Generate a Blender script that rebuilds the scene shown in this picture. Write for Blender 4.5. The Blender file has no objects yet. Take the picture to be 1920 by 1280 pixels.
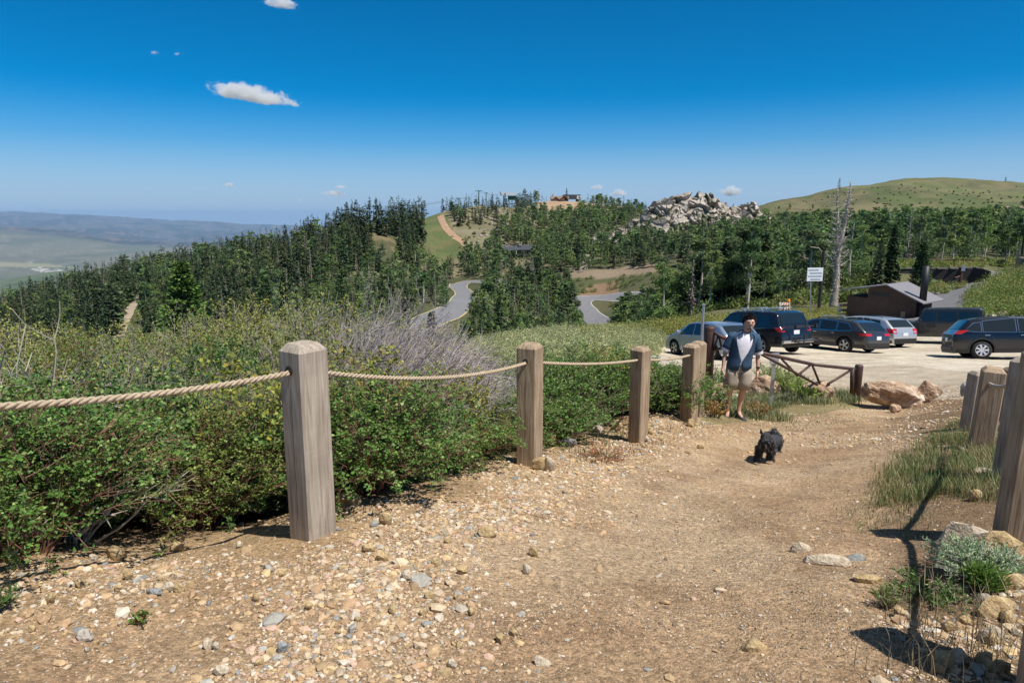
import bpy, math, random
import numpy as np
from mathutils import Vector, Matrix
# ------------------------------------------------------------------ camera, world, sun
SC = bpy.context.scene
PITCH = math.radians(10.6); EYE = 1.65; FPX = 1280.0
CP, SP = math.cos(PITCH), math.sin(PITCH)
cam_d = bpy.data.cameras.new('camera'); cam_d.lens = 24.0; cam_d.sensor_width = 36.0
cam_d.clip_start = 0.05; cam_d.clip_end = 150000
CAM = bpy.data.objects.new('camera', cam_d); SC.collection.objects.link(CAM)
CAM.location = (0, 0, EYE); CAM.rotation_euler = (math.pi/2 - PITCH, 0, 0)
SC.camera = CAM
SUN_EL, SUN_AZ = math.radians(62), math.radians(50)      # azimuth from -Y towards +X
SUN = Vector((math.cos(SUN_EL)*math.sin(SUN_AZ), -math.cos(SUN_EL)*math.cos(SUN_AZ), math.sin(SUN_EL)))
W = bpy.data.worlds.new("World"); SC.world = W; W.use_nodes = True
nt = W.node_tree; nt.nodes.clear()
sky = nt.nodes.new('ShaderNodeTexSky'); sky.sky_type = 'NISHITA'; sky.sun_disc = False
sky.sun_elevation = SUN_EL; sky.sun_rotation = math.pi - SUN_AZ
sky.altitude = 2900; sky.air_density = 1.0; sky.dust_density = 0.5; sky.ozone_density = 2.2
hsv = nt.nodes.new('ShaderNodeHueSaturation'); hsv.inputs['Saturation'].default_value = 1.5
hsv.inputs['Hue'].default_value = 0.49
bg = nt.nodes.new('ShaderNodeBackground'); bg.inputs['Strength'].default_value = 0.086
ow = nt.nodes.new('ShaderNodeOutputWorld')
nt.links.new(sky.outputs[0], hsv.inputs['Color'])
wtc = nt.nodes.new('ShaderNodeTexCoord'); wsp = nt.nodes.new('ShaderNodeSeparateXYZ'); wmr = nt.nodes.new('ShaderNodeMapRange'); wmx = nt.nodes.new('ShaderNodeMix')
wmr.interpolation_type = 'SMOOTHSTEP'; wmr.inputs[1].default_value = -.02; wmr.inputs[2].default_value = .165; wmr.inputs[3].default_value = 1; wmr.inputs[4].default_value = 0
wmx.data_type = 'RGBA'; wmx.inputs[7].default_value = (3.2, 4.7, 6.8, 1)     # pale blue air low over the horizon
nt.links.new(wtc.outputs['Generated'], wsp.inputs[0]); nt.links.new(wsp.outputs[2], wmr.inputs[0]); nt.links.new(wmr.outputs[0], wmx.inputs[0])
zmr = nt.nodes.new('ShaderNodeMapRange'); zmr.inputs[1].default_value = .34; zmr.inputs[2].default_value = .6; zmr.inputs[3].default_value = 1.85; zmr.inputs[4].default_value = .8  # unseen sky above the frame desaturated to keep its shadow fill neutral
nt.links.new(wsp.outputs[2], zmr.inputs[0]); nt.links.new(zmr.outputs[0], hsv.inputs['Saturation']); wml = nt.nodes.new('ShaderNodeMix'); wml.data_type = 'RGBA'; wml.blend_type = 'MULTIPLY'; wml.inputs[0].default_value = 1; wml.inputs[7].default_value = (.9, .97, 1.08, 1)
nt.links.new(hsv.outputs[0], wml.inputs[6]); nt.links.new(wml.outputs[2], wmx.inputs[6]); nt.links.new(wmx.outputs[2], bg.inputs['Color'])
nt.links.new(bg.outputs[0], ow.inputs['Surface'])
sl = bpy.data.lights.new('sun', 'SUN'); sl.energy = 5.0; sl.angle = math.radians(0.53); sl.color = (1.0, 0.955, 0.89)
so = bpy.data.objects.new('sun', sl); SC.collection.objects.link(so)
so.rotation_euler = SUN.to_track_quat('Z', 'Y').to_euler()
SC.view_settings.view_transform = 'Standard'; SC.view_settings.look = 'None'
SC.view_settings.exposure = 0.26; SC.view_settings.gamma = 1.0
SC.cycles.max_bounces = 6; SC.cycles.diffuse_bounces = 3; SC.cycles.glossy_bounces = 3
SC.cycles.transmission_bounces = 4; SC.cycles.transparent_max_bounces = 8; SC.cycles.volume_bounces = 2
SC.cycles.use_denoising = True
SC.cycles.use_adaptive_sampling = True
SC.cycles.caustics_reflective = False; SC.cycles.caustics_refractive = False

# ------------------------------------------------------------------ helpers
COL = SC.collection
R = np.random.default_rng(7)
def at(px, py, D):
    """photo pixel and depth along the view axis -> point"""
    x = (px-960)/FPX*D; v = (py-640)/FPX*D
    return np.array([x, D*CP - v*SP, EYE - D*SP - v*CP])
def atY(px, py, Y):
    v = (py-640)/FPX
    return at(px, py, Y/(CP - v*SP))
def proj(P):
    P = np.atleast_2d(P); Y = P[:, 1]; Z = P[:, 2]-EYE
    D = Y*CP - Z*SP; up = Z*CP + Y*SP
    D = np.where(D < 1e-3, 1e-3, D)
    return 960 + P[:, 0]/D*FPX, 640 - up/D*FPX, D

def _h(ix, iy, s):
    n = (ix.astype(np.int64)*374761393 + iy.astype(np.int64)*668265263 + s*974634777) & 0xffffffff
    n = ((n ^ (n >> 13))*1274126177) & 0xffffffff
    return ((n ^ (n >> 16)) & 0xffff)/65535.0
def vnoise(x, y, s=0):
    x = np.asarray(x, float); y = np.asarray(y, float)
    ix, iy = np.floor(x), np.floor(y); fx, fy = x-ix, y-iy
    fx = fx*fx*(3-2*fx); fy = fy*fy*(3-2*fy)
    a, b = _h(ix, iy, s), _h(ix+1, iy, s); c, d = _h(ix, iy+1, s), _h(ix+1, iy+1, s)
    return (a*(1-fx)+b*fx)*(1-fy) + (c*(1-fx)+d*fx)*fy
def fbm(x, y, o=4, s=0):
    r = 0; a = 0.5; t = 0
    for i in range(o):
        r = r + a*vnoise(np.asarray(x)*2**i+17*i, np.asarray(y)*2**i-9*i, s+i); t += a; a *= .5
    return r/t
def sstep(a, b, x):
    t = np.clip((np.asarray(x, float)-a)/(b-a), 0, 1); return t*t*(3-2*t)
def inpoly(px, py, poly):
    px = np.asarray(px); py = np.asarray(py); r = np.zeros(px.shape, bool); n = len(poly)
    for i in range(n):
        x0, y0 = poly[i]; x1, y1 = poly[(i+1) % n]
        if y0 == y1: continue
        c = ((y0 > py) != (y1 > py)) & (px < (x1-x0)*(py-y0)/(y1-y0)+x0); r ^= c
    return r

def mesh_np(name, V, F, colors=None, smooth=False, mats=None, fm=None):
    """V (n,3); F = (m,k) array or list of such arrays"""
    if not isinstance(F, list): F = [F]
    F = [np.asarray(f, np.int64) for f in F if len(f)]
    V = np.asarray(V, np.float32)
    me = bpy.data.meshes.new(name)
    me.vertices.add(len(V)); me.vertices.foreach_set('co', V.ravel())
    tot = sum(len(f) for f in F); loops = np.concatenate([f.ravel() for f in F]) if F else np.zeros(0, int)
    sizes = np.concatenate([np.full(len(f), f.shape[1]) for f in F]) if F else np.zeros(0, int)
    me.loops.add(len(loops)); me.loops.foreach_set('vertex_index', loops.astype(np.int32))
    me.polygons.add(tot)
    st = np.concatenate([[0], np.cumsum(sizes)[:-1]]) if tot else np.zeros(0)
    me.polygons.foreach_set('loop_start', st.astype(np.int32))
    try: me.polygons.foreach_set('loop_total', sizes.astype(np.int32))
    except Exception: pass
    me.polygons.foreach_set('use_smooth', np.full(tot, smooth))
    if fm is not None: me.polygons.foreach_set('material_index', np.asarray(fm, np.int32))
    if colors is not None:
        c = np.ones((len(V), 4), np.float32); c[:, :3] = colors
        at_ = me.color_attributes.new('Col', 'FLOAT_COLOR', 'POINT'); at_.data.foreach_set('color', c.ravel())
    me.update(calc_edges=True); me.validate(clean_customdata=False)
    for m in (mats or []): me.materials.append(m)
    return me
def obj(name, me, m=None, parent=None, loc=None, rot=None):
    if m is not None: me.materials.append(m)
    o = bpy.data.objects.new(name, me); COL.objects.link(o)
    if parent is not None: o.parent = parent
    if loc is not None: o.location = loc
    if rot is not None: o.rotation_euler = rot
    return o
def tag(o, label=None, cat=None, group=None, kind=None):
    if label: o['label'] = label
    if cat: o['category'] = cat
    if group: o['group'] = group
    if kind: o['kind'] = kind
    return o
def thing(name, label, cat, loc=(0, 0, 0), rz=0, group=None):
    o = bpy.data.objects.new(name, None); COL.objects.link(o)
    o.location = loc; o.rotation_euler = (0, 0, rz); o.empty_display_size = .2
    return tag(o, label, cat, group)
def dup(src, loc=None, rz=None, scale=None, label=None, group=None):
    r = src.copy(); COL.objects.link(r)
    if loc is not None: r.location = loc
    if rz is not None: r.rotation_euler = (0, 0, rz)
    if scale is not None: r.scale = scale
    if label: r['label'] = label
    if group: r['group'] = group
    for ch in list(src.children):
        c = ch.copy(); COL.objects.link(c); c.parent = r
        for g in list(ch.children):
            d = g.copy(); COL.objects.link(d); d.parent = c
    return r

class MB:
    """collects shapes into one mesh"""
    def __init__(s): s.v = []; s.f = []; s.n = 0; s.c = []; s.hasc = False
    def add(s, V, F, col=None):
        V = [tuple(p) for p in V]
        s.v += V; s.f += [tuple(int(i)+s.n for i in f) for f in F]; s.n += len(V)
        s.c += [col or (1, 1, 1)]*len(V); s.hasc |= col is not None
        return s
    def box(s, c, d, M=None, taper=1.0, col=None):
        x, y, z = [k/2 for k in d]
        P = [(-x, -y, -z), (x, -y, -z), (x, y, -z), (-x, y, -z)] + [(-x*taper, -y*taper, z), (x*taper, -y*taper, z), (x*taper, y*taper, z), (-x*taper, y*taper, z)]
        P = [Vector(p) for p in P]
        if M is not None: P = [M @ p for p in P]
        P = [(p.x+c[0], p.y+c[1], p.z+c[2]) for p in P]
        return s.add(P, [(0, 3, 2, 1), (4, 5, 6, 7), (0, 1, 5, 4), (1, 2, 6, 5), (2, 3, 7, 6), (3, 0, 4, 7)], col)
    def tube(s, pts, rad, n=8, cap=True, col=None):
        pts = [Vector(p) for p in pts]; m = len(pts)
        if not hasattr(rad, '__len__'): rad = [rad]*m
        V = []; F = []; up = Vector((0, 0, 1)); prev = None
        for i, p in enumerate(pts):
            t = (pts[min(i+1, m-1)] - pts[max(i-1, 0)]).normalized()
            if prev is None:
                a = t.cross(up if abs(t.z) < .95 else Vector((1, 0, 0))).normalized()
            else:
                a = (prev - t*prev.dot(t)).normalized()
            prev = a; b = t.cross(a)
            for k in range(n):
                an = 2*math.pi*k/n; q = p + (a*math.cos(an)+b*math.sin(an))*rad[i]; V.append(q)
        for i in range(m-1):
            for k in range(n):
                k2 = (k+1) % n; F.append((i*n+k, i*n+k2, (i+1)*n+k2, (i+1)*n+k))
        if cap: F.append(tuple(range(n-1, -1, -1))); F.append(tuple((m-1)*n+k for k in range(n)))
        return s.add(V, F, col)
    def lathe(s, prof, c=(0, 0, 0), n=16, axis='z', col=None):
        V = []; F = []
        for r, z in prof:
            for k in range(n):
                a = 2*math.pi*k/n; p = (r*math.cos(a), r*math.sin(a), z)
                if axis == 'y': p = (p[0], p[2], p[1])
                if axis == 'x': p = (p[2], p[0], p[1])
                V.append((p[0]+c[0], p[1]+c[1], p[2]+c[2]))
        for i in range(len(prof)-1):
            for k in range(n):
                k2 = (k+1) % n; F.append((i*n+k, i*n+k2, (i+1)*n+k2, (i+1)*n+k))
        return s.add(V, F, col)
    def prism(s, poly, h, M=None, col=None):
        """poly in local xy, thickness h in z, then M"""
        n = len(poly); V = [Vector((p[0], p[1], 0)) for p in poly] + [Vector((p[0], p[1], h)) for p in poly]
        if M is not None: V = [M @ v for v in V]
        F = [tuple(range(n-1, -1, -1)), tuple(range(n, 2*n))] + [(i, (i+1) % n, n+(i+1) % n, n+i) for i in range(n)]
        return s.add(V, F, col)
    def mesh(s, name='m', smooth=False, bevel=0):
        me = bpy.data.meshes.new(name); me.from_pydata(s.v, [], s.f); me.update()
        if s.hasc:
            a = me.color_attributes.new('Col', 'FLOAT_COLOR', 'POINT')
            a.data.foreach_set('color', np.array([(*c, 1) for c in s.c], np.float32).ravel())
        if smooth: me.polygons.foreach_set('use_smooth', [True]*len(me.polygons))
        return me
    def build(s, name, m=None, parent=None, smooth=False, bevel=0, loc=None, rot=None):
        o = obj(name, s.mesh(name, smooth), m, parent, loc, rot)
        if bevel:
            b = o.modifiers.new('bevel', 'BEVEL'); b.width = bevel; b.segments = 2; b.limit_method = 'ANGLE'
        return o

def mat(name, col=(.5, .5, .5), rough=.7, metal=0, spec=.5, vary=0, vscale=5, bump=0, bscale=30, attr=False, trans=0, coat=0, emis=None, sheen=0, det=6, bdist=.01, tint=None):
    m = bpy.data.materials.new(name); m.use_nodes = True; n = m.node_tree.nodes; L = m.node_tree.links
    b = n['Principled BSDF']; b.inputs['Roughness'].default_value = rough; b.inputs['Metallic'].default_value = metal
    b.inputs['Specular IOR Level'].default_value = spec; b.inputs['Base Color'].default_value = (*col, 1)
    if coat: b.inputs['Coat Weight'].default_value = coat; b.inputs['Coat Roughness'].default_value = .03
    src = None
    if attr:
        a = n.new('ShaderNodeAttribute'); a.attribute_name = 'Col'; src = a.outputs['Color']
        if tint:
            mx = n.new('ShaderNodeMix'); mx.data_type = 'RGBA'; mx.blend_type = 'MULTIPLY'; mx.inputs[0].default_value = 1
            mx.inputs[7].default_value = (*tint, 1); L.new(src, mx.inputs[6]); src = mx.outputs[2]
    tc = n.new('ShaderNodeTexCoord')
    if vary:
        t = n.new('ShaderNodeTexNoise'); t.inputs['Scale'].default_value = vscale; t.inputs['Detail'].default_value = det
        L.new(tc.outputs['Object'], t.inputs['Vector'])
        mr = n.new('ShaderNodeMapRange'); mr.inputs[1].default_value = .25; mr.inputs[2].default_value = .75
        mr.inputs[3].default_value = 1-vary; mr.inputs[4].default_value = 1+vary; L.new(t.outputs[0], mr.inputs[0])
        mx = n.new('ShaderNodeMix'); mx.data_type = 'RGBA'; mx.blend_type = 'MULTIPLY'; mx.inputs[0].default_value = 1
        mx.inputs[6].default_value = (*col, 1)
        if src: L.new(src, mx.inputs[6])
        L.new(mr.outputs[0], mx.inputs[7]); src = mx.outputs[2]
    if src: L.new(src, b.inputs['Base Color'])
    if bump:
        t = n.new('ShaderNodeTexNoise'); t.inputs['Scale'].default_value = bscale; t.inputs['Detail'].default_value = det
        L.new(tc.outputs['Object'], t.inputs['Vector'])
        bp = n.new('ShaderNodeBump'); bp.inputs['Strength'].default_value = bump; bp.inputs['Distance'].default_value = bdist
        L.new(t.outputs[0], bp.inputs['Height']); L.new(bp.outputs[0], b.inputs['Normal'])
    if trans:
        tr = n.new('ShaderNodeBsdfTranslucent'); mxs = n.new('ShaderNodeMixShader'); mxs.inputs[0].default_value = trans
        if src: L.new(src, tr.inputs['Color'])
        else: tr.inputs['Color'].default_value = (*col, 1)
        L.new(b.outputs[0], mxs.inputs[1]); L.new(tr.outputs[0], mxs.inputs[2]); L.new(mxs.outputs[0], n['Material Output'].inputs['Surface'])
    if emis:
        b.inputs['Emission Color'].default_value = (*emis[0], 1); b.inputs['Emission Strength'].default_value = emis[1]
    return m

# ------------------------------------------------------------------ terrain
ctrl = []
def C(px, py, Y): p = atY(px, py, Y); ctrl.append((p[0], p[1], p[2]-EYE))
def Z(px, z, Y): ctrl.append(((px-960)/FPX*Y/1.0, Y, z))
for x, y, z in [(-3, 0, -1.6), (0, 0, -1.62), (3, 0, -1.5), (-6, 2, -1.95), (6, 2, -1.45), (-1.5, -2, -1.5), (2, -2, -1.4), (9, 4, -1.9)]: ctrl.append((x, y, z))
for a in [(585, 1000, 3.49), (990, 872, 5.89), (1200, 828, 7.64), (1290, 792, 9.23), (1385, 785, 10.97), (1435, 868, 7.32), (1862, 1005, 3.5),
          (1865, 895, 5.0), (1845, 838, 6.87), (1808, 790, 8.6), (0, 1070, 2.85), (0, 1280, 1.95), (960, 1280, 2.03), (1600, 1280, 2.02), (1920, 1280, 2.1),
          (1300, 1000, 3.9), (1650, 800, 9.9), (1690, 768, 13.4), (1400, 758, 13.2), (1545, 752, 14), (1900, 700, 18.5), (1500, 700, 19.3), (1700, 700, 19), (1850, 672, 27),
          (1450, 667, 27), (1600, 660, 30.5), (1260, 671, 26.5), (1690, 650, 34), (1780, 640, 36), (1900, 648, 34), (1650, 598, 54), (1560, 605, 50), (1180, 655, 27),
          (1000, 668, 22), (1150, 618, 52), (1000, 626, 47), (900, 642, 38), (1230, 640, 34), (1300, 607, 52), (1100, 700, 14.5), (1250, 722, 14.5),
          (1130, 615, 200), (1100, 560, 255), (1450, 594, 60), (1560, 574, 75), (1300, 592, 75), (1300, 500, 260), (1300, 450, 320),
          (1450, 540, 150), (1450, 480, 250), (1450, 425, 400), (1440, 383, 600), (225, 620, 190), (265, 548, 300), (0, 592, 400), (-250, 612, 380), (120, 552, 420),
          (240, 520, 450), (400, 490, 450), (560, 463, 420), (640, 438, 400), (740, 425, 370), (500, 540, 250), (600, 525, 260), (700, 505, 280), (790, 610, 150),
          (860, 570, 210), (905, 526, 310), (800, 482, 370), (820, 403, 470), (900, 440, 410), (900, 394, 510), (1000, 380, 600), (1000, 430, 460), (1000, 480, 360),
          (1060, 381, 640), (1120, 383, 620), (1190, 396, 560), (1150, 500, 300), (1150, 440, 400), (1080, 530, 275), (1180, 528, 262),
          (1600, 500, 150), (1600, 450, 230), (1600, 400, 360), (1500, 371, 620), (1600, 350, 640), (1700, 339, 650), (1800, 342, 650), (1920, 349, 640), (2200, 360, 640),
          (1770, 450, 230), (1920, 440, 240), (1770, 400, 360), (1920, 395, 360), (2200, 400, 360), (1920, 495, 112),
          (1750, 534, 92), (1840, 533, 88), (1660, 540, 90), (1710, 560, 75), (1780, 565, 62), (1830, 603, 44), (1900, 610, 42), (1905, 508, 66), (1860, 530, 64), (2100, 490, 66), (2100, 610, 38),
          (0, 562, 3500), (130, 512, 4600), (-250, 500, 4600), (0, 504, 9500), (140, 502, 9800), (300, 482, 11000), (450, 470, 11500), (0, 470, 12500), (0, 428, 17000), (-300, 420, 17000), (150, 440, 17000), (300, 460, 16000), (450, 462, 17000),
          (300, 444, 25000), (450, 450, 25000), (600, 452, 25000), (-300, 395, 38000), (0, 398, 38000), (100, 402, 38000), (200, 407, 38000), (300, 413, 38000), (400, 418, 38000), (500, 423, 38000), (620, 426, 38000), (960, 430, 38000), (1920, 430, 38000)]: C(*a)
for a in [(1750, -10.2, 106), (1840, -9.6, 110), (1650, -10.0, 104), (1750, -10.3, 97), (400, -2.15, 4.6), (0, -2.4, 5.5), (250, -4.1, 12), (0, -3.7, 9.5), (500, -4.1, 13), (700, -3.2, 9.5), (850, -3.9, 13), (850, -5.6, 20), (0, -10, 28), (-300, -11, 28), (300, -9, 28), (600, -8.5, 28), (800, -7.2, 28),
          (0, -17, 55), (350, -14, 55), (600, -14, 55), (800, -15, 60), (-300, -20, 55), (0, -28, 100), (350, -25, 100), (600, -24, 100), (850, -25, 110), (0, -42, 160), (350, -34, 160), (-300, -50, 180), (600, -28, 160),
          (1000, -19, 80), (1150, -18, 80), (1000, -31, 130), (1150, -29, 140), (1300, -22, 125),
          (0, -150, 700), (300, -130, 720), (600, -110, 680), (780, -70, 650), (-300, -170, 700), (1000, -60, 900), (1200, -50, 850), (1500, -30, 950), (1920, -30, 950),
          (0, -330, 1500), (400, -330, 1500), (800, -300, 1600), (1300, -250, 1800), (1900, -250, 1800), (400, -560, 3300), (-300, -480, 2800), (400, -640, 5000), (900, -640, 5000), (1500, -640, 5000), (0, -640, 6300), (-300, -640, 6500),
          (900, -760, 11000), (1900, -760, 11000), (0, -640, 24000), (900, -700, 22000), (1900, -700, 22000), (0, -2200, 60000), (600, -2200, 60000), (1900, -2200, 60000), (-300, -2200, 60000)]: Z(*a)
ctrl = np.array(ctrl)
KA = 3.0
def _ab(x, y): return np.stack([x/(y+4)*KA, np.log(y+4)], -1)
def _phi(d2): return np.sqrt(d2 + .04)
_A = _ab(ctrl[:, 0], ctrl[:, 1]); _q = ctrl[:, 2]/(ctrl[:, 1]+4)
_n = len(_A); _K = _phi(((_A[:, None]-_A[None])**2).sum(-1)) 
_P = np.c_[np.ones(_n), _A]
_S = np.linalg.solve(np.block([[_K - 2e-3*np.eye(_n), _P], [_P.T, np.zeros((3, 3))]]), np.r_[_q, 0, 0, 0])
def terr0(x, y):
    x = np.asarray(x, float); y = np.asarray(y, float); sh = x.shape
    X = _ab(x.ravel(), np.maximum(y.ravel(), -3)); out = np.empty(len(X))
    for i in range(0, len(X), 40000):
        a = X[i:i+40000]; k = _phi(((a[:, None]-_A[None])**2).sum(-1))
        out[i:i+40000] = k @ _S[:_n] + _S[_n] + a @ _S[_n+1:]
    return (out*(np.maximum(y.ravel(), -3)+4) + EYE).reshape(sh)
def roadside(x, y):
    return 0
def terr(x, y):
    """height of the ground"""
    x = np.asarray(x, float); y = np.asarray(y, float)
    z = terr0(x, y); d = np.sqrt(x*x+y*y)
    near = 1-sstep(25, 60, d)
    u = x/np.maximum(y, 1); z = z + 2.1*sstep(.50, .55, u)*(1-sstep(.655, .72, u))*sstep(98.2, 99.6, y)*(1-sstep(125, 180, y))   # terrace held up by the retaining wall
    z = z + near*((fbm(x*1.1, y*1.1, 3, 3)-.5)*.10 + (fbm(x*5, y*5, 3, 5)-.5)*.03*(1-sstep(10, 25, d)))
    f = sstep(60, 300, d)
    z = z + f*(fbm(x/45, y/45, 5, 11)-.5)*np.minimum(d*.018, 9)*(1-sstep(1500, 3000, d)) 
    g = sstep(2500, 6000, d)
    r = 1-np.abs(2*fbm(x/2600, y/2600, 5, 21)-1)
    z = z + g*(r-.75)*np.minimum(d*.011, 330)*(1-.55*np.exp(-((d-10500)/2200)**2))
    return z
def gz(x, y): return float(terr(np.array([x]), np.array([y]))[0])
# ------------------------------------------------------------------ ground sheet
def rows():
    a = [-3.0]; 
    while a[-1] < 42000:
        Y = a[-1]; d = .022*(1+.0*Y) if 1.2 < Y < 6 else (.022*(Y/6) if Y >= 6 else .12)
        if Y > 14: d = .0115*Y if Y < 800 else .022*Y
        a.append(Y+d)
    return np.array(a)
_Y = rows(); _U = np.linspace(-1.2, 1.2, 760)
GX = _U[None, :]*(_Y[:, None]+3.4); GY = np.repeat(_Y[:, None], len(_U), 1)
GZ = terr(GX, GY)
def hit(px, py, Ymin=1.0, Ymax=2000, n=1500):
    """first place beyond Ymin where the sight line meets the ground"""
    Ys = np.exp(np.linspace(math.log(Ymin), math.log(Ymax), n)); v = (py-640)/FPX
    D = Ys/(CP - v*SP); x = (px-960)/FPX*D; z = EYE - D*SP - v*D*CP
    d = z - terr(x, Ys); k = np.where(d <= 0)[0]
    if len(k) == 0: i = int(np.argmin(d)); return np.array([x[i], Ys[i], gz(x[i], Ys[i])])
    i = k[0]
    if i == 0: return np.array([x[0], Ys[0], z[0]])
    t = d[i-1]/(d[i-1]-d[i]); X = x[i-1]+(x[i]-x[i-1])*t; Yy = Ys[i-1]+(Ys[i]-Ys[i-1])*t
    return np.array([X, Yy, gz(X, Yy)])

FENCE_L = [(-3.4, 1.6), (-1.28, 3.62), (.15, 6.02), (1.45, 7.78), (2.48, 9.4), (2.75, 10.6)]
def left_of_fence(x, y):
    """signed distance to the left of the rope fence line (positive = in the shrubs)"""
    fx = np.interp(y, [-3, 1.6, 3.62, 6.02, 7.78, 9.4, 10.6, 14, 40], [-7, -3.2, -1.2, .15, 1.4, 2.45, 2.8, 3.4, 6])
    return fx - x
LOTPIX = [(1225, 672), (1232, 655), (1270, 640), (1340, 622), (1500, 606), (1560, 597), (1640, 590), (1750, 598), (1830, 612), (1890, 628), (1960, 632), (2400, 640), (2400, 790), (1980, 778), (1900, 752), (1770, 750), (1640, 744), (1600, 738), (1480, 742), (1420, 728), (1330, 712), (1290, 690), (1240, 680)]
def ground_color(x, y, z):
    px, py, D = proj(np.stack([x, y, z], -1).reshape(-1, 3)); px = px.reshape(x.shape); py = py.reshape(x.shape)
    d = np.hypot(x, y); Cc = np.zeros(x.shape+(3,)); 
    def mixc(c, w):
        Cc[...] = Cc*(1-w[..., None]) + np.array(c)*w[..., None]
    n1 = fbm(x*.9, y*.9, 4, 31); n2 = fbm(x*6, y*6, 3, 33); n3 = fbm(x/30, y/30, 5, 35); n4 = fbm(x*2.5, y*2.5, 4, 41)
    jx = (fbm(x*.8, y*.8, 3, 51)-.5)
    # base: path dirt
    Cc[...] = (.40, .268, .152)
    mixc((.47, .345, .215), sstep(.42, .66, n1)*.7); mixc((.27, .165, .09), sstep(.55, .75, n4)*.55)
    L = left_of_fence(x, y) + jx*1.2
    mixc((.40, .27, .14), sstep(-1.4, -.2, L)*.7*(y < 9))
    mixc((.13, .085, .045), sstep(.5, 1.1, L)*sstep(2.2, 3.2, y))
    # right bank soil
    rb = sstep(1640, 1730, px + jx*160)*(py > 745)*(y < 14)
    mixc((.17, .11, .06), rb*.75)
    # verge strip by the gate
    vg = inpoly(px+jx*60, py+jx*10, [(1320, 745), (1420, 728), (1600, 745), (1610, 765), (1430, 790), (1320, 800)])*(y < 30)
    mixc((.19, .17, .07), vg*.75)
    # lot gravel
    lot = inpoly(px, py+jx*4, LOTPIX)*(y < 62)*1.0
    mixc((.56, .485, .37), lot); mixc((.62, .55, .44), lot*sstep(.4, .65, n1)*.6); mixc((.33, .26, .175), lot*sstep(.52, .68, fbm(x*.35, y*1.1, 4, 57))*.55); mixc((.36, .28, .19), lot*(py > 690+jx*40)*.5)
    far = sstep(13, 20, y)*(1-lot)
    apron = inpoly(px, py, [(1300, 700), (1700, 735), (1950, 740), (1950, 800), (1600, 800), (1420, 770), (1320, 740)])*1.0
    far = far*(1-apron)
    mixc((.13, .125, .06), far); mixc((.22, .20, .12), far*sstep(.45, .7, n3)*.5)
    mid = sstep(60, 110, y)
    mixc((.075, .08, .036), mid); mixc((.13, .12, .06), mid*sstep(.5, .7, n3)*.7)
    rg = fbm(x/9, y/9, 4, 61)
    def pc(poly, Y0, Y1, col, n=1.0, spot=None, jit=6):
        jj = (fbm(x/25, y/25, 3, 71)-.5)*2*jit
        w = inpoly(px+jj, py+jj*.5, poly)*(y > Y0)*(y < Y1)*n
        if spot: w = w*sstep(spot[0], spot[1], rg)
        mixc(col, w)
    pc([(785, 395), (900, 380), (1120, 375), (1180, 390), (1160, 470), (1060, 520), (760, 520), (740, 480)], 300, 700, (.17, .155, .085))
    pc([(785, 400), (835, 398), (848, 425), (872, 455), (858, 482), (800, 500), (745, 510), (790, 450)], 300, 560, (.09, .115, .042))
    pc([(785, 400), (835, 398), (848, 425), (872, 455), (858, 482), (800, 500), (745, 510), (790, 450)], 300, 560, (.145, .125, .06), .7, (.45, .62))
    pc([(848, 398), (930, 390), (1000, 395), (960, 430), (880, 470), (850, 440)], 300, 620, (.25, .215, .15), .7, (.5, .62))
    pc([(1010, 376), (1180, 376), (1190, 400), (1080, 392), (1010, 392)], 500, 700, (.40, .27, .17), .8)
    pc([(640, 425), (760, 420), (760, 490), (650, 470)], 300, 560, (.22, .17, .09), .8, (.42, .6))
    pc([(1055, 512), (1140, 505), (1250, 490), (1252, 508), (1170, 521), (1060, 524)], 200, 420, (.20, .155, .105))
    pc([(1080, 556), (1100, 538), (1160, 528), (1165, 556)], 200, 420, (.19, .125, .075))
    pc([(1080, 470), (1120, 470), (1130, 500), (1090, 510)], 200, 420, (.40, .34, .27), .8, (.45, .55))
    # green sage hill at right
    hill = sstep(1400, 1480, px)*(y > 330)*(py < 400)
    mixc((.125, .125, .055), hill*(y < 1500)); mixc((.165, .135, .075), hill*(y < 1500)*sstep(.42, .66, n3)*.8); mixc((.085, .09, .045), hill*(y < 1500)*sstep(.5, .6, fbm(x/6, y/14, 4, 79))*.6)
    mixc((.075, .10, .035), hill*(y < 1500)*sstep(.52, .66, fbm(x/18, y/30, 4, 77))*.8)
    # far country
    fr = sstep(1200, 2600, y); m1 = fbm(x/900, y/1400, 5, 81); m2 = fbm(x/260, y/420, 4, 83)
    mixc((.095, .12, .065), fr); mixc((.05, .075, .04), fr*sstep(.45, .6, m2)*.7)
    vf = sstep(7500, 9000, y)*(1-sstep(14500, 15500, y))
    mixc((.135, .13, .09), vf); mixc((.085, .10, .065), vf*sstep(.5, .62, m1)*.7); mixc((.20, .18, .13), vf*sstep(.56, .7, m2)*.6)
    mt = sstep(14500, 16000, y)
    mixc((.075, .08, .075), mt); mixc((.022, .032, .03), mt*sstep(.46, .56, m1)*.8); mixc((.15, .11, .09), mt*sstep(.58, .68, m2)*.8)
    # pale town and quarry strip on the valley floor
    tw = inpoly(px, py, [(30, 499), (90, 503), (145, 507), (140, 516), (100, 512), (50, 505)])*(y > 7000)*(y < 12000)
    mixc((.42, .39, .34), tw*sstep(.42, .5, fbm(x/80, y/150, 3, 91)))
    mixc((.26, .24, .14), inpoly(px, py, [(-200, 490), (60, 492), (160, 503), (60, 500), (-200, 498)])*(y > 7000)*.8)
    return np.clip(Cc, 0, 1)
nr, nc = GX.shape
idx = np.arange(nr*nc).reshape(nr, nc)
F = np.stack([idx[:-1, :-1], idx[:-1, 1:], idx[1:, 1:], idx[1:, :-1]], -1).reshape(-1, 4)
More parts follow.
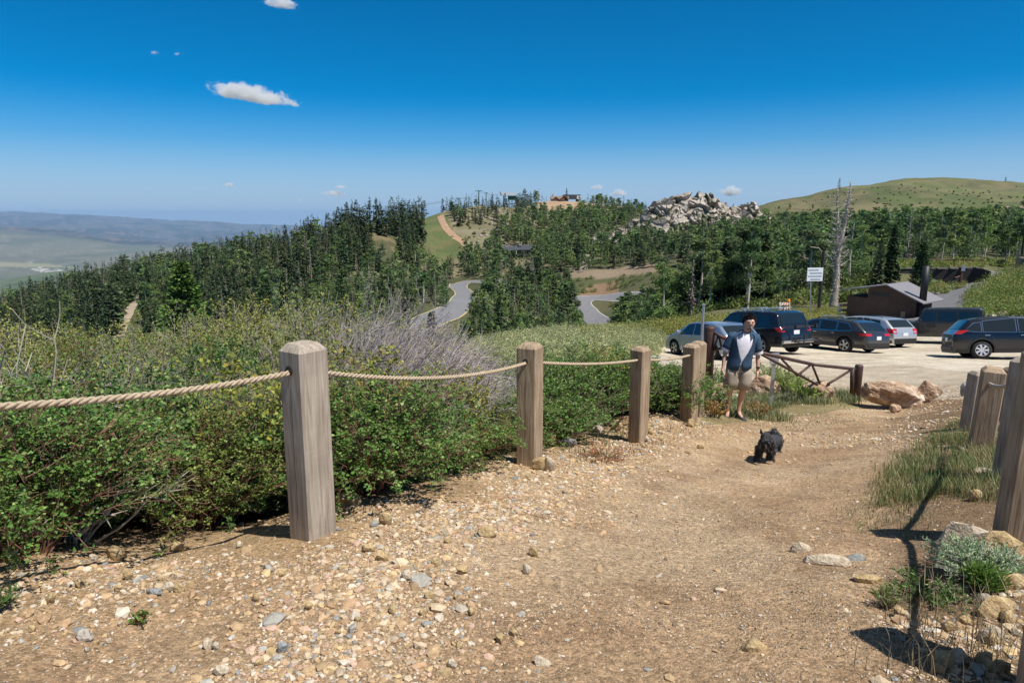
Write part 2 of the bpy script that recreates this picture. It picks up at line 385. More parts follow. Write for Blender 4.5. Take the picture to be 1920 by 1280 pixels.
gcol = ground_color(GX, GY, GZ).reshape(-1, 3)
# ground material: colour of the soil x grain, with pebbly bump near by
gm = bpy.data.materials.new('soil'); gm.use_nodes = True; n = gm.node_tree.nodes; L = gm.node_tree.links
b = n['Principled BSDF']; b.inputs['Roughness'].default_value = .95; b.inputs['Specular IOR Level'].default_value = .2
a = n.new('ShaderNodeAttribute'); a.attribute_name = 'Col'; tc = n.new('ShaderNodeTexCoord')
def gnoise(scale, lo, hi, det=8, a0=.3, a1=.7):
    t = n.new('ShaderNodeTexNoise'); t.inputs['Scale'].default_value = scale; t.inputs['Detail'].default_value = det; t.inputs['Roughness'].default_value = .65
    L.new(tc.outputs['Object'], t.inputs['Vector']); r = n.new('ShaderNodeMapRange')
    r.inputs[1].default_value = a0; r.inputs[2].default_value = a1; r.inputs[3].default_value = lo; r.inputs[4].default_value = hi; L.new(t.outputs[0], r.inputs[0]); return r.outputs[0]
def mul(a_, b_):
    m = n.new('ShaderNodeMix'); m.data_type = 'RGBA'; m.blend_type = 'MULTIPLY'; m.inputs[0].default_value = 1
    L.new(a_, m.inputs[6]); L.new(b_, m.inputs[7]); return m.outputs[2]
c = mul(a.outputs['Color'], gnoise(28, .62, 1.38, 9)); c = mul(c, gnoise(2.2, .82, 1.18, 5)); c = mul(c, gnoise(.02, .75, 1.25, 8))
vor = n.new('ShaderNodeTexVoronoi'); vor.inputs['Scale'].default_value = 75; L.new(tc.outputs['Object'], vor.inputs['Vector'])
sepc = n.new('ShaderNodeSeparateColor'); L.new(vor.outputs['Color'], sepc.inputs[0])
rr = n.new('ShaderNodeMapRange'); rr.inputs[1].default_value = 0; rr.inputs[2].default_value = 1; rr.inputs[3].default_value = .72; rr.inputs[4].default_value = 1.32; L.new(sepc.outputs[0], rr.inputs[0])
c = mul(c, rr.outputs[0]); L.new(c, b.inputs['Base Color'])
bp = n.new('ShaderNodeBump'); bp.inputs['Strength'].default_value = .9; bp.inputs['Distance'].default_value = .03
t = n.new('ShaderNodeTexNoise'); t.inputs['Scale'].default_value = 22; t.inputs['Detail'].default_value = 10; t.inputs['Roughness'].default_value = .7; L.new(tc.outputs['Object'], t.inputs['Vector'])
ad = n.new('ShaderNodeMath'); ad.operation = 'SUBTRACT'; ms = n.new('ShaderNodeMath'); ms.operation = 'MULTIPLY'; ms.inputs[1].default_value = .28
L.new(vor.outputs['Distance'], ms.inputs[0]); L.new(t.outputs[0], ad.inputs[0]); L.new(ms.outputs[0], ad.inputs[1])
L.new(ad.outputs[0], bp.inputs['Height']); L.new(bp.outputs[0], b.inputs['Normal'])
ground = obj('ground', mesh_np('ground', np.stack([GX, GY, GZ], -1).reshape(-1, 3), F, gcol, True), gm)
tag(ground, 'sandy trail, gravel, meadow slopes, wooded hills and the far valley', None, None, 'structure')

# ------------------------------------------------------------------ roads as ribbons on the ground
def smooth_line(pts, step):
    P = np.array(pts, float); n_ = len(P); out = []
    for i in range(n_-1):
        p0 = P[max(i-1, 0)]; p1 = P[i]; p2 = P[i+1]; p3 = P[min(i+2, n_-1)]
        m = max(2, int(np.linalg.norm(p2-p1)/step))
        for t in np.arange(m)/m:
            out.append(.5*((2*p1)+(-p0+p2)*t+(2*p0-5*p1+4*p2-p3)*t*t+(-p0+3*p1-3*p2+p3)*t**3))
    out.append(P[-1]); return np.array(out)
def ribbon(line, w, off, lo=-1.0, hi=1.0, nl=7, height=None):
    P = smooth_line(line, 1.5)[:, :2]; T = np.gradient(P, axis=0); T /= np.linalg.norm(T, axis=1)[:, None]+1e-9; N = np.stack([-T[:, 1], T[:, 0]], -1)
    s = np.linspace(lo, hi, nl)*w/2; X = P[:, None, :] + N[:, None, :]*s[None, :, None]
    zc = terr(X[..., 0], X[..., 1]); z = zc + off
    V = np.concatenate([X, z[..., None]], -1).reshape(-1, 3); m = len(P); ii = np.arange(m*nl).reshape(m, nl)
    Fq = np.stack([ii[:-1, :-1], ii[:-1, 1:], ii[1:, 1:], ii[1:, :-1]], -1).reshape(-1, 4)
    return V, Fq[:, ::-1]
asph = mat('asphalt', (.17, .17, .18), .9, vary=.12, vscale=.4, bump=.2, bscale=8)
tarm = mat('old_tarmac', (.16, .155, .155), .95, vary=.2, vscale=1.0, bump=.4, bscale=6)
dirtm = mat('dirt_track', (.33, .265, .185), 1, vary=.2, vscale=.5, bump=.4, bscale=3)
ypaint = mat('yellow_line', (.50, .40, .14), .8, vary=.15, vscale=.8)
def rd(name, pix, w, off, m, label, edge=None, Ym=100, Yx=500):
    line = [hit(px, py, Ym if len(p_) == 0 else p_[0], Yx) for px, py, *p_ in pix]
    V, Fq = ribbon(line, w, off); o = obj(name, mesh_np(name, V, Fq, None, True), m); tag(o, label, None, None, 'structure')
    return o, line
ROAD1, line1 = rd('road', [(745, 648, 118), (800, 603, 140), (838, 587, 160), (866, 568, 180), (872, 551, 200), (859, 538, 230), (872, 530, 260), (905, 528, 270), (945, 530, 280)], 8.0, .14, asph, 'grey mountain road curving in an S down between the trees')
for sgn, wdt in ((-1, 1), (1, 1)):
    V, Fq = ribbon(line1, 8.0, .165, sgn*.93-.035, sgn*.93+.035, 2)
    o = obj('edge_line', mesh_np('edge_line', V, Fq, None, True), ypaint, ROAD1)
ROAD2, line2 = rd('road', [(1190, 556, 235), (1150, 557, 225), (1110, 559, 215), (1088, 568, 200), (1098, 584, 170), (1120, 603, 140), (1150, 625, 120)], 8.5, .14, asph, 'lower grey road with a car on it, coming out behind the aspens')
for sgn in (-1, 1):
    V, Fq = ribbon(line2, 8.5, .165, sgn*.93-.03, sgn*.93+.03, 2)
    obj('edge_line', mesh_np('edge_line', V, Fq, None, True), mat('pale_line', (.5, .48, .4), .8), ROAD2)
rd('dirt_road', [(222, 632, 165), (228, 612, 175), (240, 588, 190), (252, 568, 220), (263, 550, 250), (272, 542, 270)], 3.3, .12, dirtm, 'pale dirt road climbing through the conifers at left')
rd('dirt_road', [(826, 404, 420), (832, 420, 400), (846, 438, 380), (866, 452, 370), (876, 460, 365)], 4.5, .12, mat('red_dirt', (.33, .21, .13), 1, vary=.2, vscale=.3), 'reddish track down the edge of the grassy ski run')
rd('ramp', [(1742, 604, 46), (1768, 580, 50), (1788, 560, 56), (1803, 545, 60), (1840, 522, 66), (1900, 506, 72)], 6.0, .05, tarm, 'grey gravel ramp rising behind the restroom', Ym=46, Yx=110)
# ------------------------------------------------------------------ air
hz = MB().box((0, 21480, -395), (130000, 43100, 1100)).build('haze')
hz['kind'] = 'stuff'; hm = bpy.data.materials.new('haze'); hm.use_nodes = True; n = hm.node_tree.nodes; n.clear()
v = n.new('ShaderNodeVolumePrincipled'); v.inputs['Color'].default_value = (.47, .70, 1.0, 1); v.inputs['Density'].default_value = 2.4e-5; v.inputs['Anisotropy'].default_value = 0.15
o_ = n.new('ShaderNodeOutputMaterial'); hm.node_tree.links.new(v.outputs[0], o_.inputs['Volume']); hz.data.materials.append(hm)
# ------------------------------------------------------------------ vegetation builders
def rnd_unit(n, rg=R):
    v = rg.normal(size=(n, 3)); return v/np.linalg.norm(v, axis=1)[:, None]
def blades(P, A, Wd, l, w, fold=.0):
    """diamond leaves: base P, axis A (unit), width dir Wd (unit), length l, width w -> V, F"""
    n_ = len(P); l = np.broadcast_to(l, n_)[:, None]; w = np.broadcast_to(w, n_)[:, None]
    N = np.cross(A, Wd)
    V = np.stack([P, P + A*l*.5 + Wd*w*.5 + N*l*fold, P + A*l, P + A*l*.5 - Wd*w*.5 + N*l*fold], 1).reshape(-1, 3)
    F = np.arange(n_*4).reshape(n_, 4); return V, F
def perp(A, rg=R):
    r = rnd_unit(len(A), rg); w = np.cross(A, r); return w/(np.linalg.norm(w, axis=1)[:, None]+1e-9)
def leafcol(n_, base, var=.25, alt=None, pa=.2, rg=R):
    c = np.array(base)[None]*(1+rg.uniform(-var, var, (n_, 1)))*(1+rg.uniform(-.1, .1, (n_, 3)))
    if alt is not None:
        k = rg.random(n_) < pa; c[k] = np.array(alt)*(1+rg.uniform(-var, var, (k.sum(), 1)))
    return np.clip(c, 0, 1)
def conifer(h, r, nq, seed, base=(.045, .075, .03), lowest=.08, clump=1.0, tip=(.075, .11, .035), power=.85, wh=24, droop=.25):
    rg = np.random.default_rng(seed); V = []; Cc = []
    nb = max(30, nq//6); t = lowest + (1-lowest)*np.sort(rg.random(nb))**.9
    t = np.round(t*wh)/wh + rg.normal(0, .006, nb); t = np.clip(t, lowest, .995)
    az = rg.uniform(0, 2*math.pi, nb); lob = .75+.35*vnoise(az*1.3, t*7, seed)
    L_ = r*((1-t)**power)*lob*rg.uniform(.7, 1.12, nb)*clump + .02*h*.5
    L_ *= np.minimum(1, .55+(t-lowest)*5)
    s = np.tile(np.linspace(.28, 1.0, 6), nb); bi = np.repeat(np.arange(nb), 6)
    d = np.stack([np.cos(az), np.sin(az), np.zeros(nb)], -1)[bi]
    P = d*(L_[bi]*s*.82)[:, None]; P[:, 2] = t[bi]*h - L_[bi]*s*droop + L_[bi]*s*s*droop*.55 + rg.normal(0, .01*h, len(s))*.6
    A = d + rg.normal(0, .55, d.shape)*np.array([1, 1, .35]); A[:, 2] -= .12; A /= np.linalg.norm(A, axis=1)[:, None]
    up = np.array([0, 0, 1.0])[None] + rg.normal(0, .45, A.shape); Wd = np.cross(A, up); Wd /= np.linalg.norm(Wd, axis=1)[:, None]
    l = (L_[bi]*.42+.02*h)*rg.uniform(.7, 1.3, len(s)); Vv, F = blades(P, A, Wd, l, l*.72, -.06)
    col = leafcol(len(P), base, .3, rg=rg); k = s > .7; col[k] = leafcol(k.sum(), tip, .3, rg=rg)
    # leader
    n2 = 8; P2 = np.zeros((n2, 3)); P2[:, 2] = h*np.linspace(.93, 1, n2); A2 = rg.normal(0, .25, (n2, 3)); A2[:, 2] = 1; A2 /= np.linalg.norm(A2, axis=1)[:, None]
    V2, F2 = blades(P2, A2, perp(A2, rg), h*.035, h*.012)
    return np.r_[Vv, V2], np.r_[F, F2+len(Vv)], np.repeat(np.r_[col, leafcol(n2, tip, rg=rg)], 4, 0)
def trunk_mesh(h, r0, r1, seed, bend=.02, n_=6, limbs=0, t0=0.0, limb_len=.2):
    rg = np.random.default_rng(seed+99); m = MB(); b = rg.uniform(-1, 1, 2)*bend*h
    pts = [(b[0]*math.sin(t*3), b[1]*math.sin(t*2.3), h*t) for t in np.linspace(-.03, 1, 7)]
    m.tube(pts, list(np.linspace(r0, r1, 7)), n_)
    for i in range(limbs):
        t = rg.uniform(max(t0, .35), .9); a = rg.uniform(0, 6.28); q = (b[0]*math.sin(t*3), b[1]*math.sin(t*2.3), h*t); l = h*limb_len*rg.uniform(.6, 1.2)*(1.15-t)
        e = (q[0]+math.cos(a)*l, q[1]+math.sin(a)*l, q[2]+l*.9); mm = tuple((q[k]*.5+e[k]*.5)+(.0, .0, -.08*l)[k] for k in range(3))
        m.tube([q, mm, e], [r0*.35, r0*.22, r0*.08], 4)
    return m
def aspen(h, r, nq, seed, base=(.085, .135, .05), alt=(.13, .18, .075), bottom=.38):
    rg = np.random.default_rng(seed); ncl = 16
    cz = rg.uniform(bottom, .95, ncl); ca = rg.uniform(0, 6.28, ncl); tt = (cz-bottom)/(1-bottom)
    cr = r*np.sqrt(rg.random(ncl))*(.95*np.sin(np.clip(.25+tt*.75, 0, 1)*math.pi)+.15)*.8
    ctr = np.stack([np.cos(ca)*cr, np.sin(ca)*cr, cz*h], -1); rad = r*rg.uniform(.35, .62, ncl)*(1.05-.5*tt)
    k = rg.integers(0, ncl, nq); u = rnd_unit(nq, rg)*(rg.random(nq)**.45)[:, None]
    P = ctr[k]+u*rad[k][:, None]*np.array([1, 1, .85])
    A = rnd_unit(nq, rg); A[:, 2] = A[:, 2]*.6-.15; A /= np.linalg.norm(A, axis=1)[:, None]
    l = h*.028*rg.uniform(.7, 1.4, nq)*math.sqrt(700/nq)*1.35
    V, F = blades(P, A, perp(A, rg), l, l*.85, .12)
    return V, F, np.repeat(leafcol(nq, base, .2, alt, .35, rg), 4, 0)
def deadcrown(h, r, n_, seed):
    """bare drooping branches of a dead conifer as thin slivers"""
    rg = np.random.default_rng(seed); t = rg.uniform(.12, .97, n_); az = rg.uniform(0, 6.28, n_); L_ = r*(1-t*.85)*rg.uniform(.35, 1, n_)
    d = np.stack([np.cos(az), np.sin(az), rg.uniform(-.5, .25, n_)], -1); d /= np.linalg.norm(d, axis=1)[:, None]
    P = np.zeros((n_, 3)); P[:, 2] = t*h; V1, F1 = blades(P, d, perp(d, rg), L_, L_*.045+.02)
    k = rg.integers(0, n_, n_*5); s = rg.uniform(.3, 1, n_*5); P2 = P[k]+d[k]*(L_[k]*s)[:, None]; d2 = d[k]+rg.normal(0, .6, (n_*5, 3)); d2[:, 2] -= .3; d2 /= np.linalg.norm(d2, axis=1)[:, None]
    V2, F2 = blades(P2, d2, perp(d2, rg), L_[k]*.4, L_[k]*.05)
    return np.r_[V1, V2], np.r_[F1, F2+len(V1)], np.repeat(leafcol(n_*6, (.22, .18, .155), .35, rg=rg), 4, 0)
M_con = mat('needles', attr=True, tint=(1.25, 1.2, 1.1), rough=.75, spec=.25, trans=.12)
M_asp = mat('aspen_leaves', attr=True, tint=(1.6, 1.5, 1.4), rough=.8, spec=.12, trans=.3)
M_dead = mat('dead_wood', attr=True, rough=.95, spec=.1)
M_bark = mat('conifer_bark', (.10, .075, .055), .95, vary=.3, vscale=3)
M_white = mat('aspen_bark', (.50, .47, .40), .85, vary=.35, vscale=2.5)
M_grey = mat('weathered_wood', (.33, .29, .25), .9, vary=.35, vscale=6, bump=.5, bscale=12)
BUILD = {}
def tree_proto(kind, i, lod):
    k = (kind, i, lod)
    if k in BUILD: return BUILD[k]
    s = 100*i+7
    if kind == 'conifer':
        r = [.17, .13, .21, .15, .19, .24][i]; b = [(.036, .062, .028), (.05, .078, .032), (.04, .06, .03), (.03, .052, .026), (.062, .078, .034), (.045, .07, .03)][i]
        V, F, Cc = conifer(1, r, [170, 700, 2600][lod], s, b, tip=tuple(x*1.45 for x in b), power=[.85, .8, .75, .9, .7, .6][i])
        T = trunk_mesh(.97, .016, .003, s, .008, 5)
    elif kind == 'aspen':
        b = [(.075, .125, .045), (.095, .15, .05), (.06, .105, .045), (.085, .12, .055), (.11, .155, .055), (.07, .12, .05)][i]
        V, F, Cc = aspen(1, [.17, .2, .15, .18, .14, .22][i], [190, 1300, 2600][lod], s, b, tuple(x*1.28 for x in b), [.36, .24, .42, .32, .38, .16][i])
        T = trunk_mesh(.88, .014, .004, s, .03, 5, 4, .4)
    else:
        V, F, Cc = deadcrown(1, [.11, .14, .09][i % 3], [30, 90, 160][lod], s)
        T = trunk_mesh(1, .014, .003, s, .01, 5)
    Tme = T.mesh('trunk'); tv = np.array(T.v)
    BUILD[k] = (V, F, Cc, Tme, tv, T.f); return BUILD[k]
# ------------------------------------------------------------------ where trees stand
def keep(poly, Y):     # places that stay in sight: (sample points of a photo polygon, distance)
    xs = [p[0] for p in poly]; ys = [p[1] for p in poly]
    gx, gy = np.meshgrid(np.arange(min(xs), max(xs)+1, 4), np.arange(min(ys), max(ys)+1, 4)); gx = gx.ravel(); gy = gy.ravel()
    k = inpoly(gx, gy, poly); return (gx[k], gy[k], Y)
KEEP = [keep([(790, 612), (770, 612), (820, 590), (850, 565), (845, 545), (850, 526), (905, 522), (905, 532), (880, 540), (885, 560), (860, 590), (830, 612)], 300),
        keep([(1090, 554), (1150, 552), (1152, 562), (1108, 572), (1145, 612), (1110, 612), (1090, 575)], 240),
        keep([(226, 612), (240, 580), (262, 548), (268, 552), (248, 590), (236, 615)], 270),
        keep([(800, 410), (830, 402), (850, 425), (872, 450), (856, 474), (815, 480), (806, 450)], 500),
        keep([(1032, 362), (1088, 362), (1088, 380), (1032, 380)], 700), keep([(938, 357), (966, 357), (966, 376), (938, 376)], 640),
        keep([(944, 455), (1000, 455), (1000, 470), (944, 470)], 400),
        keep([(1075, 518), (1130, 510), (1190, 502), (1190, 508), (1140, 520)], 300), keep([(1100, 550), (1108, 540), (1130, 536), (1130, 550)], 280),
        keep([(1180, 420), (1240, 370), (1300, 362), (1400, 382), (1430, 398), (1420, 405), (1330, 400), (1260, 425)], 360),
        keep([(880, 440), (915, 415), (930, 418), (900, 452)], 480),
        keep([(1500, 500), (1545, 500), (1545, 530), (1500, 530)], 60), keep([(1700, 500), (1850, 500), (1850, 528), (1730, 530)], 104),
        keep([(1430, 382), (1600, 352), (1920, 350), (1920, 385), (1700, 388), (1440, 396)], 600),
        keep([(1545, 480), (1590, 480), (1590, 575), (1545, 575)], 75), keep([(1460, 560), (1500, 560), (1500, 578), (1460, 578)], 100)]
ZONES = [  # name, base polygon, Y range, spacing, mix (conifer, aspen, dead), heights, thing label per kind
    ('the wooded slope at far left', [(-320, 640), (-250, 606), (0, 588), (120, 550), (240, 519), (262, 545), (225, 615), (200, 690), (-320, 730)], (150, 460), 5.6, (.83, .1, .07), (9, 15)),
    ('the wood right of the dirt road', [(270, 550), (250, 516), (400, 489), (560, 462), (640, 436), (660, 440), (700, 500), (560, 560), (560, 640), (245, 660)], (150, 460), 5.4, (.74, .19, .07), (9, 15)),
    ('the stand crowding the left edge of the ski run', [(640, 436), (740, 424), (785, 412), (800, 430), (780, 470), (755, 500), (730, 500), (765, 450), (700, 440), (660, 470)], (300, 470), 6.0, (.97, .0, .03), (12, 18)),
    ('the clearing left of the ski run', [(650, 440), (740, 430), (760, 480), (700, 500), (650, 490)], (300, 440), 17, (1, 0, 0), (8, 12)),
    ('the slope left of the bend in the road', [(560, 560), (700, 500), (760, 470), (800, 484), (850, 490), (850, 520), (845, 550), (835, 575), (780, 590), (740, 640), (560, 690)], (105, 380), 6.4, (.36, .44, .20), (7, 11)),
    ('the hollow between the two roads', [(850, 640), (880, 590), (905, 545), (960, 532), (1070, 538), (1080, 590), (1100, 640), (1110, 690), (840, 690)], (78, 290), 4.7, (.36, .50, .14), (7, 12)),
    ('the slope around the dark-roofed house', [(860, 520), (862, 480), (900, 460), (960, 415), (1060, 395), (1180, 400), (1190, 420), (1120, 470), (1060, 510), (960, 530), (900, 524)], (290, 620), 5.4, (.34, .56, .10), (8, 13)),
    ('the top of the ski run', [(835, 396), (900, 392), (960, 384), (1010, 384), (1000, 400), (900, 440), (870, 440), (850, 410)], (430, 640), 8, (.9, .06, .04), (8, 13)),
    ('the hilltop by the log lodge', [(1010, 392), (1088, 384), (1140, 384), (1215, 400), (1200, 412), (1100, 402), (1020, 402)], (450, 640), 9, (.45, .5, .05), (8, 12)),
    ('the terrace above the cut bank', [(1060, 512), (1080, 480), (1200, 440), (1300, 440), (1400, 430), (1430, 440), (1400, 500), (1250, 500), (1140, 505)], (250, 360), 5.6, (.28, .64, .08), (8, 12.5)),
    ('the grove beyond the sagebrush meadow', [(1152, 650), (1160, 560), (1200, 530), (1300, 540), (1430, 560), (1430, 592), (1300, 640)], (74, 200), 4.3, (.14, .82, .04), (8, 11.5)),
    ('the foot of the rock outcrop', [(1180, 450), (1240, 430), (1420, 420), (1440, 440), (1430, 470), (1200, 470)], (240, 350), 8.5, (.85, .1, .05), (9, 14)),
    ('the aspen grove behind the car park', [(1410, 585), (1410, 520), (1430, 420), (1450, 398), (1560, 404), (1700, 398), (2050, 400), (2050, 492), (1640, 500), (1600, 560), (1560, 572)], (95, 420), 5.6, (.13, .83, .04), (8, 12.5)),
    ('the saddle left of the sage hill', [(1430, 400), (1440, 392), (1500, 392), (1600, 394), (1600, 402), (1440, 408)], (360, 560), 8, (.2, .8, 0), (5, 8)),
    ('the verge behind the retaining wall', [(1600, 540), (1640, 505), (1720, 500), (1720, 530), (1680, 555)], (80, 104), 6.5, (.7, .3, 0), (5, 9)),
]
T_ = []   # kind, proto, x, y, z, h, zone
rgT = np.random.default_rng(21)
for zi, (zn, poly, (Y0, Y1), sp, mix, (h0, h1)) in enumerate(ZONES):
    xs = [p[0] for p in poly]; u0, u1 = (min(xs)-1060)/FPX, (max(xs)-860)/FPX
    sp = sp*.70; A_ = .5*(u1-u0)*(Y1**2-Y0**2)*1.1; n_ = int(A_/(sp*sp)*1.9); n_ = min(n_, 40000)
    yy = np.sqrt(rgT.uniform(Y0**2, Y1**2, n_)); xx = rgT.uniform(u0*1.05, u1*1.05, n_)*yy
    if abs(u0) > .6 or u1 > .6: pass
    zz = terr(xx, yy); px, py, D = proj(np.stack([xx, yy, zz], -1)); ok = inpoly(px, py, poly)
    ok &= ((xx[:, None]-np.array([p[0] for p in line1])[None])**2+(yy[:, None]-np.array([p[1] for p in line1])[None])**2).min(1) > 60
    xx, yy, zz, px, py, D = [a_[ok] for a_ in (xx, yy, zz, px, py, D)]; cell = {}
    for i in range(len(xx)):
        c0 = (int(xx[i]//sp), int(yy[i]//sp))
        if c0 in cell: continue
        cell[c0] = 1; k = rgT.random(); kind = 'conifer' if k < mix[0] else ('aspen' if k < mix[0]+mix[1] else 'dead')
        h = rgT.uniform(h0, h1)*(1 if kind != 'aspen' else .92)*(rgT.uniform(.7, 1.05)); hp = h*FPX/D[i]; wp = hp*.16
        bad = False
        for kx, ky, kY in KEEP:
            if kY > yy[i]+2 and np.any((np.abs(kx-px[i]) < wp*.8) & (ky > py[i]-hp) & (ky < py[i]+2)): bad = True; break
        if bad: continue
        T_.append((kind, int(rgT.integers(0, 6)), xx[i], yy[i], zz[i], h, zi, px[i], py[i], hp))
# trees seen against the sky on the hilltop and elsewhere, each put where it stands
def plant(kind, pr, px, top, base, Y, zone, wide=1.0):
    p = atY(px, base, Y); z = gz(p[0], p[1]); _, _, D = proj([p]); pt = atY(px, top, Y); h = pt[2]-z
    if h < 1.5: return
    q = proj([[p[0], p[1], z]]); T_.append((kind, pr, p[0], p[1], z, h, zone, px, float(q[1][0]), h*FPX/D[0]))
ZN = [z[0] for z in ZONES]
for px, top in [(795, 376), (830, 372), (845, 382), (857, 370), (868, 383), (893, 366), (905, 372), (916, 380), (922, 361), (936, 372), (947, 362), (975, 361), (985, 353), (994, 358), (1003, 356), (1010, 354), (1016, 362), (1024, 366), (1062, 352), (1128, 368), (1137, 380), (1150, 384), (1162, 386), (1198, 380), (1203, 388)]:
    pr = 5 if 974 < px < 1006 else int(rgT.integers(0, 4)); plant('conifer', pr, px, top+0, 386, 560 if px < 960 else 600, 7 if px < 1030 else 8)
rgz = np.random.default_rng(5)
for x0, top in zip(np.linspace(-150, 790, 100), np.interp(np.linspace(-150, 790, 100), [-150, 0, 60, 120, 180, 240, 300, 400, 500, 560, 640, 700, 740, 790], [600, 566, 545, 520, 500, 482, 478, 458, 440, 425, 398, 384, 374, 377])):
    Y = float(np.interp(x0, [-150, 0, 240, 400, 560, 640, 740, 790], [370, 390, 440, 440, 410, 395, 365, 390])); plant('conifer', int(rgz.integers(0, 6)), x0+rgz.uniform(-4, 4), top+rgz.uniform(-3, 15), top+40, Y*rgz.uniform(.97, 1.0), 0 if x0 < 250 else (1 if x0 < 650 else 2))
# who shows: paint front to back on a coarse grid
T_.sort(key=lambda t: t[3]); gridc = np.zeros((340, 620), np.int8); SHOW = []
shr = np.interp(np.arange(620)*4-280, [-280, 0, 130, 200, 330, 470, 560, 700, 800, 880, 960, 1150, 1240, 1300, 1440, 2200], [600, 600, 592, 618, 600, 565, 558, 570, 620, 655, 640, 618, 606, 604, 590, 600])
for t in T_:
    kind, pr, x, y, z, h, zi, px, py, hp = t; wp = hp*(.30 if kind != 'dead' else .12); c = 0
    r0, r1 = int((py-hp)//4), int(py//4); 
    for r in range(max(r0, 0), min(r1+1, 339)):
        f = (r-r0)/max(r1-r0, 1); w_ = wp*(f if kind != 'aspen' else (1 if f < .6 else .25))*.5
        a_, b_ = int((px-w_+280)//4), int((px+w_+280)//4); a_ = max(a_, 0); b_ = min(b_, 619)
        if b_ < a_: continue
        g = gridc[r, a_:b_+1]; vis = (g == 0) & (shr[a_:b_+1] > r*4) & (np.arange(a_, b_+1)*4-280 > -4) & (np.arange(a_, b_+1)*4-280 < 1922); c += int(vis.sum()); g[:] = 1
    SHOW.append(c)
ordk = sorted(range(len(T_)), key=lambda i: -SHOW[i]); cnt = {'conifer': 0, 'aspen': 0, 'dead': 0}; LIM = {'conifer': 285, 'aspen': 285, 'dead': 120}
indiv = set()
for i in ordk:
    k = T_[i][0]
    if SHOW[i] >= 4 and cnt[k] < LIM[k]: indiv.add(i); cnt[k] += 1
KN = {'conifer': ('conifer_tree', 'dark conifer in ', 'conifer', M_con, M_bark, 'conifers in '), 'aspen': ('aspen_tree', 'pale-trunked aspen in ', 'aspen', M_asp, M_white, 'aspens in '), 'dead': ('dead_tree', 'dead tree in ', 'dead tree', M_dead, M_grey, 'dead trees in ')}
cm = {}
SUB = {0: [(120, ' at the left edge'), (9999, ' next to the dirt road')], 1: [(420, ', behind the bushy fir'), (560, ', left of the first post'), (9999, ', right above the first post')],
       12: [(1510, ', left of the notice board'), (1640, ', around the bleached snag'), (1780, ', above the restroom'), (9999, ', above the shrubby bank')], 10: [(1300, ', on its open left side'), (9999, ', by the very dark fir')],
       5: [(970, ', on its left half'), (9999, ', on its right half')], 6: [(980, ', left of the house chimneys'), (9999, ', right of the house chimneys')], 4: [(700, ', far from the road'), (9999, ', beside the road')]}
def subzone(zi, px):
    for a_, s_ in SUB.get(zi, []):
        if px < a_: return s_
    return ''
stuff = {k: [] for k in KN}
for i, t in enumerate(T_):
    kind, pr, x, y, z, h, zi, px, py, hp = t
    if kind == 'dead': pr = pr % 3
    if i in indiv:
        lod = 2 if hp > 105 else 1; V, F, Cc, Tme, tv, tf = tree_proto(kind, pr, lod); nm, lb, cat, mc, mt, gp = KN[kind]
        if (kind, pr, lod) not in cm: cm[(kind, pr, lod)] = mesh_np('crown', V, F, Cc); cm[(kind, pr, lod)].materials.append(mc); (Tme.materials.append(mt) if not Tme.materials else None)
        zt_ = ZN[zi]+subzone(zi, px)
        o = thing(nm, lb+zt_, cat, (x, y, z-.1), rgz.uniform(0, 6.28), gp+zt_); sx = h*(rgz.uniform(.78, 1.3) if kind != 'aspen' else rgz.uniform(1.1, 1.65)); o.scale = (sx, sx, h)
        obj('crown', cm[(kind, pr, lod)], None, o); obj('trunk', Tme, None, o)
    elif SHOW[i] > 0 or rgz.random() < .35:
        stuff[kind].append((pr, x, y, z-.1, h))
for kind, L0 in stuff.items():
    nm, lb, cat, mc, mt, gp = KN[kind]; Vs, Fs, Cs, nn = [], [], [], 0; TV, TF, tn = [], [], 0
    for pr, x, y, z, h in L0:
        V, F, Cc, Tme, tv, tf = tree_proto(kind, pr, 0); a_ = rgz.uniform(0, 6.28); c_, s_ = math.cos(a_), math.sin(a_); sx = h*(rgz.uniform(.9, 1.25) if kind != 'aspen' else rgz.uniform(1.15, 1.7))
        for src, col, lst in ((V, Cc, 0), (tv, None, 1)):
            q = np.stack([(src[:, 0]*c_-src[:, 1]*s_)*sx+x, (src[:, 0]*s_+src[:, 1]*c_)*sx+y, src[:, 2]*h+z], -1)
            if lst == 0: Vs.append(q); Cs.append(col*rgz.uniform(.8, 1.2)); Fs.append(F+nn); nn += len(q)
            else:
                TV.append(q); qf = np.array([f for f in tf if len(f) == 4]); TF.append(qf+tn); tn += len(q)
    if not Vs: continue
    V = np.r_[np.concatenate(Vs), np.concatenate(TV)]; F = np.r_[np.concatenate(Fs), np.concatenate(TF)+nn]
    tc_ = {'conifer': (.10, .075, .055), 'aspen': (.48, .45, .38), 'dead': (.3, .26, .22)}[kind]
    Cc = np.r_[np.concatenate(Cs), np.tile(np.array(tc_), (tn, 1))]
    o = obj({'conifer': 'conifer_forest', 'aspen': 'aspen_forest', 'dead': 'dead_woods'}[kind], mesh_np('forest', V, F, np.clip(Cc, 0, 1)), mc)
    tag(o, {'conifer': 'the mass of smaller dark conifers covering the hillsides', 'aspen': 'the mass of smaller aspens covering the hillsides', 'dead': 'the scattered smaller grey dead trees on the hillsides'}[kind], None, None, 'stuff')
print('TREES', len(T_), cnt, {k: len(v) for k, v in stuff.items()})
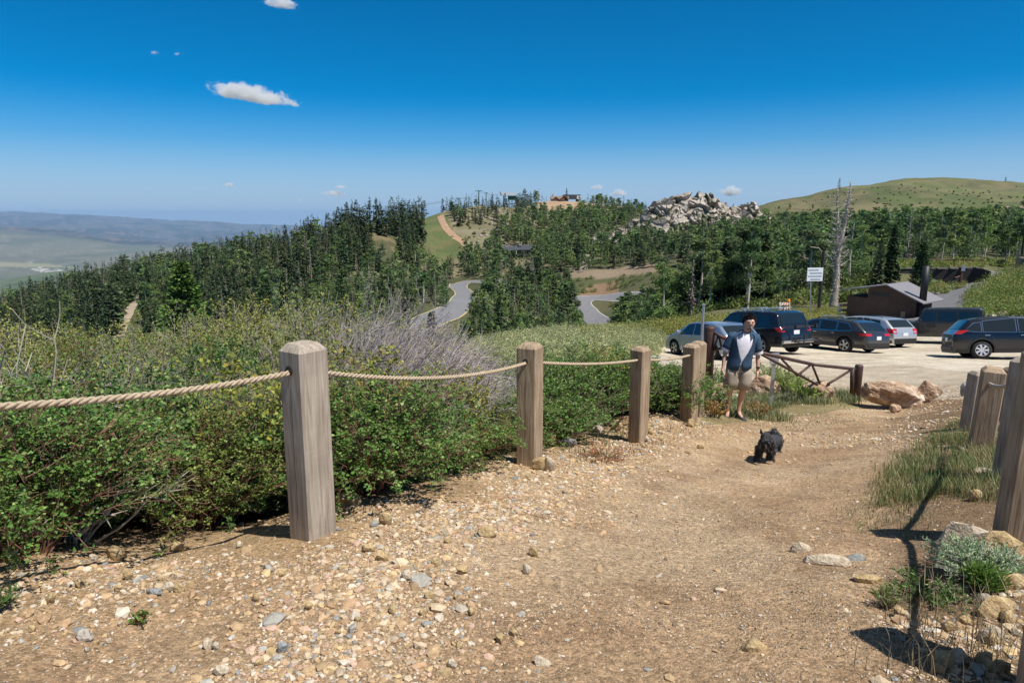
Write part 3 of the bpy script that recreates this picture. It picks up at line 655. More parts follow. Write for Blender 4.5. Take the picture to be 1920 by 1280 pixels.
# ------------------------------------------------------------------ rocks
import bmesh
def ico(sub):
    bm = bmesh.new(); bmesh.ops.create_icosphere(bm, subdivisions=sub, radius=1); V = np.array([v.co[:] for v in bm.verts]); F = np.array([[v.index for v in f.verts] for f in bm.faces]); bm.free(); return V, F
ICO = {s: ico(s) for s in (1, 2, 4, 5)}
def n3(P, s, seed, o=3):
    return (fbm(P[:, 0]*s+P[:, 2]*s*.7, P[:, 1]*s-P[:, 2]*s*.45, o, seed)+fbm(P[:, 2]*s*1.1+P[:, 0]*.3*s, P[:, 0]*s*.6+P[:, 1]*s*.8, o, seed+5)-1)
def rock_v(seed, dims, sub=4, cuts=14, rough=.10, keepd=(.55, .9)):
    rg = np.random.default_rng(seed); V, F = ICO[sub]; V = V.copy()
    N = rnd_unit(cuts, rg)
    for nn_ in N:
        d = rg.uniform(*keepd); k = np.maximum(0, V@nn_-d); V -= k[:, None]*nn_*.96
    V *= (1+n3(V, 1.6, seed, 3)*rough*2.2+n3(V, 6, seed+3, 3)*rough*.8)[:, None]
    V *= np.array(dims)/2/np.abs(V).max(0); return V, F
def rockmat(name, c1, c2, c3, sc=5):
    m = bpy.data.materials.new(name); m.use_nodes = True; n = m.node_tree.nodes; L = m.node_tree.links; b = n['Principled BSDF']
    b.inputs['Roughness'].default_value = .9; b.inputs['Specular IOR Level'].default_value = .25; tc = n.new('ShaderNodeTexCoord')
    t = n.new('ShaderNodeTexNoise'); t.inputs['Scale'].default_value = sc; t.inputs['Detail'].default_value = 10; t.inputs['Roughness'].default_value = .68; t.inputs['Distortion'].default_value = .6; L.new(tc.outputs['Object'], t.inputs['Vector'])
    r = n.new('ShaderNodeValToRGB'); L.new(t.outputs[0], r.inputs[0]); e = r.color_ramp.elements; e[0].position = .34; e[0].color = (*c1, 1); e[1].position = .66; e[1].color = (*c3, 1); q = e.new(.5); q.color = (*c2, 1)
    t2 = n.new('ShaderNodeTexNoise'); t2.inputs['Scale'].default_value = sc*9; t2.inputs['Detail'].default_value = 6; L.new(tc.outputs['Object'], t2.inputs['Vector'])
    mr = n.new('ShaderNodeMapRange'); mr.inputs[1].default_value = .3; mr.inputs[2].default_value = .7; mr.inputs[3].default_value = .7; mr.inputs[4].default_value = 1.25; L.new(t2.outputs[0], mr.inputs[0])
    mx = n.new('ShaderNodeMix'); mx.data_type = 'RGBA'; mx.blend_type = 'MULTIPLY'; mx.inputs[0].default_value = 1; L.new(r.outputs[0], mx.inputs[6]); L.new(mr.outputs[0], mx.inputs[7]); L.new(mx.outputs[2], b.inputs['Base Color'])
    bp = n.new('ShaderNodeBump'); bp.inputs['Strength'].default_value = .8; bp.inputs['Distance'].default_value = .05/sc*2; L.new(t2.outputs[0], bp.inputs['Height']); L.new(bp.outputs[0], b.inputs['Normal']); return m
RM = {'orange': rockmat('orange_rock', (.19, .105, .06), (.44, .31, .21), (.66, .56, .45), 2.2), 'tan': rockmat('tan_rock', (.26, .17, .08), (.44, .32, .165), (.52, .42, .27), 9),
      'grey': rockmat('grey_rock', (.14, .145, .14), (.27, .28, .27), (.38, .37, .34), 9), 'pale': rockmat('pale_rock', (.36, .29, .20), (.50, .42, .31), (.58, .52, .43), 9),
      'cliff': rockmat('outcrop_rock', (.15, .13, .105), (.31, .27, .22), (.46, .41, .35), .12), 'whitish': rockmat('whitish_rock', (.30, .25, .20), (.45, .40, .34), (.6, .56, .5), 2.5)}
def rock(px, py, wpx, hpx, label, m='tan', depth=1.0, seed=None, Ymin=1.0, sink=.25, name='rock', group=None, rz=None, cat='rock', tilt=0, cuts=14, Y=None):
    """px,py: middle of its foot; wpx,hpx its size in the photo"""
    p = hit(px, py, Ymin, 60) if Y is None else np.array([atY(px, py, Y)[0], Y, 0]); p[2] = gz(p[0], p[1]); D = proj([p])[2][0]; w, h = wpx*D/FPX, hpx*D/FPX*1.05
    sd = seed if seed is not None else int(px*7+py*13); hh = h/(1-sink)
    V, F = rock_v(sd, (w, w*.7*depth, hh), (5 if w > 1 else 4) if w > .3 else 2, cuts, .10 if w < .9 else .17, (.55, .9) if w < .9 else (.4, .85))
    V[:, 2] += hh*.5-hh*sink; o = obj(name, mesh_np(name, V, F, None, False), RM[m], None, (p[0], p[1]+w*.3*depth, p[2]), (tilt, 0, rz if rz is not None else 0))
    return tag(o, label, cat, group)
rock(1678, 768, 132, 46, 'large orange and tan boulder with a long sloping back, right of the round gate post', 'orange', .8, 5, 10, .2, 'boulder', cat='boulder')
rock(1748, 754, 52, 38, 'small brown boulder tucked against the right end of the large orange boulder', 'orange', 1, 8, 10, .2, 'boulder', cat='boulder')
rock(1542, 752, 68, 34, 'rusty boulder in the grass just left of the round gate post', 'orange', .9, 12, 10, .25, 'boulder', cat='boulder')
rock(1437, 744, 70, 36, 'pinkish low boulder in the grass beside the standing man', 'orange', .9, 15, 10, .25, 'boulder', cat='boulder')
rock(1682, 774, 22, 15, 'small loose orange stone at the foot of the large boulder', 'orange', 1, 19, 10, .2, cat='stone')
rock(1812, 742, 20, 24, 'grey upright stone at the edge of the car park behind the right fence', 'grey', 1, 22, 10, .2, cat='stone')
rock(920, 664, 60, 24, 'long pale boulder in the sagebrush beyond the second fence post', 'whitish', .7, 31, 12, .3, 'boulder', cat='boulder', Y=17)
rock(1196, 668, 70, 24, 'flat pale boulder showing behind the third fence post', 'whitish', .7, 33, 12, .3, 'boulder', cat='boulder', Y=17)
rock(1240, 672, 58, 28, 'grey and orange boulder near the front wheel of the silver-blue hatchback', 'whitish', .8, 37, 12, .3, 'boulder', cat='boulder', Y=17.5)
rock(1262, 712, 44, 32, 'cracked whitish rock behind the fourth fence post', 'pale', .8, 41, 9, .3, 'boulder', cat='boulder', Y=12.8)
rock(1234, 704, 50, 26, 'broken pink and white rock between the third and fourth fence posts', 'whitish', .8, 43, 9, .3, 'boulder', cat='boulder', Y=12.4)
rock(1120, 812, 40, 22, 'cream rock in the dug-out bank between the second and third fence posts', 'pale', .9, 45, 6, .2)
rock(1158, 808, 26, 20, 'small tan rock touching the third fence post on its left', 'tan', .9, 46, 6, .2)
rock(1063, 838, 38, 20, 'blue-grey slab leaning in the soil right of the second fence post', 'grey', .5, 47, 5, .1, tilt=.3)
rock(1042, 836, 30, 24, 'rounded tan rock right behind the second fence post', 'tan', .9, 48, 5, .2)
rock(1012, 882, 30, 26, 'yellowish angular stone at the foot of the second fence post', 'tan', .8, 49, 4.5, .15)
rock(1030, 884, 26, 30, 'pinkish upright stone leaning at the foot of the second fence post', 'pale', .6, 50, 4.5, .15, tilt=.2)
rock(1812, 1028, 90, 44, 'tan wedge of rock lying above the silvery sagebrush', 'pale', .6, 51, 2.5, .2, rz=-.3)
rock(1890, 1052, 74, 50, 'big yellow-tan rock at the foot of the nearest right fence post', 'tan', .8, 53, 2.5, .25)
rock(1905, 1112, 60, 34, 'tan block below the silvery sagebrush at the photo\'s right edge', 'tan', .8, 54, 2.2, .25)
rock(1882, 1160, 84, 36, 'flat orange-tan slab with a sunlit top, below the sagebrush at right', 'tan', .8, 55, 2.2, .25)
rock(1868, 1208, 46, 36, 'blocky cream stone under the flat orange-tan slab', 'pale', .8, 56, 2, .25)
rock(1835, 940, 28, 22, 'tan stone in front of the second right fence post', 'tan', .9, 57, 3, .2)
rock(1846, 893, 38, 14, 'whitish flat stone in the grass by the second right fence post', 'pale', .7, 58, 3.5, .2)
rock(1560, 1062, 90, 22, 'long flat tan stone bedded in the right side of the trail', 'pale', .6, 59, 2, .5, rz=-.15)
rock(1508, 1034, 44, 16, 'pale flat stone half buried just above the long trail stone', 'pale', .7, 60, 2, .5)
rock(1610, 1052, 44, 12, 'grey-green flat stone bedded right of the long trail stone', 'grey', .7, 61, 2, .5)
rock(1632, 1094, 60, 16, 'orange flat stone half buried in the right edge of the trail', 'tan', .7, 62, 2, .5)
rock(1422, 1222, 58, 18, 'rounded brown stone bedded in the lower middle of the trail', 'tan', .8, 63, 1.8, .5)
rock(1015, 1248, 40, 14, 'pale flat stone sunk in the trail at the bottom of the photo', 'pale', .8, 64, 1.6, .5)
rock(210, 1050, 46, 26, 'pale tan block of stone at the edge of the shrubs left of the first post', 'tan', .8, 65, 2, .2)
rock(20, 1038, 24, 14, 'white stone by the shrubs at the left edge of the photo', 'whitish', .8, 66, 2, .2)
rock(238, 1088, 20, 22, 'small dark tan stone standing in the dirt under the pale tan block', 'tan', .8, 67, 2, .2)
rock(155, 1202, 34, 18, 'pinkish-white flat stone in the dirt at lower left', 'whitish', .8, 68, 1.8, .2)
rock(285, 1118, 30, 14, 'dark grey stone in the stone cluster at lower left', 'grey', .8, 69, 1.8, .2)
rock(315, 1110, 30, 18, 'pale grey stone in the stone cluster at lower left', 'pale', .8, 70, 1.8, .2)
rock(528, 1225, 22, 22, 'dark grey-brown stone upright in the bottom middle of the gravel', 'grey', .8, 71, 1.8, .2)
rock(412, 1268, 34, 20, 'cream stone in the gravel at the very bottom', 'pale', .8, 72, 1.6, .2)
rock(912, 1008, 38, 20, 'broad tan stone in the gravel right of the first post', 'tan', .8, 73, 2.5, .3)
rock(650, 950, 66, 24, 'crumbling yellow-tan rock in the bank right of the first post', 'tan', .8, 74, 2.8, .35)
rock(722, 985, 26, 26, 'yellow-tan stone in the bank right of the first post', 'tan', .8, 75, 2.8, .2)
rock(690, 1036, 28, 14, 'small pointed tan stone right of the first post\'s foot', 'tan', .8, 76, 2.6, .2)
rock(1375, 688+60, 40, 8, 'low rubble by the pale gravel under the gate', 'pale', .8, 77, 11, .4)
rgR = np.random.default_rng(77)
for i in range(64):     # further single stones, told apart by nothing but where the gravel is
    px, py = rgR.uniform(20, 1000), rgR.uniform(1010, 1270)
    if i >= 40: px, py = rgR.uniform(1690, 1915), rgR.uniform(1120, 1275)
    if i >= 56: px, py = rgR.uniform(1190, 1320), rgR.uniform(800, 850)
    s = rgR.uniform(12, 26) if i < 40 else rgR.uniform(16, 44)
    if i >= 56: s *= .5
    zn = ('tan stone lying loose in the gravel beside the trail', 'loose stones in the gravel') if i < 40 else (('yellowish rock in the rubble at lower right', 'rubble rocks at lower right') if i < 56 else ('small stone on the trail edge near the fourth post', 'small stones near the fourth post'))
    rock(px, py, s, s*.7, zn[0], ['tan', 'tan', 'pale', 'tan'][i % 4], 1, 500+i, 1.6, .25, group=zn[1], rz=rgR.uniform(0, 3), cat='stone')
# gravel: countless small stones
def gravel():
    V0, F0 = ICO[1]; rg = np.random.default_rng(3); var = []
    for s in range(8):
        V, _ = rock_v(900+s, (2, 2*rg.uniform(.6, .95), 2*rg.uniform(.4, .7)), 1, 7, .05, (.5, .85)); var.append(V)
    n_ = 400000; py = rg.uniform(0, 1, n_)
    y = 1.5*(16/1.5)**rg.random(n_); x = rg.uniform(-1, 1, n_)*(y*.86+.6)
    z = terr(x, y); px, pyy, D = proj(np.stack([x, y, z], -1)); L_ = left_of_fence(x, y)
    lane = np.interp(pyy, [780, 850, 900, 980, 1080, 1180, 1290], [1230, 1160, 1080, 860, 700, 640, 560]); wl = np.interp(pyy, [780, 900, 1000, 1280], [60, 130, 190, 240])
    dens = .02+.95*np.exp(-((px-lane)/wl)**2)+.5*np.exp(-((L_+.2)/.5)**2)+.9*(px > 1640)*(pyy > 1080)+.45*(px > 1200)*(pyy < 840)
    cl = fbm(x*1.7, y*1.7, 3, 301); lw = np.exp(-((px-lane)/(wl*.8))**2); dens = dens*np.maximum(sstep(.32, .62, cl)*1.2, lw*1.3)
    k = (rg.random(n_) < dens*(.45+.02*y)) & (L_ < .9) & (px > -120) & (px < 2040); x, y, z, D = x[k], y[k], z[k], D[k]; m = len(x)
    s = .0050*np.exp(rg.normal(0, .6, m))*(1+.08*y); s = np.clip(s, .003, .035); big = rg.random(m) < .02; s[big] *= 1.5
    vi = rg.integers(0, 8, m); a = rg.uniform(0, 6.28, m); ti = rg.normal(0, .35, m)
    B = np.stack(var)[vi]; B = B*s[:, None, None]; ca, sa = np.cos(ti)[:, None], np.sin(ti)[:, None]
    Yr = B[..., 1]*ca-B[..., 2]*sa; Zr = B[..., 1]*sa+B[..., 2]*ca; ca, sa = np.cos(a)[:, None], np.sin(a)[:, None]
    X = B[..., 0]*ca-Yr*sa+x[:, None]; Yv = B[..., 0]*sa+Yr*ca+y[:, None]; Zv = Zr+(z+s*.10)[:, None]
    pal = np.array([(.46, .32, .18), (.54, .42, .28), (.40, .26, .15), (.55, .48, .38), (.37, .35, .30), (.24, .24, .225), (.50, .34, .25), (.52, .38, .2), (.62, .57, .5)])
    ci = rg.choice(9, m, p=[.27, .23, .16, .10, .05, .035, .07, .07, .015]); col = pal[ci]*rg.uniform(.75, 1.15, (m, 1))
    nv = len(V0); V = np.stack([X, Yv, Zv], -1).reshape(-1, 3); F = (F0[None]+(np.arange(m)*nv)[:, None, None]).reshape(-1, 3)
    print('GRAVEL', m)
    o = obj('gravel', mesh_np('gravel', V, F, np.repeat(np.clip(col, 0, 1), nv, 0)), mat('gravel', attr=True, rough=.9, spec=.25, bump=.3, bscale=90, vary=.18, vscale=60, det=3))
    tag(o, 'loose tan and grey gravel scattered over the trail', None, None, 'stuff')
gravel()
def grit():
    rg = np.random.default_rng(31); n_ = 150000; y = 1.6*(9/1.6)**rg.random(n_); x = rg.uniform(-1, 1, n_)*(y*.84+.5); z = terr(x, y); px, py, D = proj(np.stack([x, y, z], -1))
    k = (left_of_fence(x, y) < .5) & (px > -40) & (px < 1960) & (rg.random(n_) < .25+.75*sstep(.35, .65, fbm(x*2.3, y*2.3, 3, 311))); x, y, z = x[k], y[k], z[k]; m = len(x)
    s = .0022*np.exp(rg.normal(0, .4, m))*(1+.10*y); B = np.array([(1, 0, 0), (-1, 0, 0), (0, 1, 0), (0, -1, 0), (0, 0, .7), (0, 0, -.7)])[None]+rg.normal(0, .25, (m, 6, 3)); a = rg.uniform(0, 6.28, m); ca, sa = np.cos(a)[:, None], np.sin(a)[:, None]; B = B*s[:, None, None]
    V = np.stack([B[..., 0]*ca-B[..., 1]*sa+x[:, None], B[..., 0]*sa+B[..., 1]*ca+y[:, None], B[..., 2]+z[:, None]+s[:, None]*.3], -1).reshape(-1, 3)
    f = np.array([(0, 2, 4), (2, 1, 4), (1, 3, 4), (3, 0, 4), (2, 0, 5), (1, 2, 5), (3, 1, 5), (0, 3, 5)]); F = (f[None]+(np.arange(m)*6)[:, None, None]).reshape(-1, 3)
    pal = np.array([(.38, .275, .175), (.48, .39, .28), (.27, .19, .12), (.55, .48, .40), (.33, .31, .28), (.19, .14, .10)]); col = pal[rg.choice(6, m, p=[.3, .22, .2, .08, .08, .12])]*rg.uniform(.75, 1.15, (m, 1))
    tag(obj('grit', mesh_np('grit', V, F, np.repeat(np.clip(col, 0, 1), 6, 0)), bpy.data.materials['gravel']), 'fine grit lying all over the trail', None, None, 'stuff')
grit()
# ------------------------------------------------------------------ the rock outcrop: broken ledges on the ridge
def outcrop():
    top = [(1120, 436), (1145, 432), (1180, 416), (1200, 402), (1215, 386), (1235, 373), (1255, 364), (1290, 360), (1330, 362), (1352, 374), (1365, 386), (1400, 380), (1420, 384), (1436, 402)]
    xs = [t[0] for t in top]; ys = [t[1] for t in top]; rg = np.random.default_rng(12)
    U = np.linspace(0, 1, 300); rows_ = []; nf = 92
    tops = np.interp(1108+U*332, xs, ys)+5
    for t in np.linspace(0, 1, nf): rows_.append([atY(1108+u*332, tp+(472-tp)*(1-t)*.92, 338+50*t) for u, tp in zip(U, tops)])
    for t in (.15, .4, .8): rows_.append([atY(1108+u*332, tp, 388)+np.array([0, t*60, -t*34]) for u, tp in zip(U, tops)])
    Q = np.array(rows_); nr_, nc_ = Q.shape[:2]; q = Q.reshape(-1, 3); P2 = q[:, [0, 2]]*np.array([1, 1.25]); h = np.zeros(len(q)); 
    for sc, am, n_ in ((1.0, 3.2, 330), (1.0, 1.5, 1500)):
        S = np.stack([rg.uniform(P2[:, 0].min(), P2[:, 0].max(), n_), rg.uniform(P2[:, 1].min(), P2[:, 1].max(), n_)], -1); k = rg.uniform(-.5, .5, n_); tl = rg.normal(0, .32, (n_, 2)); W2 = P2+np.stack([fbm(P2[:, 0]/3, P2[:, 1]/3, 3, 5)-.5, fbm(P2[:, 0]/3, P2[:, 1]/3, 3, 8)-.5], -1)*2.2
        d2 = np.concatenate([((W2[a:a+4000, None]-S[None])**2).sum(-1).argmin(1) for a in range(0, len(W2), 4000)]); dv = W2-S[d2]; h += am*k[d2]+(dv*tl[d2]).sum(-1)*min(1, am/2)
    h = np.clip(h, -3.2, 3.2); q[:, 2] += h*.75+.3; q[:, 1] -= h*1.3
    green = sstep(.50, .60, fbm(q[:, 0]/7, q[:, 2]/4, 4, 409))*sstep(1.6, -.4, h)*.85; tone = fbm(q[:, 0]/5, q[:, 2]/3, 4, 411)[:, None]; rock_c = np.array((.30, .265, .22))*(1-tone)+np.array((.48, .42, .355))*tone; rock_c = rock_c*(.72+.5*fbm(q[:, 0]*1.2, q[:, 2]*1.5, 3, 413)[:, None])
    col = rock_c*(1-green[:, None])+np.array((.095, .105, .05))*green[:, None]
    ii = np.arange(nr_*nc_).reshape(nr_, nc_); Fq = np.stack([ii[:-1, :-1], ii[:-1, 1:], ii[1:, 1:], ii[1:, :-1]], -1).reshape(-1, 4)
    o = obj('rock_outcrop', mesh_np('rock_outcrop', q, Fq, col, False), mat('outcrop_crag', attr=True, rough=1, spec=.15, vary=.35, vscale=.5, bump=.8, bscale=1.2, bdist=.4)); tag(o, 'craggy pale grey rock outcrop breaking the ridge skyline above the aspens', 'rock outcrop')
outcrop()
# scree on the slope right of the ski run and among the trees
def scree(name, poly, n_, s0, s1, label, Y0, seed, m='cliff'):
    rg = np.random.default_rng(seed); V = []; F = []; c = 0; xs = [p[0] for p in poly]; ys = [p[1] for p in poly]; k = 0
    while k < n_:
        px, py = rg.uniform(min(xs), max(xs)), rg.uniform(min(ys), max(ys))
        if not inpoly(np.array([px]), np.array([py]), poly)[0]: continue
        k += 1; p = hit(px, py, Y0, 700, 400); s = rg.uniform(s0, s1); Vv, Ff = rock_v(seed*100+k, (s*1.3, s, s*.9), 1, 7, .1, (.5, .85)); V.append(Vv+p); F.append(Ff+c); c += len(Vv)
    tag(obj(name, mesh_np(name, np.concatenate(V), np.concatenate(F)), RM[m]), label, None, None, 'stuff')
scree('scree', [(880, 460), (905, 425), (950, 395), (975, 400), (930, 440), (900, 470)], 90, .7, 1.8, 'pale scree on the slope right of the ski run', 300, 61)
scree('rubble', [(1065, 480), (1095, 470), (1115, 500), (1080, 515)], 60, .8, 2, 'pale rubble under the aspens above the road cut', 220, 62)
scree('rubble', [(1800, 585), (1850, 590), (1915, 585), (1915, 610), (1870, 612), (1815, 606)], 50, .3, .9, 'stone rubble at the foot of the shrubby bank behind the car park', 36, 63, 'pale')
scree('rubble', [(1740, 548), (1780, 538), (1785, 546), (1745, 556)], 24, .3, .7, 'stone edging beside the ramp behind the restroom', 50, 64, 'pale')

# ------------------------------------------------------------------ twigs, shrubs, grass
def ttube(paths, r, sides=3):
    """many thin tubes at once: paths (n,k,3), r (n,k)"""
    n_, k_, _ = paths.shape; T = np.gradient(paths, axis=1); T /= np.linalg.norm(T, axis=2)[..., None]+1e-9
    a = np.cross(T, np.array([.31, .17, .93])); a /= np.linalg.norm(a, axis=2)[..., None]+1e-9; b_ = np.cross(T, a); V = []
    for s in range(sides):
        an = 2*math.pi*s/sides; V.append(paths+(a*math.cos(an)+b_*math.sin(an))*r[..., None])
    V = np.stack(V, 2); ii = np.arange(n_*k_*sides).reshape(n_, k_, sides); F = []
    for s in range(sides):
        s2 = (s+1) % sides; F.append(np.stack([ii[:, :-1, s], ii[:, :-1, s2], ii[:, 1:, s2], ii[:, 1:, s]], -1).reshape(-1, 4))
    return V.reshape(-1, 3), np.concatenate(F)
def stems(rg, n_, r, h, spread=1.0, k_=7, lean=(0, 0), wob=.12, base=.12):
    az = rg.uniform(0, 6.28, n_); q = np.sqrt(rg.random(n_)); t = np.linspace(0, 1, k_)
    d = np.stack([np.cos(az), np.sin(az)], -1); hh = h*(1-.45*q**2)*rg.uniform(.75, 1.08, n_)
    P = np.zeros((n_, k_, 3)); out = (r*q*spread)[:, None]*(t**1.2)[None]
    P[..., :2] = d[:, None]*(out[..., None]) + (d*rg.uniform(0, base, (n_, 1)))[:, None] + np.array(lean)[None, None]*(t**1.3)[None, :, None]
    P[..., 2] = hh[:, None]*(1-(1-t)**1.35)[None]
    w = rg.normal(0, wob, (n_, k_, 3))*t[None, :, None]*.5; return P + w*h*.35
def twig_off(rg, P, m, l0, l1, k_=4, up=.2, lean=(0, 0, 0)):
    n_, kk, _ = P.shape; i = rg.integers(0, n_, m); s = rg.uniform(.25, .98, m)*(kk-1); j = np.minimum(s.astype(int), kk-2); f = (s-j)[:, None]
    b_ = P[i, j]*(1-f)+P[i, j+1]*f; T = P[i, j+1]-P[i, j]; T /= np.linalg.norm(T, axis=1)[:, None]+1e-9
    d = T*.8+rg.normal(0, .6, (m, 3)); d[:, 2] += up; d += np.array(lean); d /= np.linalg.norm(d, axis=1)[:, None]; l = rg.uniform(l0, l1, m)
    t = np.linspace(0, 1, k_); Q = b_[:, None]+d[:, None]*(l[:, None]*t[None])[..., None]; Q += np.cumsum(rg.normal(0, .03, Q.shape), 1)*l[:, None, None]; Q[:, 0] = b_; return Q
def shrub_parts(seed, r, h, nst, ntw, nleaf, leaf, col, alt, pa, tw=(.10, .28), var=.3, lean=(0, 0), bare=0., r0=.005, flat=.5, up=.2, tlean=(0, 0, 0)):
    rg = np.random.default_rng(seed); S = stems(rg, nst, r, h, 1, 7, lean); T = twig_off(rg, S, ntw, *tw, 4, up, tlean); T2 = twig_off(rg, T, int(ntw*1.3), tw[0]*.5, tw[1]*.55, 3, up, tlean)
    V1, F1 = ttube(S, np.linspace(r0, r0*.45, 7)[None].repeat(nst, 0)); V2, F2 = ttube(T, np.linspace(r0*.5, r0*.25, 4)[None].repeat(ntw, 0)); V3, F3 = ttube(T2, np.linspace(r0*.35, r0*.15, 3)[None].repeat(len(T2), 0))
    V = np.r_[V1, V2, V3]; F = np.r_[F1, F2+len(V1), F3+len(V1)+len(V2)]
    # leaves on the twigs
    A_ = T if rg.random() < 0 else T2; i = rg.integers(0, len(A_), nleaf); s = rg.uniform(0, 1, nleaf)*(A_.shape[1]-1.001); j = s.astype(int); f = (s-j)[:, None]
    P = A_[i, j]*(1-f)+A_[i, j+1]*f; P[:, 2] = np.maximum(P[:, 2], .01); P += rg.normal(0, leaf*.5, P.shape)
    N = rg.normal(0, 1, (nleaf, 3)); N[:, 2] = np.abs(N[:, 2])+flat; N /= np.linalg.norm(N, axis=1)[:, None]; A = np.cross(N, rnd_unit(nleaf, rg)); A /= np.linalg.norm(A, axis=1)[:, None]; Wd = np.cross(N, A)
    l = leaf*rg.uniform(.55, 1.35, nleaf); LV, LF = blades(P, A, Wd, l, l*.72, .10)
    c = leafcol(nleaf, col, var, alt, pa, rg); return (V, F), (LV, LF, np.repeat(c, 4, 0))
M_leaf = mat('shrub_leaves', attr=True, tint=(1.75, 1.68, 1.2), rough=.5, spec=.35, trans=.28)
M_redstem = mat('reddish_stems', (.17, .085, .05), .8, vary=.3, vscale=9)
M_greystem = mat('grey_twigs', (.36, .31, .30), .85, vary=.35, vscale=4)
M_brownstem = mat('brown_twigs', (.20, .15, .11), .85, vary=.35, vscale=4)
SP = globals()['SP']
PROTO = {}
def shrub_proto(key, mstem, **kw):
    (V, F), (LV, LF, LC) = shrub_parts(**kw); a = mesh_np('stems', V, F); a.materials.append(mstem); b = mesh_np('foliage', LV, LF, LC); b.materials.append(M_leaf); PROTO[key] = (a, b)
G1, G1a = (.062, .125, .032), (.15, .215, .085); OL, OLa = (.15, .165, .048), (.18, .17, .06); GY_, GYa = (.19, .215, .15), (.27, .29, .21)
for i in range(3): shrub_proto(('green', i), [M_redstem, M_brownstem, M_redstem][i], seed=10+i, r=.78, h=1.12, nst=[90, 70, 90][i], ntw=[900, 800, 900][i], nleaf=[16000, 16000, 19000][i], leaf=[.026, .034, .021][i], col=[G1, (.05, .105, .035), (.085, .13, .035)][i], alt=[G1a, (.12, .19, .075), (.17, .20, .06)][i], pa=[.16, .2, .2][i])
for i in range(3): shrub_proto(('olive', i), M_greystem, seed=20+i, r=1.05, h=1.9, nst=45, ntw=650, nleaf=19000, leaf=.036, col=OL, alt=(OLa if i else (.17, .19, .06)), pa=.35, tw=(.15, .42), r0=.0055)
for i in range(2): shrub_proto(('mixed', i), M_greystem, seed=30+i, r=1.0, h=1.5, nst=70, ntw=800, nleaf=9000, leaf=.032, col=(.10, .14, .045), alt=(.2, .19, .06), pa=.3, tw=(.12, .35), r0=.005)
for i in range(2): shrub_proto(('bare', i), M_greystem, seed=40+i, r=1.0, h=1.5, nst=55, ntw=1100, nleaf=900, leaf=.028, col=(.20, .19, .05), alt=OLa, pa=.3, tw=(.15, .42), r0=.0065, lean=(.45, -.1), up=.1, tlean=(.35, 0, .1))
for i in range(2): shrub_proto(('dense', i), M_brownstem, seed=50+i, r=.8, h=1.0, nst=80, ntw=600, nleaf=9000, leaf=.034, col=(.055, .115, .03), alt=(.11, .17, .05), pa=.25)
SN = {'green': ('shrub', 'low green small-leaved shrub behind the rope', 'shrub', 'low green shrubs behind the rope'), 'olive': ('tall_shrub', 'taller yellow-green shrub at the back', 'shrub', 'taller yellow-green shrubs at the back of the thicket'),
      'mixed': ('tall_shrub', 'half-bare grey-twigged shrub mid-thicket', 'shrub', 'half-bare shrubs in the middle of the thicket'), 'bare': ('bare_shrub', 'leafless grey-purple twiggy shrub leaning right between the first two posts', 'shrub', 'leafless twiggy shrubs between the first two posts'),
      'dense': ('shrub', 'dense leafy dark green shrub behind the rope between the second and fourth posts', 'shrub', 'dense dark green shrubs beyond the second post')}
def put_shrub(key, x, y, h, w=None, label=None, group=True, tilt=0):
    nm, lb, cat, gp = SN[key[0]]; q_ = proj([[x, y, gz(x, y)]])[0][0]
    if key[0] in ('green', 'olive', 'mixed'):
        w_ = ', under the left end of the rope' if q_ < 290 else (', just left of the first post' if q_ < 590 else ', right of the first post')
        lb += w_; gp += w_
    base = {'green': 1.12, 'olive': 1.9, 'mixed': 1.5, 'bare': 1.5, 'dense': 1.0}[key[0]]
    o = thing(nm, label or lb, cat, (x, y, gz(x, y)-.04), rgS.uniform(0, 6.28) if key[0] != 'bare' else rgS.uniform(-.5, .4), gp if (group and not label) else None)
    s = h/base; w = w or s; o.scale = (w, w, s); a, b = PROTO[key]; obj('foliage', b, None, o); obj('stems', a, None, o); return o
rgS = np.random.default_rng(8)
# near green band along the rope
y = 2.55
while y < 7.6:
    fx = float(np.interp(y, [-3, 1.6, 3.62, 6.02, 7.78], [-7, -3.2, -1.2, .15, 1.4]))
    off0 = float(np.interp(y, [2.5, 3.2, 3.5, 4.1, 5.2, 5.9, 7.6], [.30, .12, .38, .02, -.02, .35, .70]))
    for k in range(6 if y < 5.4 else 4):
        x = fx-off0-.40-k*.58+rgS.uniform(-.12, .12); yy = y+rgS.uniform(-.15, .15)
        if abs(x) > (yy*.80+1.4): continue
        if min((x-a_)**2+(yy-b_)**2 for a_, b_ in ((-1.17, 3.5), (.16, 5.9))) < .80**2: continue
        put_shrub(('green', int(rgS.integers(0, 3))), x, yy, (rgS.uniform(.66, .98)+.04*k)*float(np.interp(yy, [4.4, 5.4, 7.6], [1, .72, .6])), rgS.uniform(.75, .95))
    y += .50
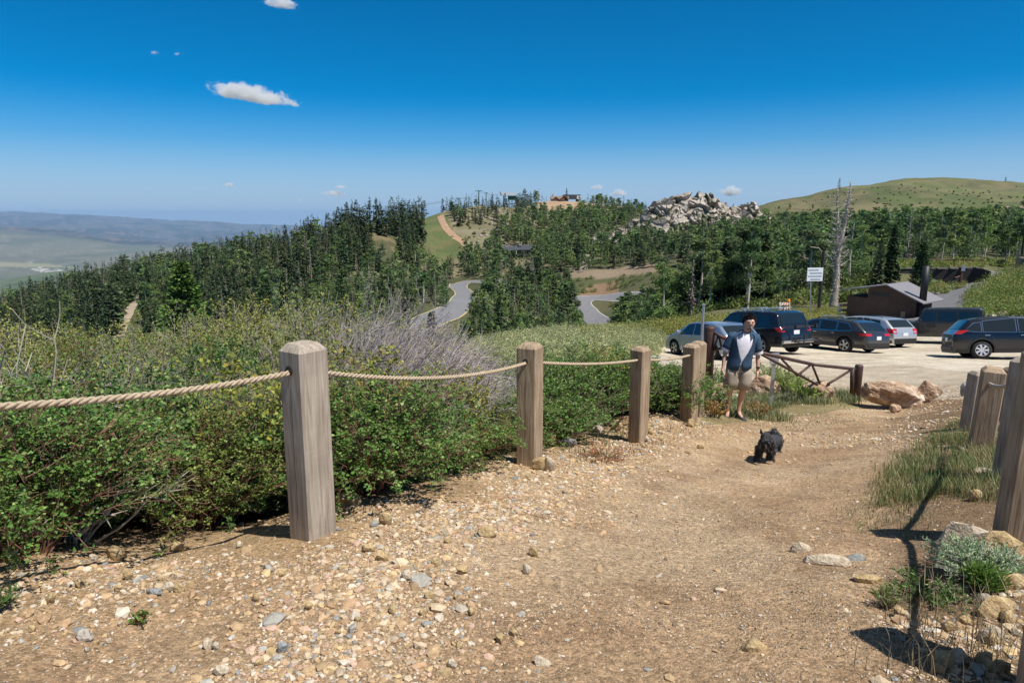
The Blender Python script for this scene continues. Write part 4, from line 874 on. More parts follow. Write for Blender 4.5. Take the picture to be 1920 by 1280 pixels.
# the taller thicket behind, its tops following the skyline seen from the trail
def topline(px): return np.interp(px, [-200, 0, 60, 130, 200, 270, 330, 400, 470, 560, 640, 700, 760, 800, 850, 900], [600, 606, 602, 594, 628, 626, 610, 596, 572, 562, 580, 580, 602, 636, 668, 690])
cells = set()
for (y0, y1, sp, kinds) in [(4.3, 8.2, .85, ['mixed', 'green', 'green', 'mixed', 'olive']), (8.2, 17, 1.15, ['olive', 'olive', 'mixed', 'olive'])]:
    yy = y0
    while yy < y1:
        x = -.86*yy-1.2
        while x < 3:
            xx, y_ = x+rgS.uniform(-.3, .3)*sp, yy+rgS.uniform(-.3, .3)*sp; L_ = float(left_of_fence(xx, y_)); x += sp
            if L_ < (2.2 if yy < 8.2 else 2.6): continue
            g = gz(xx, y_); px, py, D = proj([[xx, y_, g]]); px = float(px[0]); tl = float(topline(px))+rgS.uniform(-4, 26)
            if yy < 8.2: tl = max(tl, 640)+rgS.uniform(-10, 45)
            tp = atY(px, tl, y_); h = tp[2]-g
            if px > 905 or h < .6 or (610 < px < 880 and y_ < 9.5): continue
            k = kinds[int(rgS.integers(0, len(kinds)))]; h = min(h, 2.5)*rgS.uniform(.86, 1.06); n_ = {'green': 3, 'olive': 3, 'mixed': 2}[k]
            put_shrub((k, int(rgS.integers(0, n_))), xx, y_, h, rgS.uniform(.8, 1.1)*max(.75, h/2.0))
        yy += sp
for px, py, Y, h in [(650, 800, 6.2, 1.35), (700, 800, 6.5, 1.4), (750, 790, 6.9, 1.35), (800, 790, 7.4, 1.15), (670, 770, 7.4, 1.6), (730, 770, 7.9, 1.6), (640, 760, 8.4, 1.8), (700, 760, 8.8, 1.75), (780, 760, 8.6, 1.45)]:
    p = atY(px, py, Y); put_shrub(('bare', int(rgS.integers(0, 2))), p[0], p[1], h, rgS.uniform(.8, 1.0))
for px, Y, h in [(1060, 8.3, 1.0), (1105, 8.8, 1.0), (1150, 9.3, .95), (1085, 9.6, 1.05), (1140, 10.2, 1.0), (1035, 9.0, 1.1), (1190, 10.0, .9), (1020, 7.6, .7), (1230, 10.3, .8), (1250, 9.9, .85), (1262, 10.5, .8), (1215, 11.2, .8), (980, 8.0, .62), (1020, 10.6, .9), (925, 7.2, .55)]:
    h *= .86; p = atY(px, 720, Y); put_shrub(('dense', int(rgS.integers(0, 2))), p[0], p[1], h, .95)
shrub_proto(('yellow', 0), M_brownstem, seed=61, r=.6, h=.9, nst=50, ntw=400, nleaf=4200, leaf=.032, col=(.17, .17, .035), alt=(.11, .15, .04), pa=.45)
for px, py, Y, h in [(842, 760, 6.0, .85), (660, 760, 5.2, 1.05), (1135, 740, 9.4, .95), (455, 740, 4.7, 1.1)]:
    p = atY(px, py, Y); o = thing('shrub', {842: 'yellowing shrub left of the second post', 660: 'yellow-leaved shrub just right of the first post', 1135: 'yellowish shrub left of the third post', 455: 'yellow-tinged shrub above the near rope'}[px], 'shrub', (p[0], p[1], gz(p[0], p[1]))); o.scale = (h, h, h/.9); obj('foliage', PROTO[('yellow', 0)][1], None, o); obj('stems', PROTO[('yellow', 0)][0], None, o)
# shrubs along the meadow edge and on the banks (olive, loose)
LN = [tuple(q[:2]) for q in smooth_line(line1, 3)]+[tuple(q[:2]) for q in smooth_line(line2, 3)]
def bank_shrubs(name, label, poly, Y0, Y1, n_, h0, h1, col, alt, seed, lf=.11):
    rg = np.random.default_rng(seed); V = []; Cc = []; c = 0; k = 0; xs = [p[0] for p in poly]; ys = [p[1] for p in poly]
    while k < n_:
        px, py = rg.uniform(min(xs), max(xs)), rg.uniform(min(ys), max(ys))
        if not inpoly(np.array([px]), np.array([py]), poly)[0]: continue
        k += 1; p = hit(px, py, Y0, Y1, 240)
        if Y1 > 250 and (min((p[0]-q[0])**2+(p[1]-q[1])**2 for q in LN) < 60 or py > 600 and 860 < px < 1250): continue
        h = rg.uniform(h0, h1); m = 130; u = rnd_unit(m, rg)*(rg.random(m)**.4)[:, None]; u[:, 2] = np.abs(u[:, 2]); w = h*rg.uniform(.6, 1.0)
        P = p+u*np.array([w, w, h]); A = rnd_unit(m, rg); A[:, 2] = np.abs(A[:, 2])+.2; A /= np.linalg.norm(A, axis=1)[:, None]; l = lf*(.6+h*.4)*rg.uniform(.7, 1.5, m); Vv, Ff = blades(P, A, perp(A, rg), l, l*.5, .1); V.append(Vv)
        cc = np.array(col) if rg.random() > .35 else np.array(alt); Cc.append(np.repeat(leafcol(m, cc*rg.uniform(.8, 1.2), .3, rg=rg), 4, 0))
    V = np.concatenate(V); F = np.arange(len(V)).reshape(-1, 4); tag(obj(name, mesh_np(name, V, F, np.concatenate(Cc)), M_leaf), label, None, None, 'stuff')
bank_shrubs('undergrowth', 'green and yellowish shrubs covering the bank at the right behind the car park', [(1806, 596), (1815, 560), (1850, 528), (1925, 505), (1990, 505), (1990, 600), (1925, 600), (1860, 600)], 36, 90, 420, .5, 1.1, (.10, .145, .045), (.17, .18, .07), 71)
bank_shrubs('undergrowth', 'olive shrubs along the far edge of the car park below the trees', [(1180, 618), (1300, 600), (1450, 588), (1560, 584), (1600, 584), (1600, 596), (1510, 606), (1420, 606), (1300, 624), (1240, 632)], 36, 90, 420, .35, .85, (.135, .15, .05), (.19, .185, .07), 72)
bank_shrubs('undergrowth', 'low green growth under the aspens above the retaining wall', [(1650, 497), (1760, 492), (1925, 488), (1925, 500), (1650, 506)], 95, 160, 160, .5, 1.2, (.13, .17, .06), (.18, .19, .08), 73, .2)
bank_shrubs('undergrowth', 'green growth at the foot of the retaining wall', [(1700, 534), (1800, 530), (1815, 538), (1770, 552), (1700, 560)], 60, 100, 90, .4, .9, (.12, .15, .055), (.19, .18, .08), 74, .16)
bank_shrubs('sagebrush_cover', 'grey-green sagebrush covering the meadow beyond the shrubs', [(850, 668), (880, 640), (960, 626), (1060, 620), (1150, 616), (1240, 616), (1250, 640), (1230, 668), (1180, 690), (1050, 690), (900, 684)], 15, 80, 1100, .25, .55, (.20, .225, .15), (.28, .29, .20), 75, .07)
bank_shrubs('ground_cover', 'yellow-green low growth among the sagebrush near the trees', [(1080, 622), (1240, 606), (1350, 600), (1350, 606), (1240, 622), (1100, 630)], 30, 90, 260, .25, .5, (.15, .17, .05), (.21, .2, .08), 76, .07)
bank_shrubs('undergrowth', 'brush at the feet of the trees on the middle slopes', [(560, 540), (1080, 520), (1420, 500), (1640, 500), (1640, 560), (1400, 590), (1100, 640), (560, 640)], 75, 330, 900, .8, 2.0, (.085, .12, .042), (.12, .14, .06), 78, .3)
# ------------------------------------------------------------------ timber posts and rope
def woodmat(name, c1, c2, c3):
    m = bpy.data.materials.new(name); m.use_nodes = True; n = m.node_tree.nodes; L = m.node_tree.links; b = n['Principled BSDF']; b.inputs['Roughness'].default_value = .85; b.inputs['Specular IOR Level'].default_value = .2
    tc = n.new('ShaderNodeTexCoord'); mp = n.new('ShaderNodeMapping'); mp.inputs['Scale'].default_value = (26, 26, 1.3); L.new(tc.outputs['Object'], mp.inputs['Vector'])
    t = n.new('ShaderNodeTexNoise'); t.inputs['Scale'].default_value = 1; t.inputs['Detail'].default_value = 8; t.inputs['Roughness'].default_value = .6; t.inputs['Distortion'].default_value = 2.2; L.new(mp.outputs[0], t.inputs['Vector'])
    r = n.new('ShaderNodeValToRGB'); e = r.color_ramp.elements; e[0].position = .32; e[0].color = (*c1, 1); e[1].position = .68; e[1].color = (*c3, 1); q = e.new(.5); q.color = (*c2, 1); L.new(t.outputs[0], r.inputs[0])
    t2 = n.new('ShaderNodeTexNoise'); t2.inputs['Scale'].default_value = 4; t2.inputs['Detail'].default_value = 5; L.new(tc.outputs['Object'], t2.inputs['Vector'])
    mr = n.new('ShaderNodeMapRange'); mr.inputs[1].default_value = .3; mr.inputs[2].default_value = .7; mr.inputs[3].default_value = .78; mr.inputs[4].default_value = 1.15; L.new(t2.outputs[0], mr.inputs[0])
    mp3 = n.new('ShaderNodeMapping'); mp3.inputs['Scale'].default_value = (3, 3, 160); L.new(tc.outputs['Object'], mp3.inputs['Vector'])
    t3 = n.new('ShaderNodeTexNoise'); t3.inputs['Scale'].default_value = 1; t3.inputs['Detail'].default_value = 3; L.new(mp3.outputs[0], t3.inputs['Vector'])
    mr3 = n.new('ShaderNodeMapRange'); mr3.inputs[1].default_value = .3; mr3.inputs[2].default_value = .7; mr3.inputs[3].default_value = .97; mr3.inputs[4].default_value = 1.03; L.new(t3.outputs[0], mr3.inputs[0])
    def mul_(a, b_):
        mx = n.new('ShaderNodeMix'); mx.data_type = 'RGBA'; mx.blend_type = 'MULTIPLY'; mx.inputs[0].default_value = 1; L.new(a, mx.inputs[6]); L.new(b_, mx.inputs[7]); return mx.outputs[2]
    L.new(mul_(mul_(r.outputs[0], mr.outputs[0]), mr3.outputs[0]), b.inputs['Base Color'])
    bp = n.new('ShaderNodeBump'); bp.inputs['Strength'].default_value = .5; bp.inputs['Distance'].default_value = .006; L.new(t.outputs[0], bp.inputs['Height']); L.new(bp.outputs[0], b.inputs['Normal']); return m
WOOD = woodmat('weathered_timber', (.21, .14, .085), (.36, .265, .175), (.47, .37, .26))
WOODG = woodmat('grey_timber', (.26, .205, .155), (.385, .32, .25), (.48, .42, .345))
M_hole = mat('rope_hole', (.02, .015, .01), 1)
def post(name, x, y, ang, w, h, label, m=WOOD, lean=(0, 0), group='square timber posts of the rope fence', hole=None, chamf=.045, zb=None):
    """square post with a chamfered head; ang turns it, base set in the soil"""
    z = gz(x, y) if zb is None else zb; o = thing(name, label, 'post', (x, y, z), ang, None); o.rotation_euler = (lean[1], lean[0], ang)
    mb = MB(); n_ = 10; rows_ = []
    prof = [(-.25, 1), (h*.25, 1), (h*.5, 1), (h*.75, 1), (h-chamf*.85, 1), (h-chamf*.42, .83), (h, .66)]
    V = []; 
    for zz, s in prof:
        a = w/2*s; c_ = .012
        V += [(-a+c_, -a, zz), (a-c_, -a, zz), (a, -a+c_, zz), (a, a-c_, zz), (a-c_, a, zz), (-a+c_, a, zz), (-a, a-c_, zz), (-a, -a+c_, zz)]
    F = [tuple(i*8+q for q in (k, (k+1) % 8)) + tuple((i+1)*8+q for q in ((k+1) % 8, k)) for i in range(len(prof)-1) for k in range(8)] + [tuple((len(prof)-1)*8+k for k in range(8))]
    me = MB().add(V, F); sh = me.build('shaft', m, o)
    # a long drying crack
    rg = np.random.default_rng(int(abs(x)*1000)+3); cx = rg.uniform(-.3, .3)*w; cr = MB(); zs = np.linspace(h*rg.uniform(.1, .3), h*rg.uniform(.7, .9), 9)
    P = [(cx+rg.uniform(-.004, .004), -w/2-.0012, q) for q in zs]; cr.add([(p[0]-.0012, p[1], p[2]) for p in P]+[(p[0]+.0012, p[1], p[2]) for p in P], [(i, i+9, i+10, i+1) for i in range(8)]); cr.build('crack', M_hole, o)
    return o, sh
def rope_mesh(P0, P1, sag, rad=.0145, strands=3, pitch=.105):
    P0, P1 = Vector(P0), Vector(P1); L_ = (P1-P0).length; n_ = max(20, int(L_/.011)); T = (P1-P0).normalized(); side = T.cross(Vector((0, 0, 1))).normalized(); up = side.cross(T)
    V = []; F = []; k_ = 7; rs = rad*.56
    for s in range(strands):
        b0 = len(V)
        for i in range(n_+1):
            t = i/n_; c = P0.lerp(P1, t) + Vector((0, 0, -4*sag*t*(1-t))); ph = t*L_/pitch*2*math.pi + s*2*math.pi/strands
            cc = c + (side*math.cos(ph)+up*math.sin(ph))*rad*.52
            for j in range(k_):
                an = 2*math.pi*j/k_; V.append(tuple(cc+(side*math.cos(an)+up*math.sin(an))*rs*(1+.06*math.sin(i*1.9+j))))
        for i in range(n_):
            for j in range(k_):
                j2 = (j+1) % k_; F.append((b0+i*k_+j, b0+i*k_+j2, b0+(i+1)*k_+j2, b0+(i+1)*k_+j))
    return np.array(V), np.array(F)
M_rope = mat('manila_rope', (.44, .345, .235), .95, vary=.3, vscale=60, bump=.9, bscale=260, bdist=.004)
M_rope2 = mat('smooth_grey_rope', (.42, .38, .32), .8, vary=.2, vscale=60)
def solve_post(pxb, pyb, D, w, yaw, pyt):
    p = at(pxb, pyb, D); t = at(pxb, pyt, D); return p, t[2]-p[2]
# pixel foot centre, depth, width, yaw, head pixel
LP = [('nearest and largest square timber post, standing in the gravel at left', 587, 985, 3.72, .182, -35, 642),
      ('second square timber post from the left, with stones at its foot', 993, 862, 6.15, .185, -24.5, 643),
      ('third square timber post from the left, beside the pale rocks', 1196, 822, 8.05, .175, -45, 650),
      ('fourth square timber post from the left, leaning slightly right, where the rope ends', 1291, 783, 9.75, .19, -43, 645),
      ('rear square timber post half hidden behind the fourth one', 1305, 742, 10.5, .19, -43, 640)]
POSTS = []
for lb, px, py, D, w, yaw, pt_ in LP:
    b_ = at(px, py, D); x, y = b_[0], b_[1]; z = gz(x, y); v = atY(px, pt_, y)[2]; h = v - z
    o, sh = post('fence_post', x, y, math.radians(yaw), w, h, lb, WOODG if px == 587 else WOOD); POSTS.append((x, y, z, h, w)); print('POST', px, round(h, 2), round(z-EYE, 2))
RP = [('nearest right-hand post, thick and brown, at the photo\'s right edge', 1912, 985, 3.62, .19, -20, 655, WOOD),
      ('pale grey right-hand post just behind the nearest one', 1893, 890, 5.05, .18, -55, 668, WOODG),
      ('knotty brown right-hand post where the grey rope ends', 1838, 838, 7.1, .2, -28, 688, WOOD),
      ('dark right-hand post seen between the knotty post and the pale grey post', 1884, 780, 8.7, .17, 5, 689, WOOD),
      ('narrow grey post half hidden behind the knotty right-hand post', 1820, 790, 8.4, .17, 5, 696, WOODG)]
RPOS = []
for lb, px, py, D, w, yaw, pt_, m in RP:
    b_ = at(px, py, D); x, y = b_[0], b_[1]; z = gz(x, y); h = atY(px, pt_, y)[2]-z
    o, sh = post('fence_post', x, y, math.radians(yaw), w, h, lb, m, lean=(.035 if px < 1890 else .02, 0)); RPOS.append((x, y, z, h, w)); print('RPOST', px, round(h, 2), round(z-EYE, 2))
# a post just outside the frame at right whose shadow falls across the lower corner, and the rope on to it
for (x, y, lb, h) in [(1.80, 1.98, 'timber post beyond the right edge of the photo whose shadow falls in the corner', 1.02)]:
    post('fence_post', x, y, .3, .19, h, lb, WOOD); RPOS.insert(0, (x, y, gz(x, y), h, .19))
def rope(p0, p1, dz0, dz1, sag, label, m=M_rope, rad=.0145):
    V, F = rope_mesh(p0, p1, sag, rad); o = obj('rope', mesh_np('rope', V, F, None, True), m); tag(o, label, 'rope')
def head(P, d): return (P[0], P[1], P[2]+P[3]-d)
e0 = at(-330, 790, 2.0)
def holeP(i, dpx): return head(POSTS[i], dpx)
q0 = head(POSTS[0], .145); q1 = head(POSTS[1], .165); q2 = head(POSTS[2], .15); q3 = head(POSTS[3], .15)
rope(tuple(at(-700, 770, 1.75)), q0, 0, 0, .07, 'thick twisted rope running in from the left edge to the nearest post')
rope(q0, q1, 0, 0, .09, 'thick twisted rope sagging between the first and second left posts')
rope(q1, q2, 0, 0, .035, 'twisted rope between the second and third left posts')
rope(q2, q3, 0, 0, .03, 'short twisted rope between the third and fourth left posts')
r1, r2, r3 = head(RPOS[2], .17), head(RPOS[3], .17), head(RPOS[4], .2)
rope(head(RPOS[2], .16), head(RPOS[3], .17), 0, 0, .05, 'smooth grey rope between the pale grey post and the knotty post at right', M_rope2, .017)
rope(head(RPOS[1], .17), head(RPOS[2], .16), 0, 0, .05, 'grey rope from the nearest right post to the pale grey one behind it', M_rope2, .017)
rope(head(RPOS[0], .17), head(RPOS[1], .17), 0, 0, .07, 'grey rope running out of the photo from the nearest right post', M_rope2, .017)
post('fence_post', -3.9, .55, .5, .19, 1.0, 'timber post beyond the left edge of the photo that carries the near rope', WOODG)

def hole(o_post, P, w, toward):
    d = (Vector(toward)-Vector(P)).normalized(); q = Vector(P)+d*(w*.5+.004); M = o_post.matrix_basis.inverted()
    MB().tube([M @ (q-d*.03), M @ (q+d*.003)], .024, 14).build('rope_hole', M_hole, o_post)
bpy.context.view_layer.update()
PO = [o for o in bpy.data.objects if o.name.startswith('fence_post')]
hole(PO[0], q0, .19, at(-700, 770, 1.75)); hole(PO[0], q0, .19, q1); hole(PO[1], q1, .185, q0); hole(PO[1], q1, .185, q2); hole(PO[2], q2, .175, q1); hole(PO[3], q3, .19, q2)
# ------------------------------------------------------------------ steel gate, signs
M_rust = mat('brown_steel', (.085, .045, .035), .55, .3, vary=.25, vscale=8)
M_galv = mat('galvanised_steel', (.42, .45, .47), .45, .7, vary=.1)
def pillar(px, py, Dp, r, ptop, label):
    b_ = at(px, py, Dp); z = gz(b_[0], b_[1]); h = atY(px, ptop, b_[1])[2]-z; o = thing('gate_post', label, 'post', (b_[0], b_[1], z))
    MB().lathe([(0, -.2), (r, -.2), (r, h-.02), (r*.9, h), (0, h)], n=16).build('shaft', M_rust, o, True); MB().lathe([(r*1.04, h-.06), (r*1.04, h-.05), (r*.98, h-.04)], n=16).build('collar', M_rust, o, True); return b_[0], b_[1], z, h
gA = pillar(1605, 748, 15.2, .085, 684, 'round brown steel gate post standing between two boulders')
gB = pillar(1325, 735, 14.0, .11, 612, 'round brown steel post behind the man and the fence posts')
def gate(label, P, Q, pix, thick=.028):
    """bars given as pixel pairs on the upright plane through P and Q"""
    g = thing('gate', label, 'gate', (P[0], P[1], P[2])); P2 = np.array(P[:2]); Q2 = np.array(Q[:2])
    def on(px, py):
        for_ = []
        v = (py-640)/FPX; d = np.array([(px-960)/FPX, CP-v*SP, -SP-v*CP]); A = np.array([[d[0], -(Q2-P2)[0]], [d[1], -(Q2-P2)[1]]]); s = np.linalg.solve(A, P2); q = d*s[0]; return Vector((q[0]-P[0], q[1]-P[1], q[2]+EYE-P[2]))
    for nm, a_, b_, t in pix:
        MB().tube([on(*a_), on(*b_)], t, 8).build(nm, M_rust, g, True)
    return g, on
g1, on1 = gate('brown steel barrier arm with zigzag bracing reaching left from the round gate post', gA[:3], (gB[0]+.6, gB[1]-1.2), [('top_rail', (1604, 692), (1420, 660), .035), ('bottom_rail', (1602, 738), (1568, 736), .001), ('lower_rail', (1532, 720), (1423, 665), .03), ('hinge_bar', (1598, 692), (1597, 737), .04),
     ('brace', (1466, 675), (1494, 704), .025), ('brace', (1521, 683), (1494, 704), .025), ('brace', (1523, 684), (1537, 718), .025), ('brace', (1595, 696), (1554, 718), .028)]) if False else (None, None)
GP = gA; GQ = at(1400, 700, 12.6)
g1, on1 = gate('brown steel barrier arm with zigzag bracing reaching left from the round gate post', (gA[0], gA[1], gA[2]), (GQ[0], GQ[1]), [('top_rail', (1603, 692), (1524, 683), .034), ('top_rail', (1524, 683), (1412, 658), .034), ('lower_rail', (1532, 721), (1428, 664), .028), ('hinge_bar', (1598, 690), (1597, 737), .045),
     ('brace', (1466, 673), (1495, 704), .024), ('brace', (1521, 683), (1495, 704), .024), ('brace', (1523, 684), (1537, 719), .024), ('brace', (1595, 694), (1552, 720), .026)])
GQ2 = at(1400, 700, 13.2)
g2, on2 = gate('second brown steel barrier arm slanting down behind the man from the thick round post', (gB[0], gB[1], gB[2]), (GQ2[0], GQ2[1]), [('top_rail', (1325, 616), (1362, 636), .03), ('lower_rail', (1336, 655), (1366, 652), .028), ('brace', (1326, 620), (1337, 656), .022), ('brace', (1346, 629), (1339, 654), .022), ('brace', (1348, 630), (1353, 652), .022)])
def pole(name, px, pyb, pyt, D, r, label, cat='pole', m=M_galv):
    b_ = at(px, pyb, D); z = gz(b_[0], b_[1]); h = atY(px, pyt, b_[1])[2]-z; o = thing(name, label, cat, (b_[0], b_[1], z)); MB().tube([(0, 0, -.2), (0, 0, h)], r, 8).build('shaft', m, o); return o, h
so_, hh = pole('sign_pole', 1313, 690, 572, 16.5, .035, 'slim grey metal pole rising in front of the silver-blue hatchback'); MB().box((0, 0, hh+.01), (.08, .08, .03)).build('cap', M_galv, so_)
M_paper = mat('sign_paint', (.72, .76, .80), .6); M_ink = mat('sign_ink', (.16, .2, .26), .7)
mk = at(1450, 702, 13.6); mz = gz(mk[0], mk[1]); mo = thing('marker_sign', 'small pale metal marker plate on a flat post behind the barrier arm', 'sign', (mk[0], mk[1], mz), .1); hm_ = atY(1450, 662, mk[1])[2]-mz
MB().box((0, 0, hm_-.11), (.19, .012, .22)).build('plate', mat('marker_plate', (.5, .55, .58), .5, .5), mo, bevel=.004); MB().box((0, .012, (hm_-.1)/2), (.08, .01, hm_-.1)).build('shaft', M_galv, mo)
# white board on two poles seen edge of the trees
bd = atY(1521, 600, 58); bz = gz(bd[0], bd[1]); bo = thing('notice_board', 'white notice board with dark lines of text in front of the aspens', 'sign', (bd[0], bd[1], bz), .12)
zt, zb_ = atY(1521, 502, 58)[2]-bz, atY(1521, 527, 58)[2]-bz
MB().box((0, 0, (zt+zb_)/2), (1.42, .05, zt-zb_)).build('panel', M_paper, bo, bevel=.01)
lt = MB()
for k, (w0, w1) in enumerate([(-.62, .3), (-.5, .62), (-.62, .6), (-.4, .5)]): lt.box(((w0+w1)/2, -.029, zt-.2-k*.26), (w1-w0, .006, .085))
lt.build('lettering', M_ink, bo)
for sx in (-.05,): MB().tube([(sx, .06, -.3), (sx-.25, .06, zb_), (sx-.05, .05, zt-.02)], .045, 8).build('pole', M_galv, bo)
pd, ph = pole('utility_pole', 1535, 585, 470, 66, .16, 'tall dark timber pole behind the white notice board', 'pole', mat('tarred_wood', (.03, .026, .022), .9)); MB().tube([(0, 0, ph-.3), (-.5, 0, ph+.25), (-1.3, 0, ph+.35)], .05, 6).build('arm', M_grey, pd)
# wooden fence behind the white board end, retaining wall, trail sign above the ramp
def wallrun(name, label, pix, Y, h_px, thick, m, cap):
    L0 = [atY(px, pyt, Yy) for px, pyt, pyb, Yy in pix]; B0 = [atY(px, pyb, Yy) for px, pyt, pyb, Yy in pix]; o = thing(name, label, 'wall', tuple(L0[0]))
    mb = MB(); cp = MB(); O = L0[0]
    for i in range(len(L0)-1):
        a_, b_ = L0[i]-O, L0[i+1]-O; a2, b2 = B0[i]-O, B0[i+1]-O; s = np.array([0, thick, 0]); top = max(a_[2], b_[2])
        step = (a_[2]+b_[2])/2
        V = [(a_[0], a_[1], a2[2]-1), (b_[0], b_[1], b2[2]-1), (b_[0], b_[1], step), (a_[0], a_[1], step)]; V += [tuple(np.array(v)+s) for v in V]
        mb.add(V, [(0, 1, 2, 3), (5, 4, 7, 6), (3, 2, 6, 7), (4, 5, 1, 0), (0, 3, 7, 4), (1, 5, 6, 2)])
        cp.box(((a_[0]+b_[0])/2, (a_[1]+b_[1])/2+thick/2, step+.09), (abs(b_[0]-a_[0])*1.0, thick+.2, .16))
    mb.build('face', m, o); cp.build('coping', cap, o); return o
blk = mat('dark_block', (.028, .026, .027), .95, vary=.35, vscale=1.2, bump=.6, bscale=3)
wallrun('retaining_wall', 'long dark block retaining wall with a stepped top behind the restroom', [(1640, 508, 536, 99), (1680, 505, 538, 99), (1735, 504, 537, 99), (1756, 504.5, 537, 98.5), (1780, 505, 536, 98), (1800, 504, 534, 97.5), (1826, 503, 530, 97), (1846, 504, 522, 96), (1858, 512, 516, 95)], 99, 30, .6, blk, mat('block_cap', (.12, .11, .10), .95, vary=.2, vscale=2))
rgf = np.random.default_rng(4); prev = None
lf = thing('log_fence', 'low timber rail fence along the path above the retaining wall', 'fence', tuple(atY(1740, 500, 108)))
LO = np.array(lf.location)
for i, px in enumerate([1668, 1690, 1712, 1742, 1757, 1772, 1789, 1806, 1824, 1842]):
    p = hit(px, 498, 103, 140); py_t = proj([p])[1][0]; MB().tube([tuple(p-LO-np.array([0, 0, .2])), tuple(p-LO+np.array([0, 0, 1.0]))], .15, 7).build('fence_post', mat('brown_log', (.22, .12, .065), .9) if i == 0 else bpy.data.materials['brown_log'], lf)
    if prev is not None: MB().tube([tuple(prev-LO+np.array([0, 0, .95])), tuple(p-LO+np.array([0, 0, .95]))], .11, 6).build('rail', M_rust if i else M_rust, lf)
    prev = p
ts = at(1800, 536, 92); tz = gz(ts[0], ts[1]); to = thing('trailhead_sign', 'blue-grey sign panel on a thick brown post above the ramp', 'sign', (ts[0], ts[1], tz), .2); h_ = atY(1800, 498, ts[1])[2]-tz
MB().box((0, 0, h_/2-.1), (.32, .3, h_-.2), taper=.85).build('post', M_rust, to); MB().box((0, -.2, h_-.35), (.62, .06, .78)).build('panel', mat('blue_grey_panel', (.16, .19, .24), .5), to, bevel=.02); MB().tube([(-.95, 0, 1.15), (0, 0, 1.4)], .09, 6).build('arm', M_rust, to); MB().tube([(-.8, 0, .3), (-.35, 0, 1.25)], .07, 6).build('prop', M_rust, to)
# ------------------------------------------------------------------ restroom
def restroom():
    c = at(1664, 594, 55.2); x0, y0 = c[0], c[1]; z0 = gz(x0, y0)-.1; K = 1.0
    o = thing('restroom', 'small brown toilet building with a grey gable roof and a fat black vent pipe', 'building', (x0, y0, z0), math.radians(-52.5)); o.scale = (.93, .93, .95)
    wall = mat('brown_siding', (.065, .042, .03), .9, vary=.2, vscale=2, bump=.2, bscale=20); base = mat('tan_base', (.30, .22, .15), .9, vary=.15); roof = mat('grey_metal_roof', (.22, .205, .215), .55, .1, vary=.1, vscale=3)
    blackm = mat('black_vent', (.012, .012, .014), .55)
    # footprint: long side (towards the camera, left-right) and the gable end at right; ridge runs across the long side
    Lx, Wy, he, hr = 5.6, 3.2, 2.1, 3.05
    # gable profile in the x-z plane of the long side: left eave low, ridge right of the middle
    prof = [(-Lx/2, 0), (Lx/2, 0), (Lx/2, he), (.55, hr), (-Lx/2+1.7, 2.62), (-Lx/2+1.7, 1.85), (-Lx/2, 1.9)]
    mb = MB(); n_ = len(prof); V = [(p[0], -Wy/2, p[1]) for p in prof]+[(p[0], Wy/2, p[1]) for p in prof]; mb.add(V, [tuple(range(n_)), tuple(range(2*n_-1, n_-1, -1))]+[(i, n_+i, n_+(i+1) % n_, (i+1) % n_) for i in range(n_)]); mb.build('wall', wall, o)
    # screen wall at left reaching up to about 1.9, roof slab floating above it on posts
    def slab(xa, za, xb, zb, nm='roof'):
        t = .09; ya, yb = -Wy/2-.45, Wy/2+.45; V = [(xa, ya, za), (xb, ya, zb), (xb, yb, zb), (xa, yb, za), (xa, ya, za+t), (xb, ya, zb+t), (xb, yb, zb+t), (xa, yb, za+t)]
        q = MB().add(V, [(0, 3, 2, 1), (4, 5, 6, 7), (0, 1, 5, 4), (1, 2, 6, 5), (2, 3, 7, 6), (3, 0, 4, 7)])
        return q.build(nm, roof, o)
    s = (hr-he)/(Lx/2-.55); slab(.55, hr+.012, Lx/2+.75, he-.75*s+.012, 'roof_slope'); s2 = .19; slab(-Lx/2-.5, hr-(Lx/2+.5+.55)*s2*1.0+.012, .55, hr+.012, 'roof_slope')
    MB().box((Lx/2-.9, -Wy/2-.004, .5), (.35, .03, 1.0)).build('corner_panel', base, o); MB().box((Lx/2+.004, .55, .52), (.03, 1.9, 1.04)).build('wainscot', base, o)
    MB().box((-.05, -Wy/2-.006, 2.25), (1.5, .03, .3)).build('window', mat('dark_vent_window', (.012, .014, .016), .3), o)
    MB().tube([(-Lx/2+.15, -Wy/2+.1, 1.9), (-Lx/2+.15, -Wy/2+.1, 2.36)], .05, 6).build('roof_post', wall, o)
    vb = MB(); vx, vy = Lx/2+.28, -Wy/2+.55; vb.tube([(vx, vy, 0), (vx, vy, 2.0)], .30, 18); vb.build('vent_base', blackm, o, True)
    vp = MB(); vp.tube([(vx, vy, 2.0), (vx, vy, 4.75)], .27, 18); vp.build('vent_pipe', blackm, o, True)
restroom()
# ------------------------------------------------------------------ dumpster enclosure wall at the far right of the lot
ew = at(1890, 622, 40); ez = gz(ew[0], ew[1]); eo = thing('low_wall', 'low dark brown wall at the back right of the car park with a pale block pillar', 'wall', (ew[0], ew[1], ez), -.05)
MB().box((0, 0, .35), (3.4, .25, 1.1)).build('panel', mat('dark_brown_wall', (.06, .028, .022), .8), eo); MB().box((2.5, -.1, .35), (1.2, .5, 1.15)).build('end_box', mat('redbrown', (.10, .045, .03), .8), eo); MB().box((-2.0, 0, .5), (.5, .5, 1.3)).build('pillar', mat('block_tan', (.42, .31, .2), .95, vary=.2, vscale=6), eo)
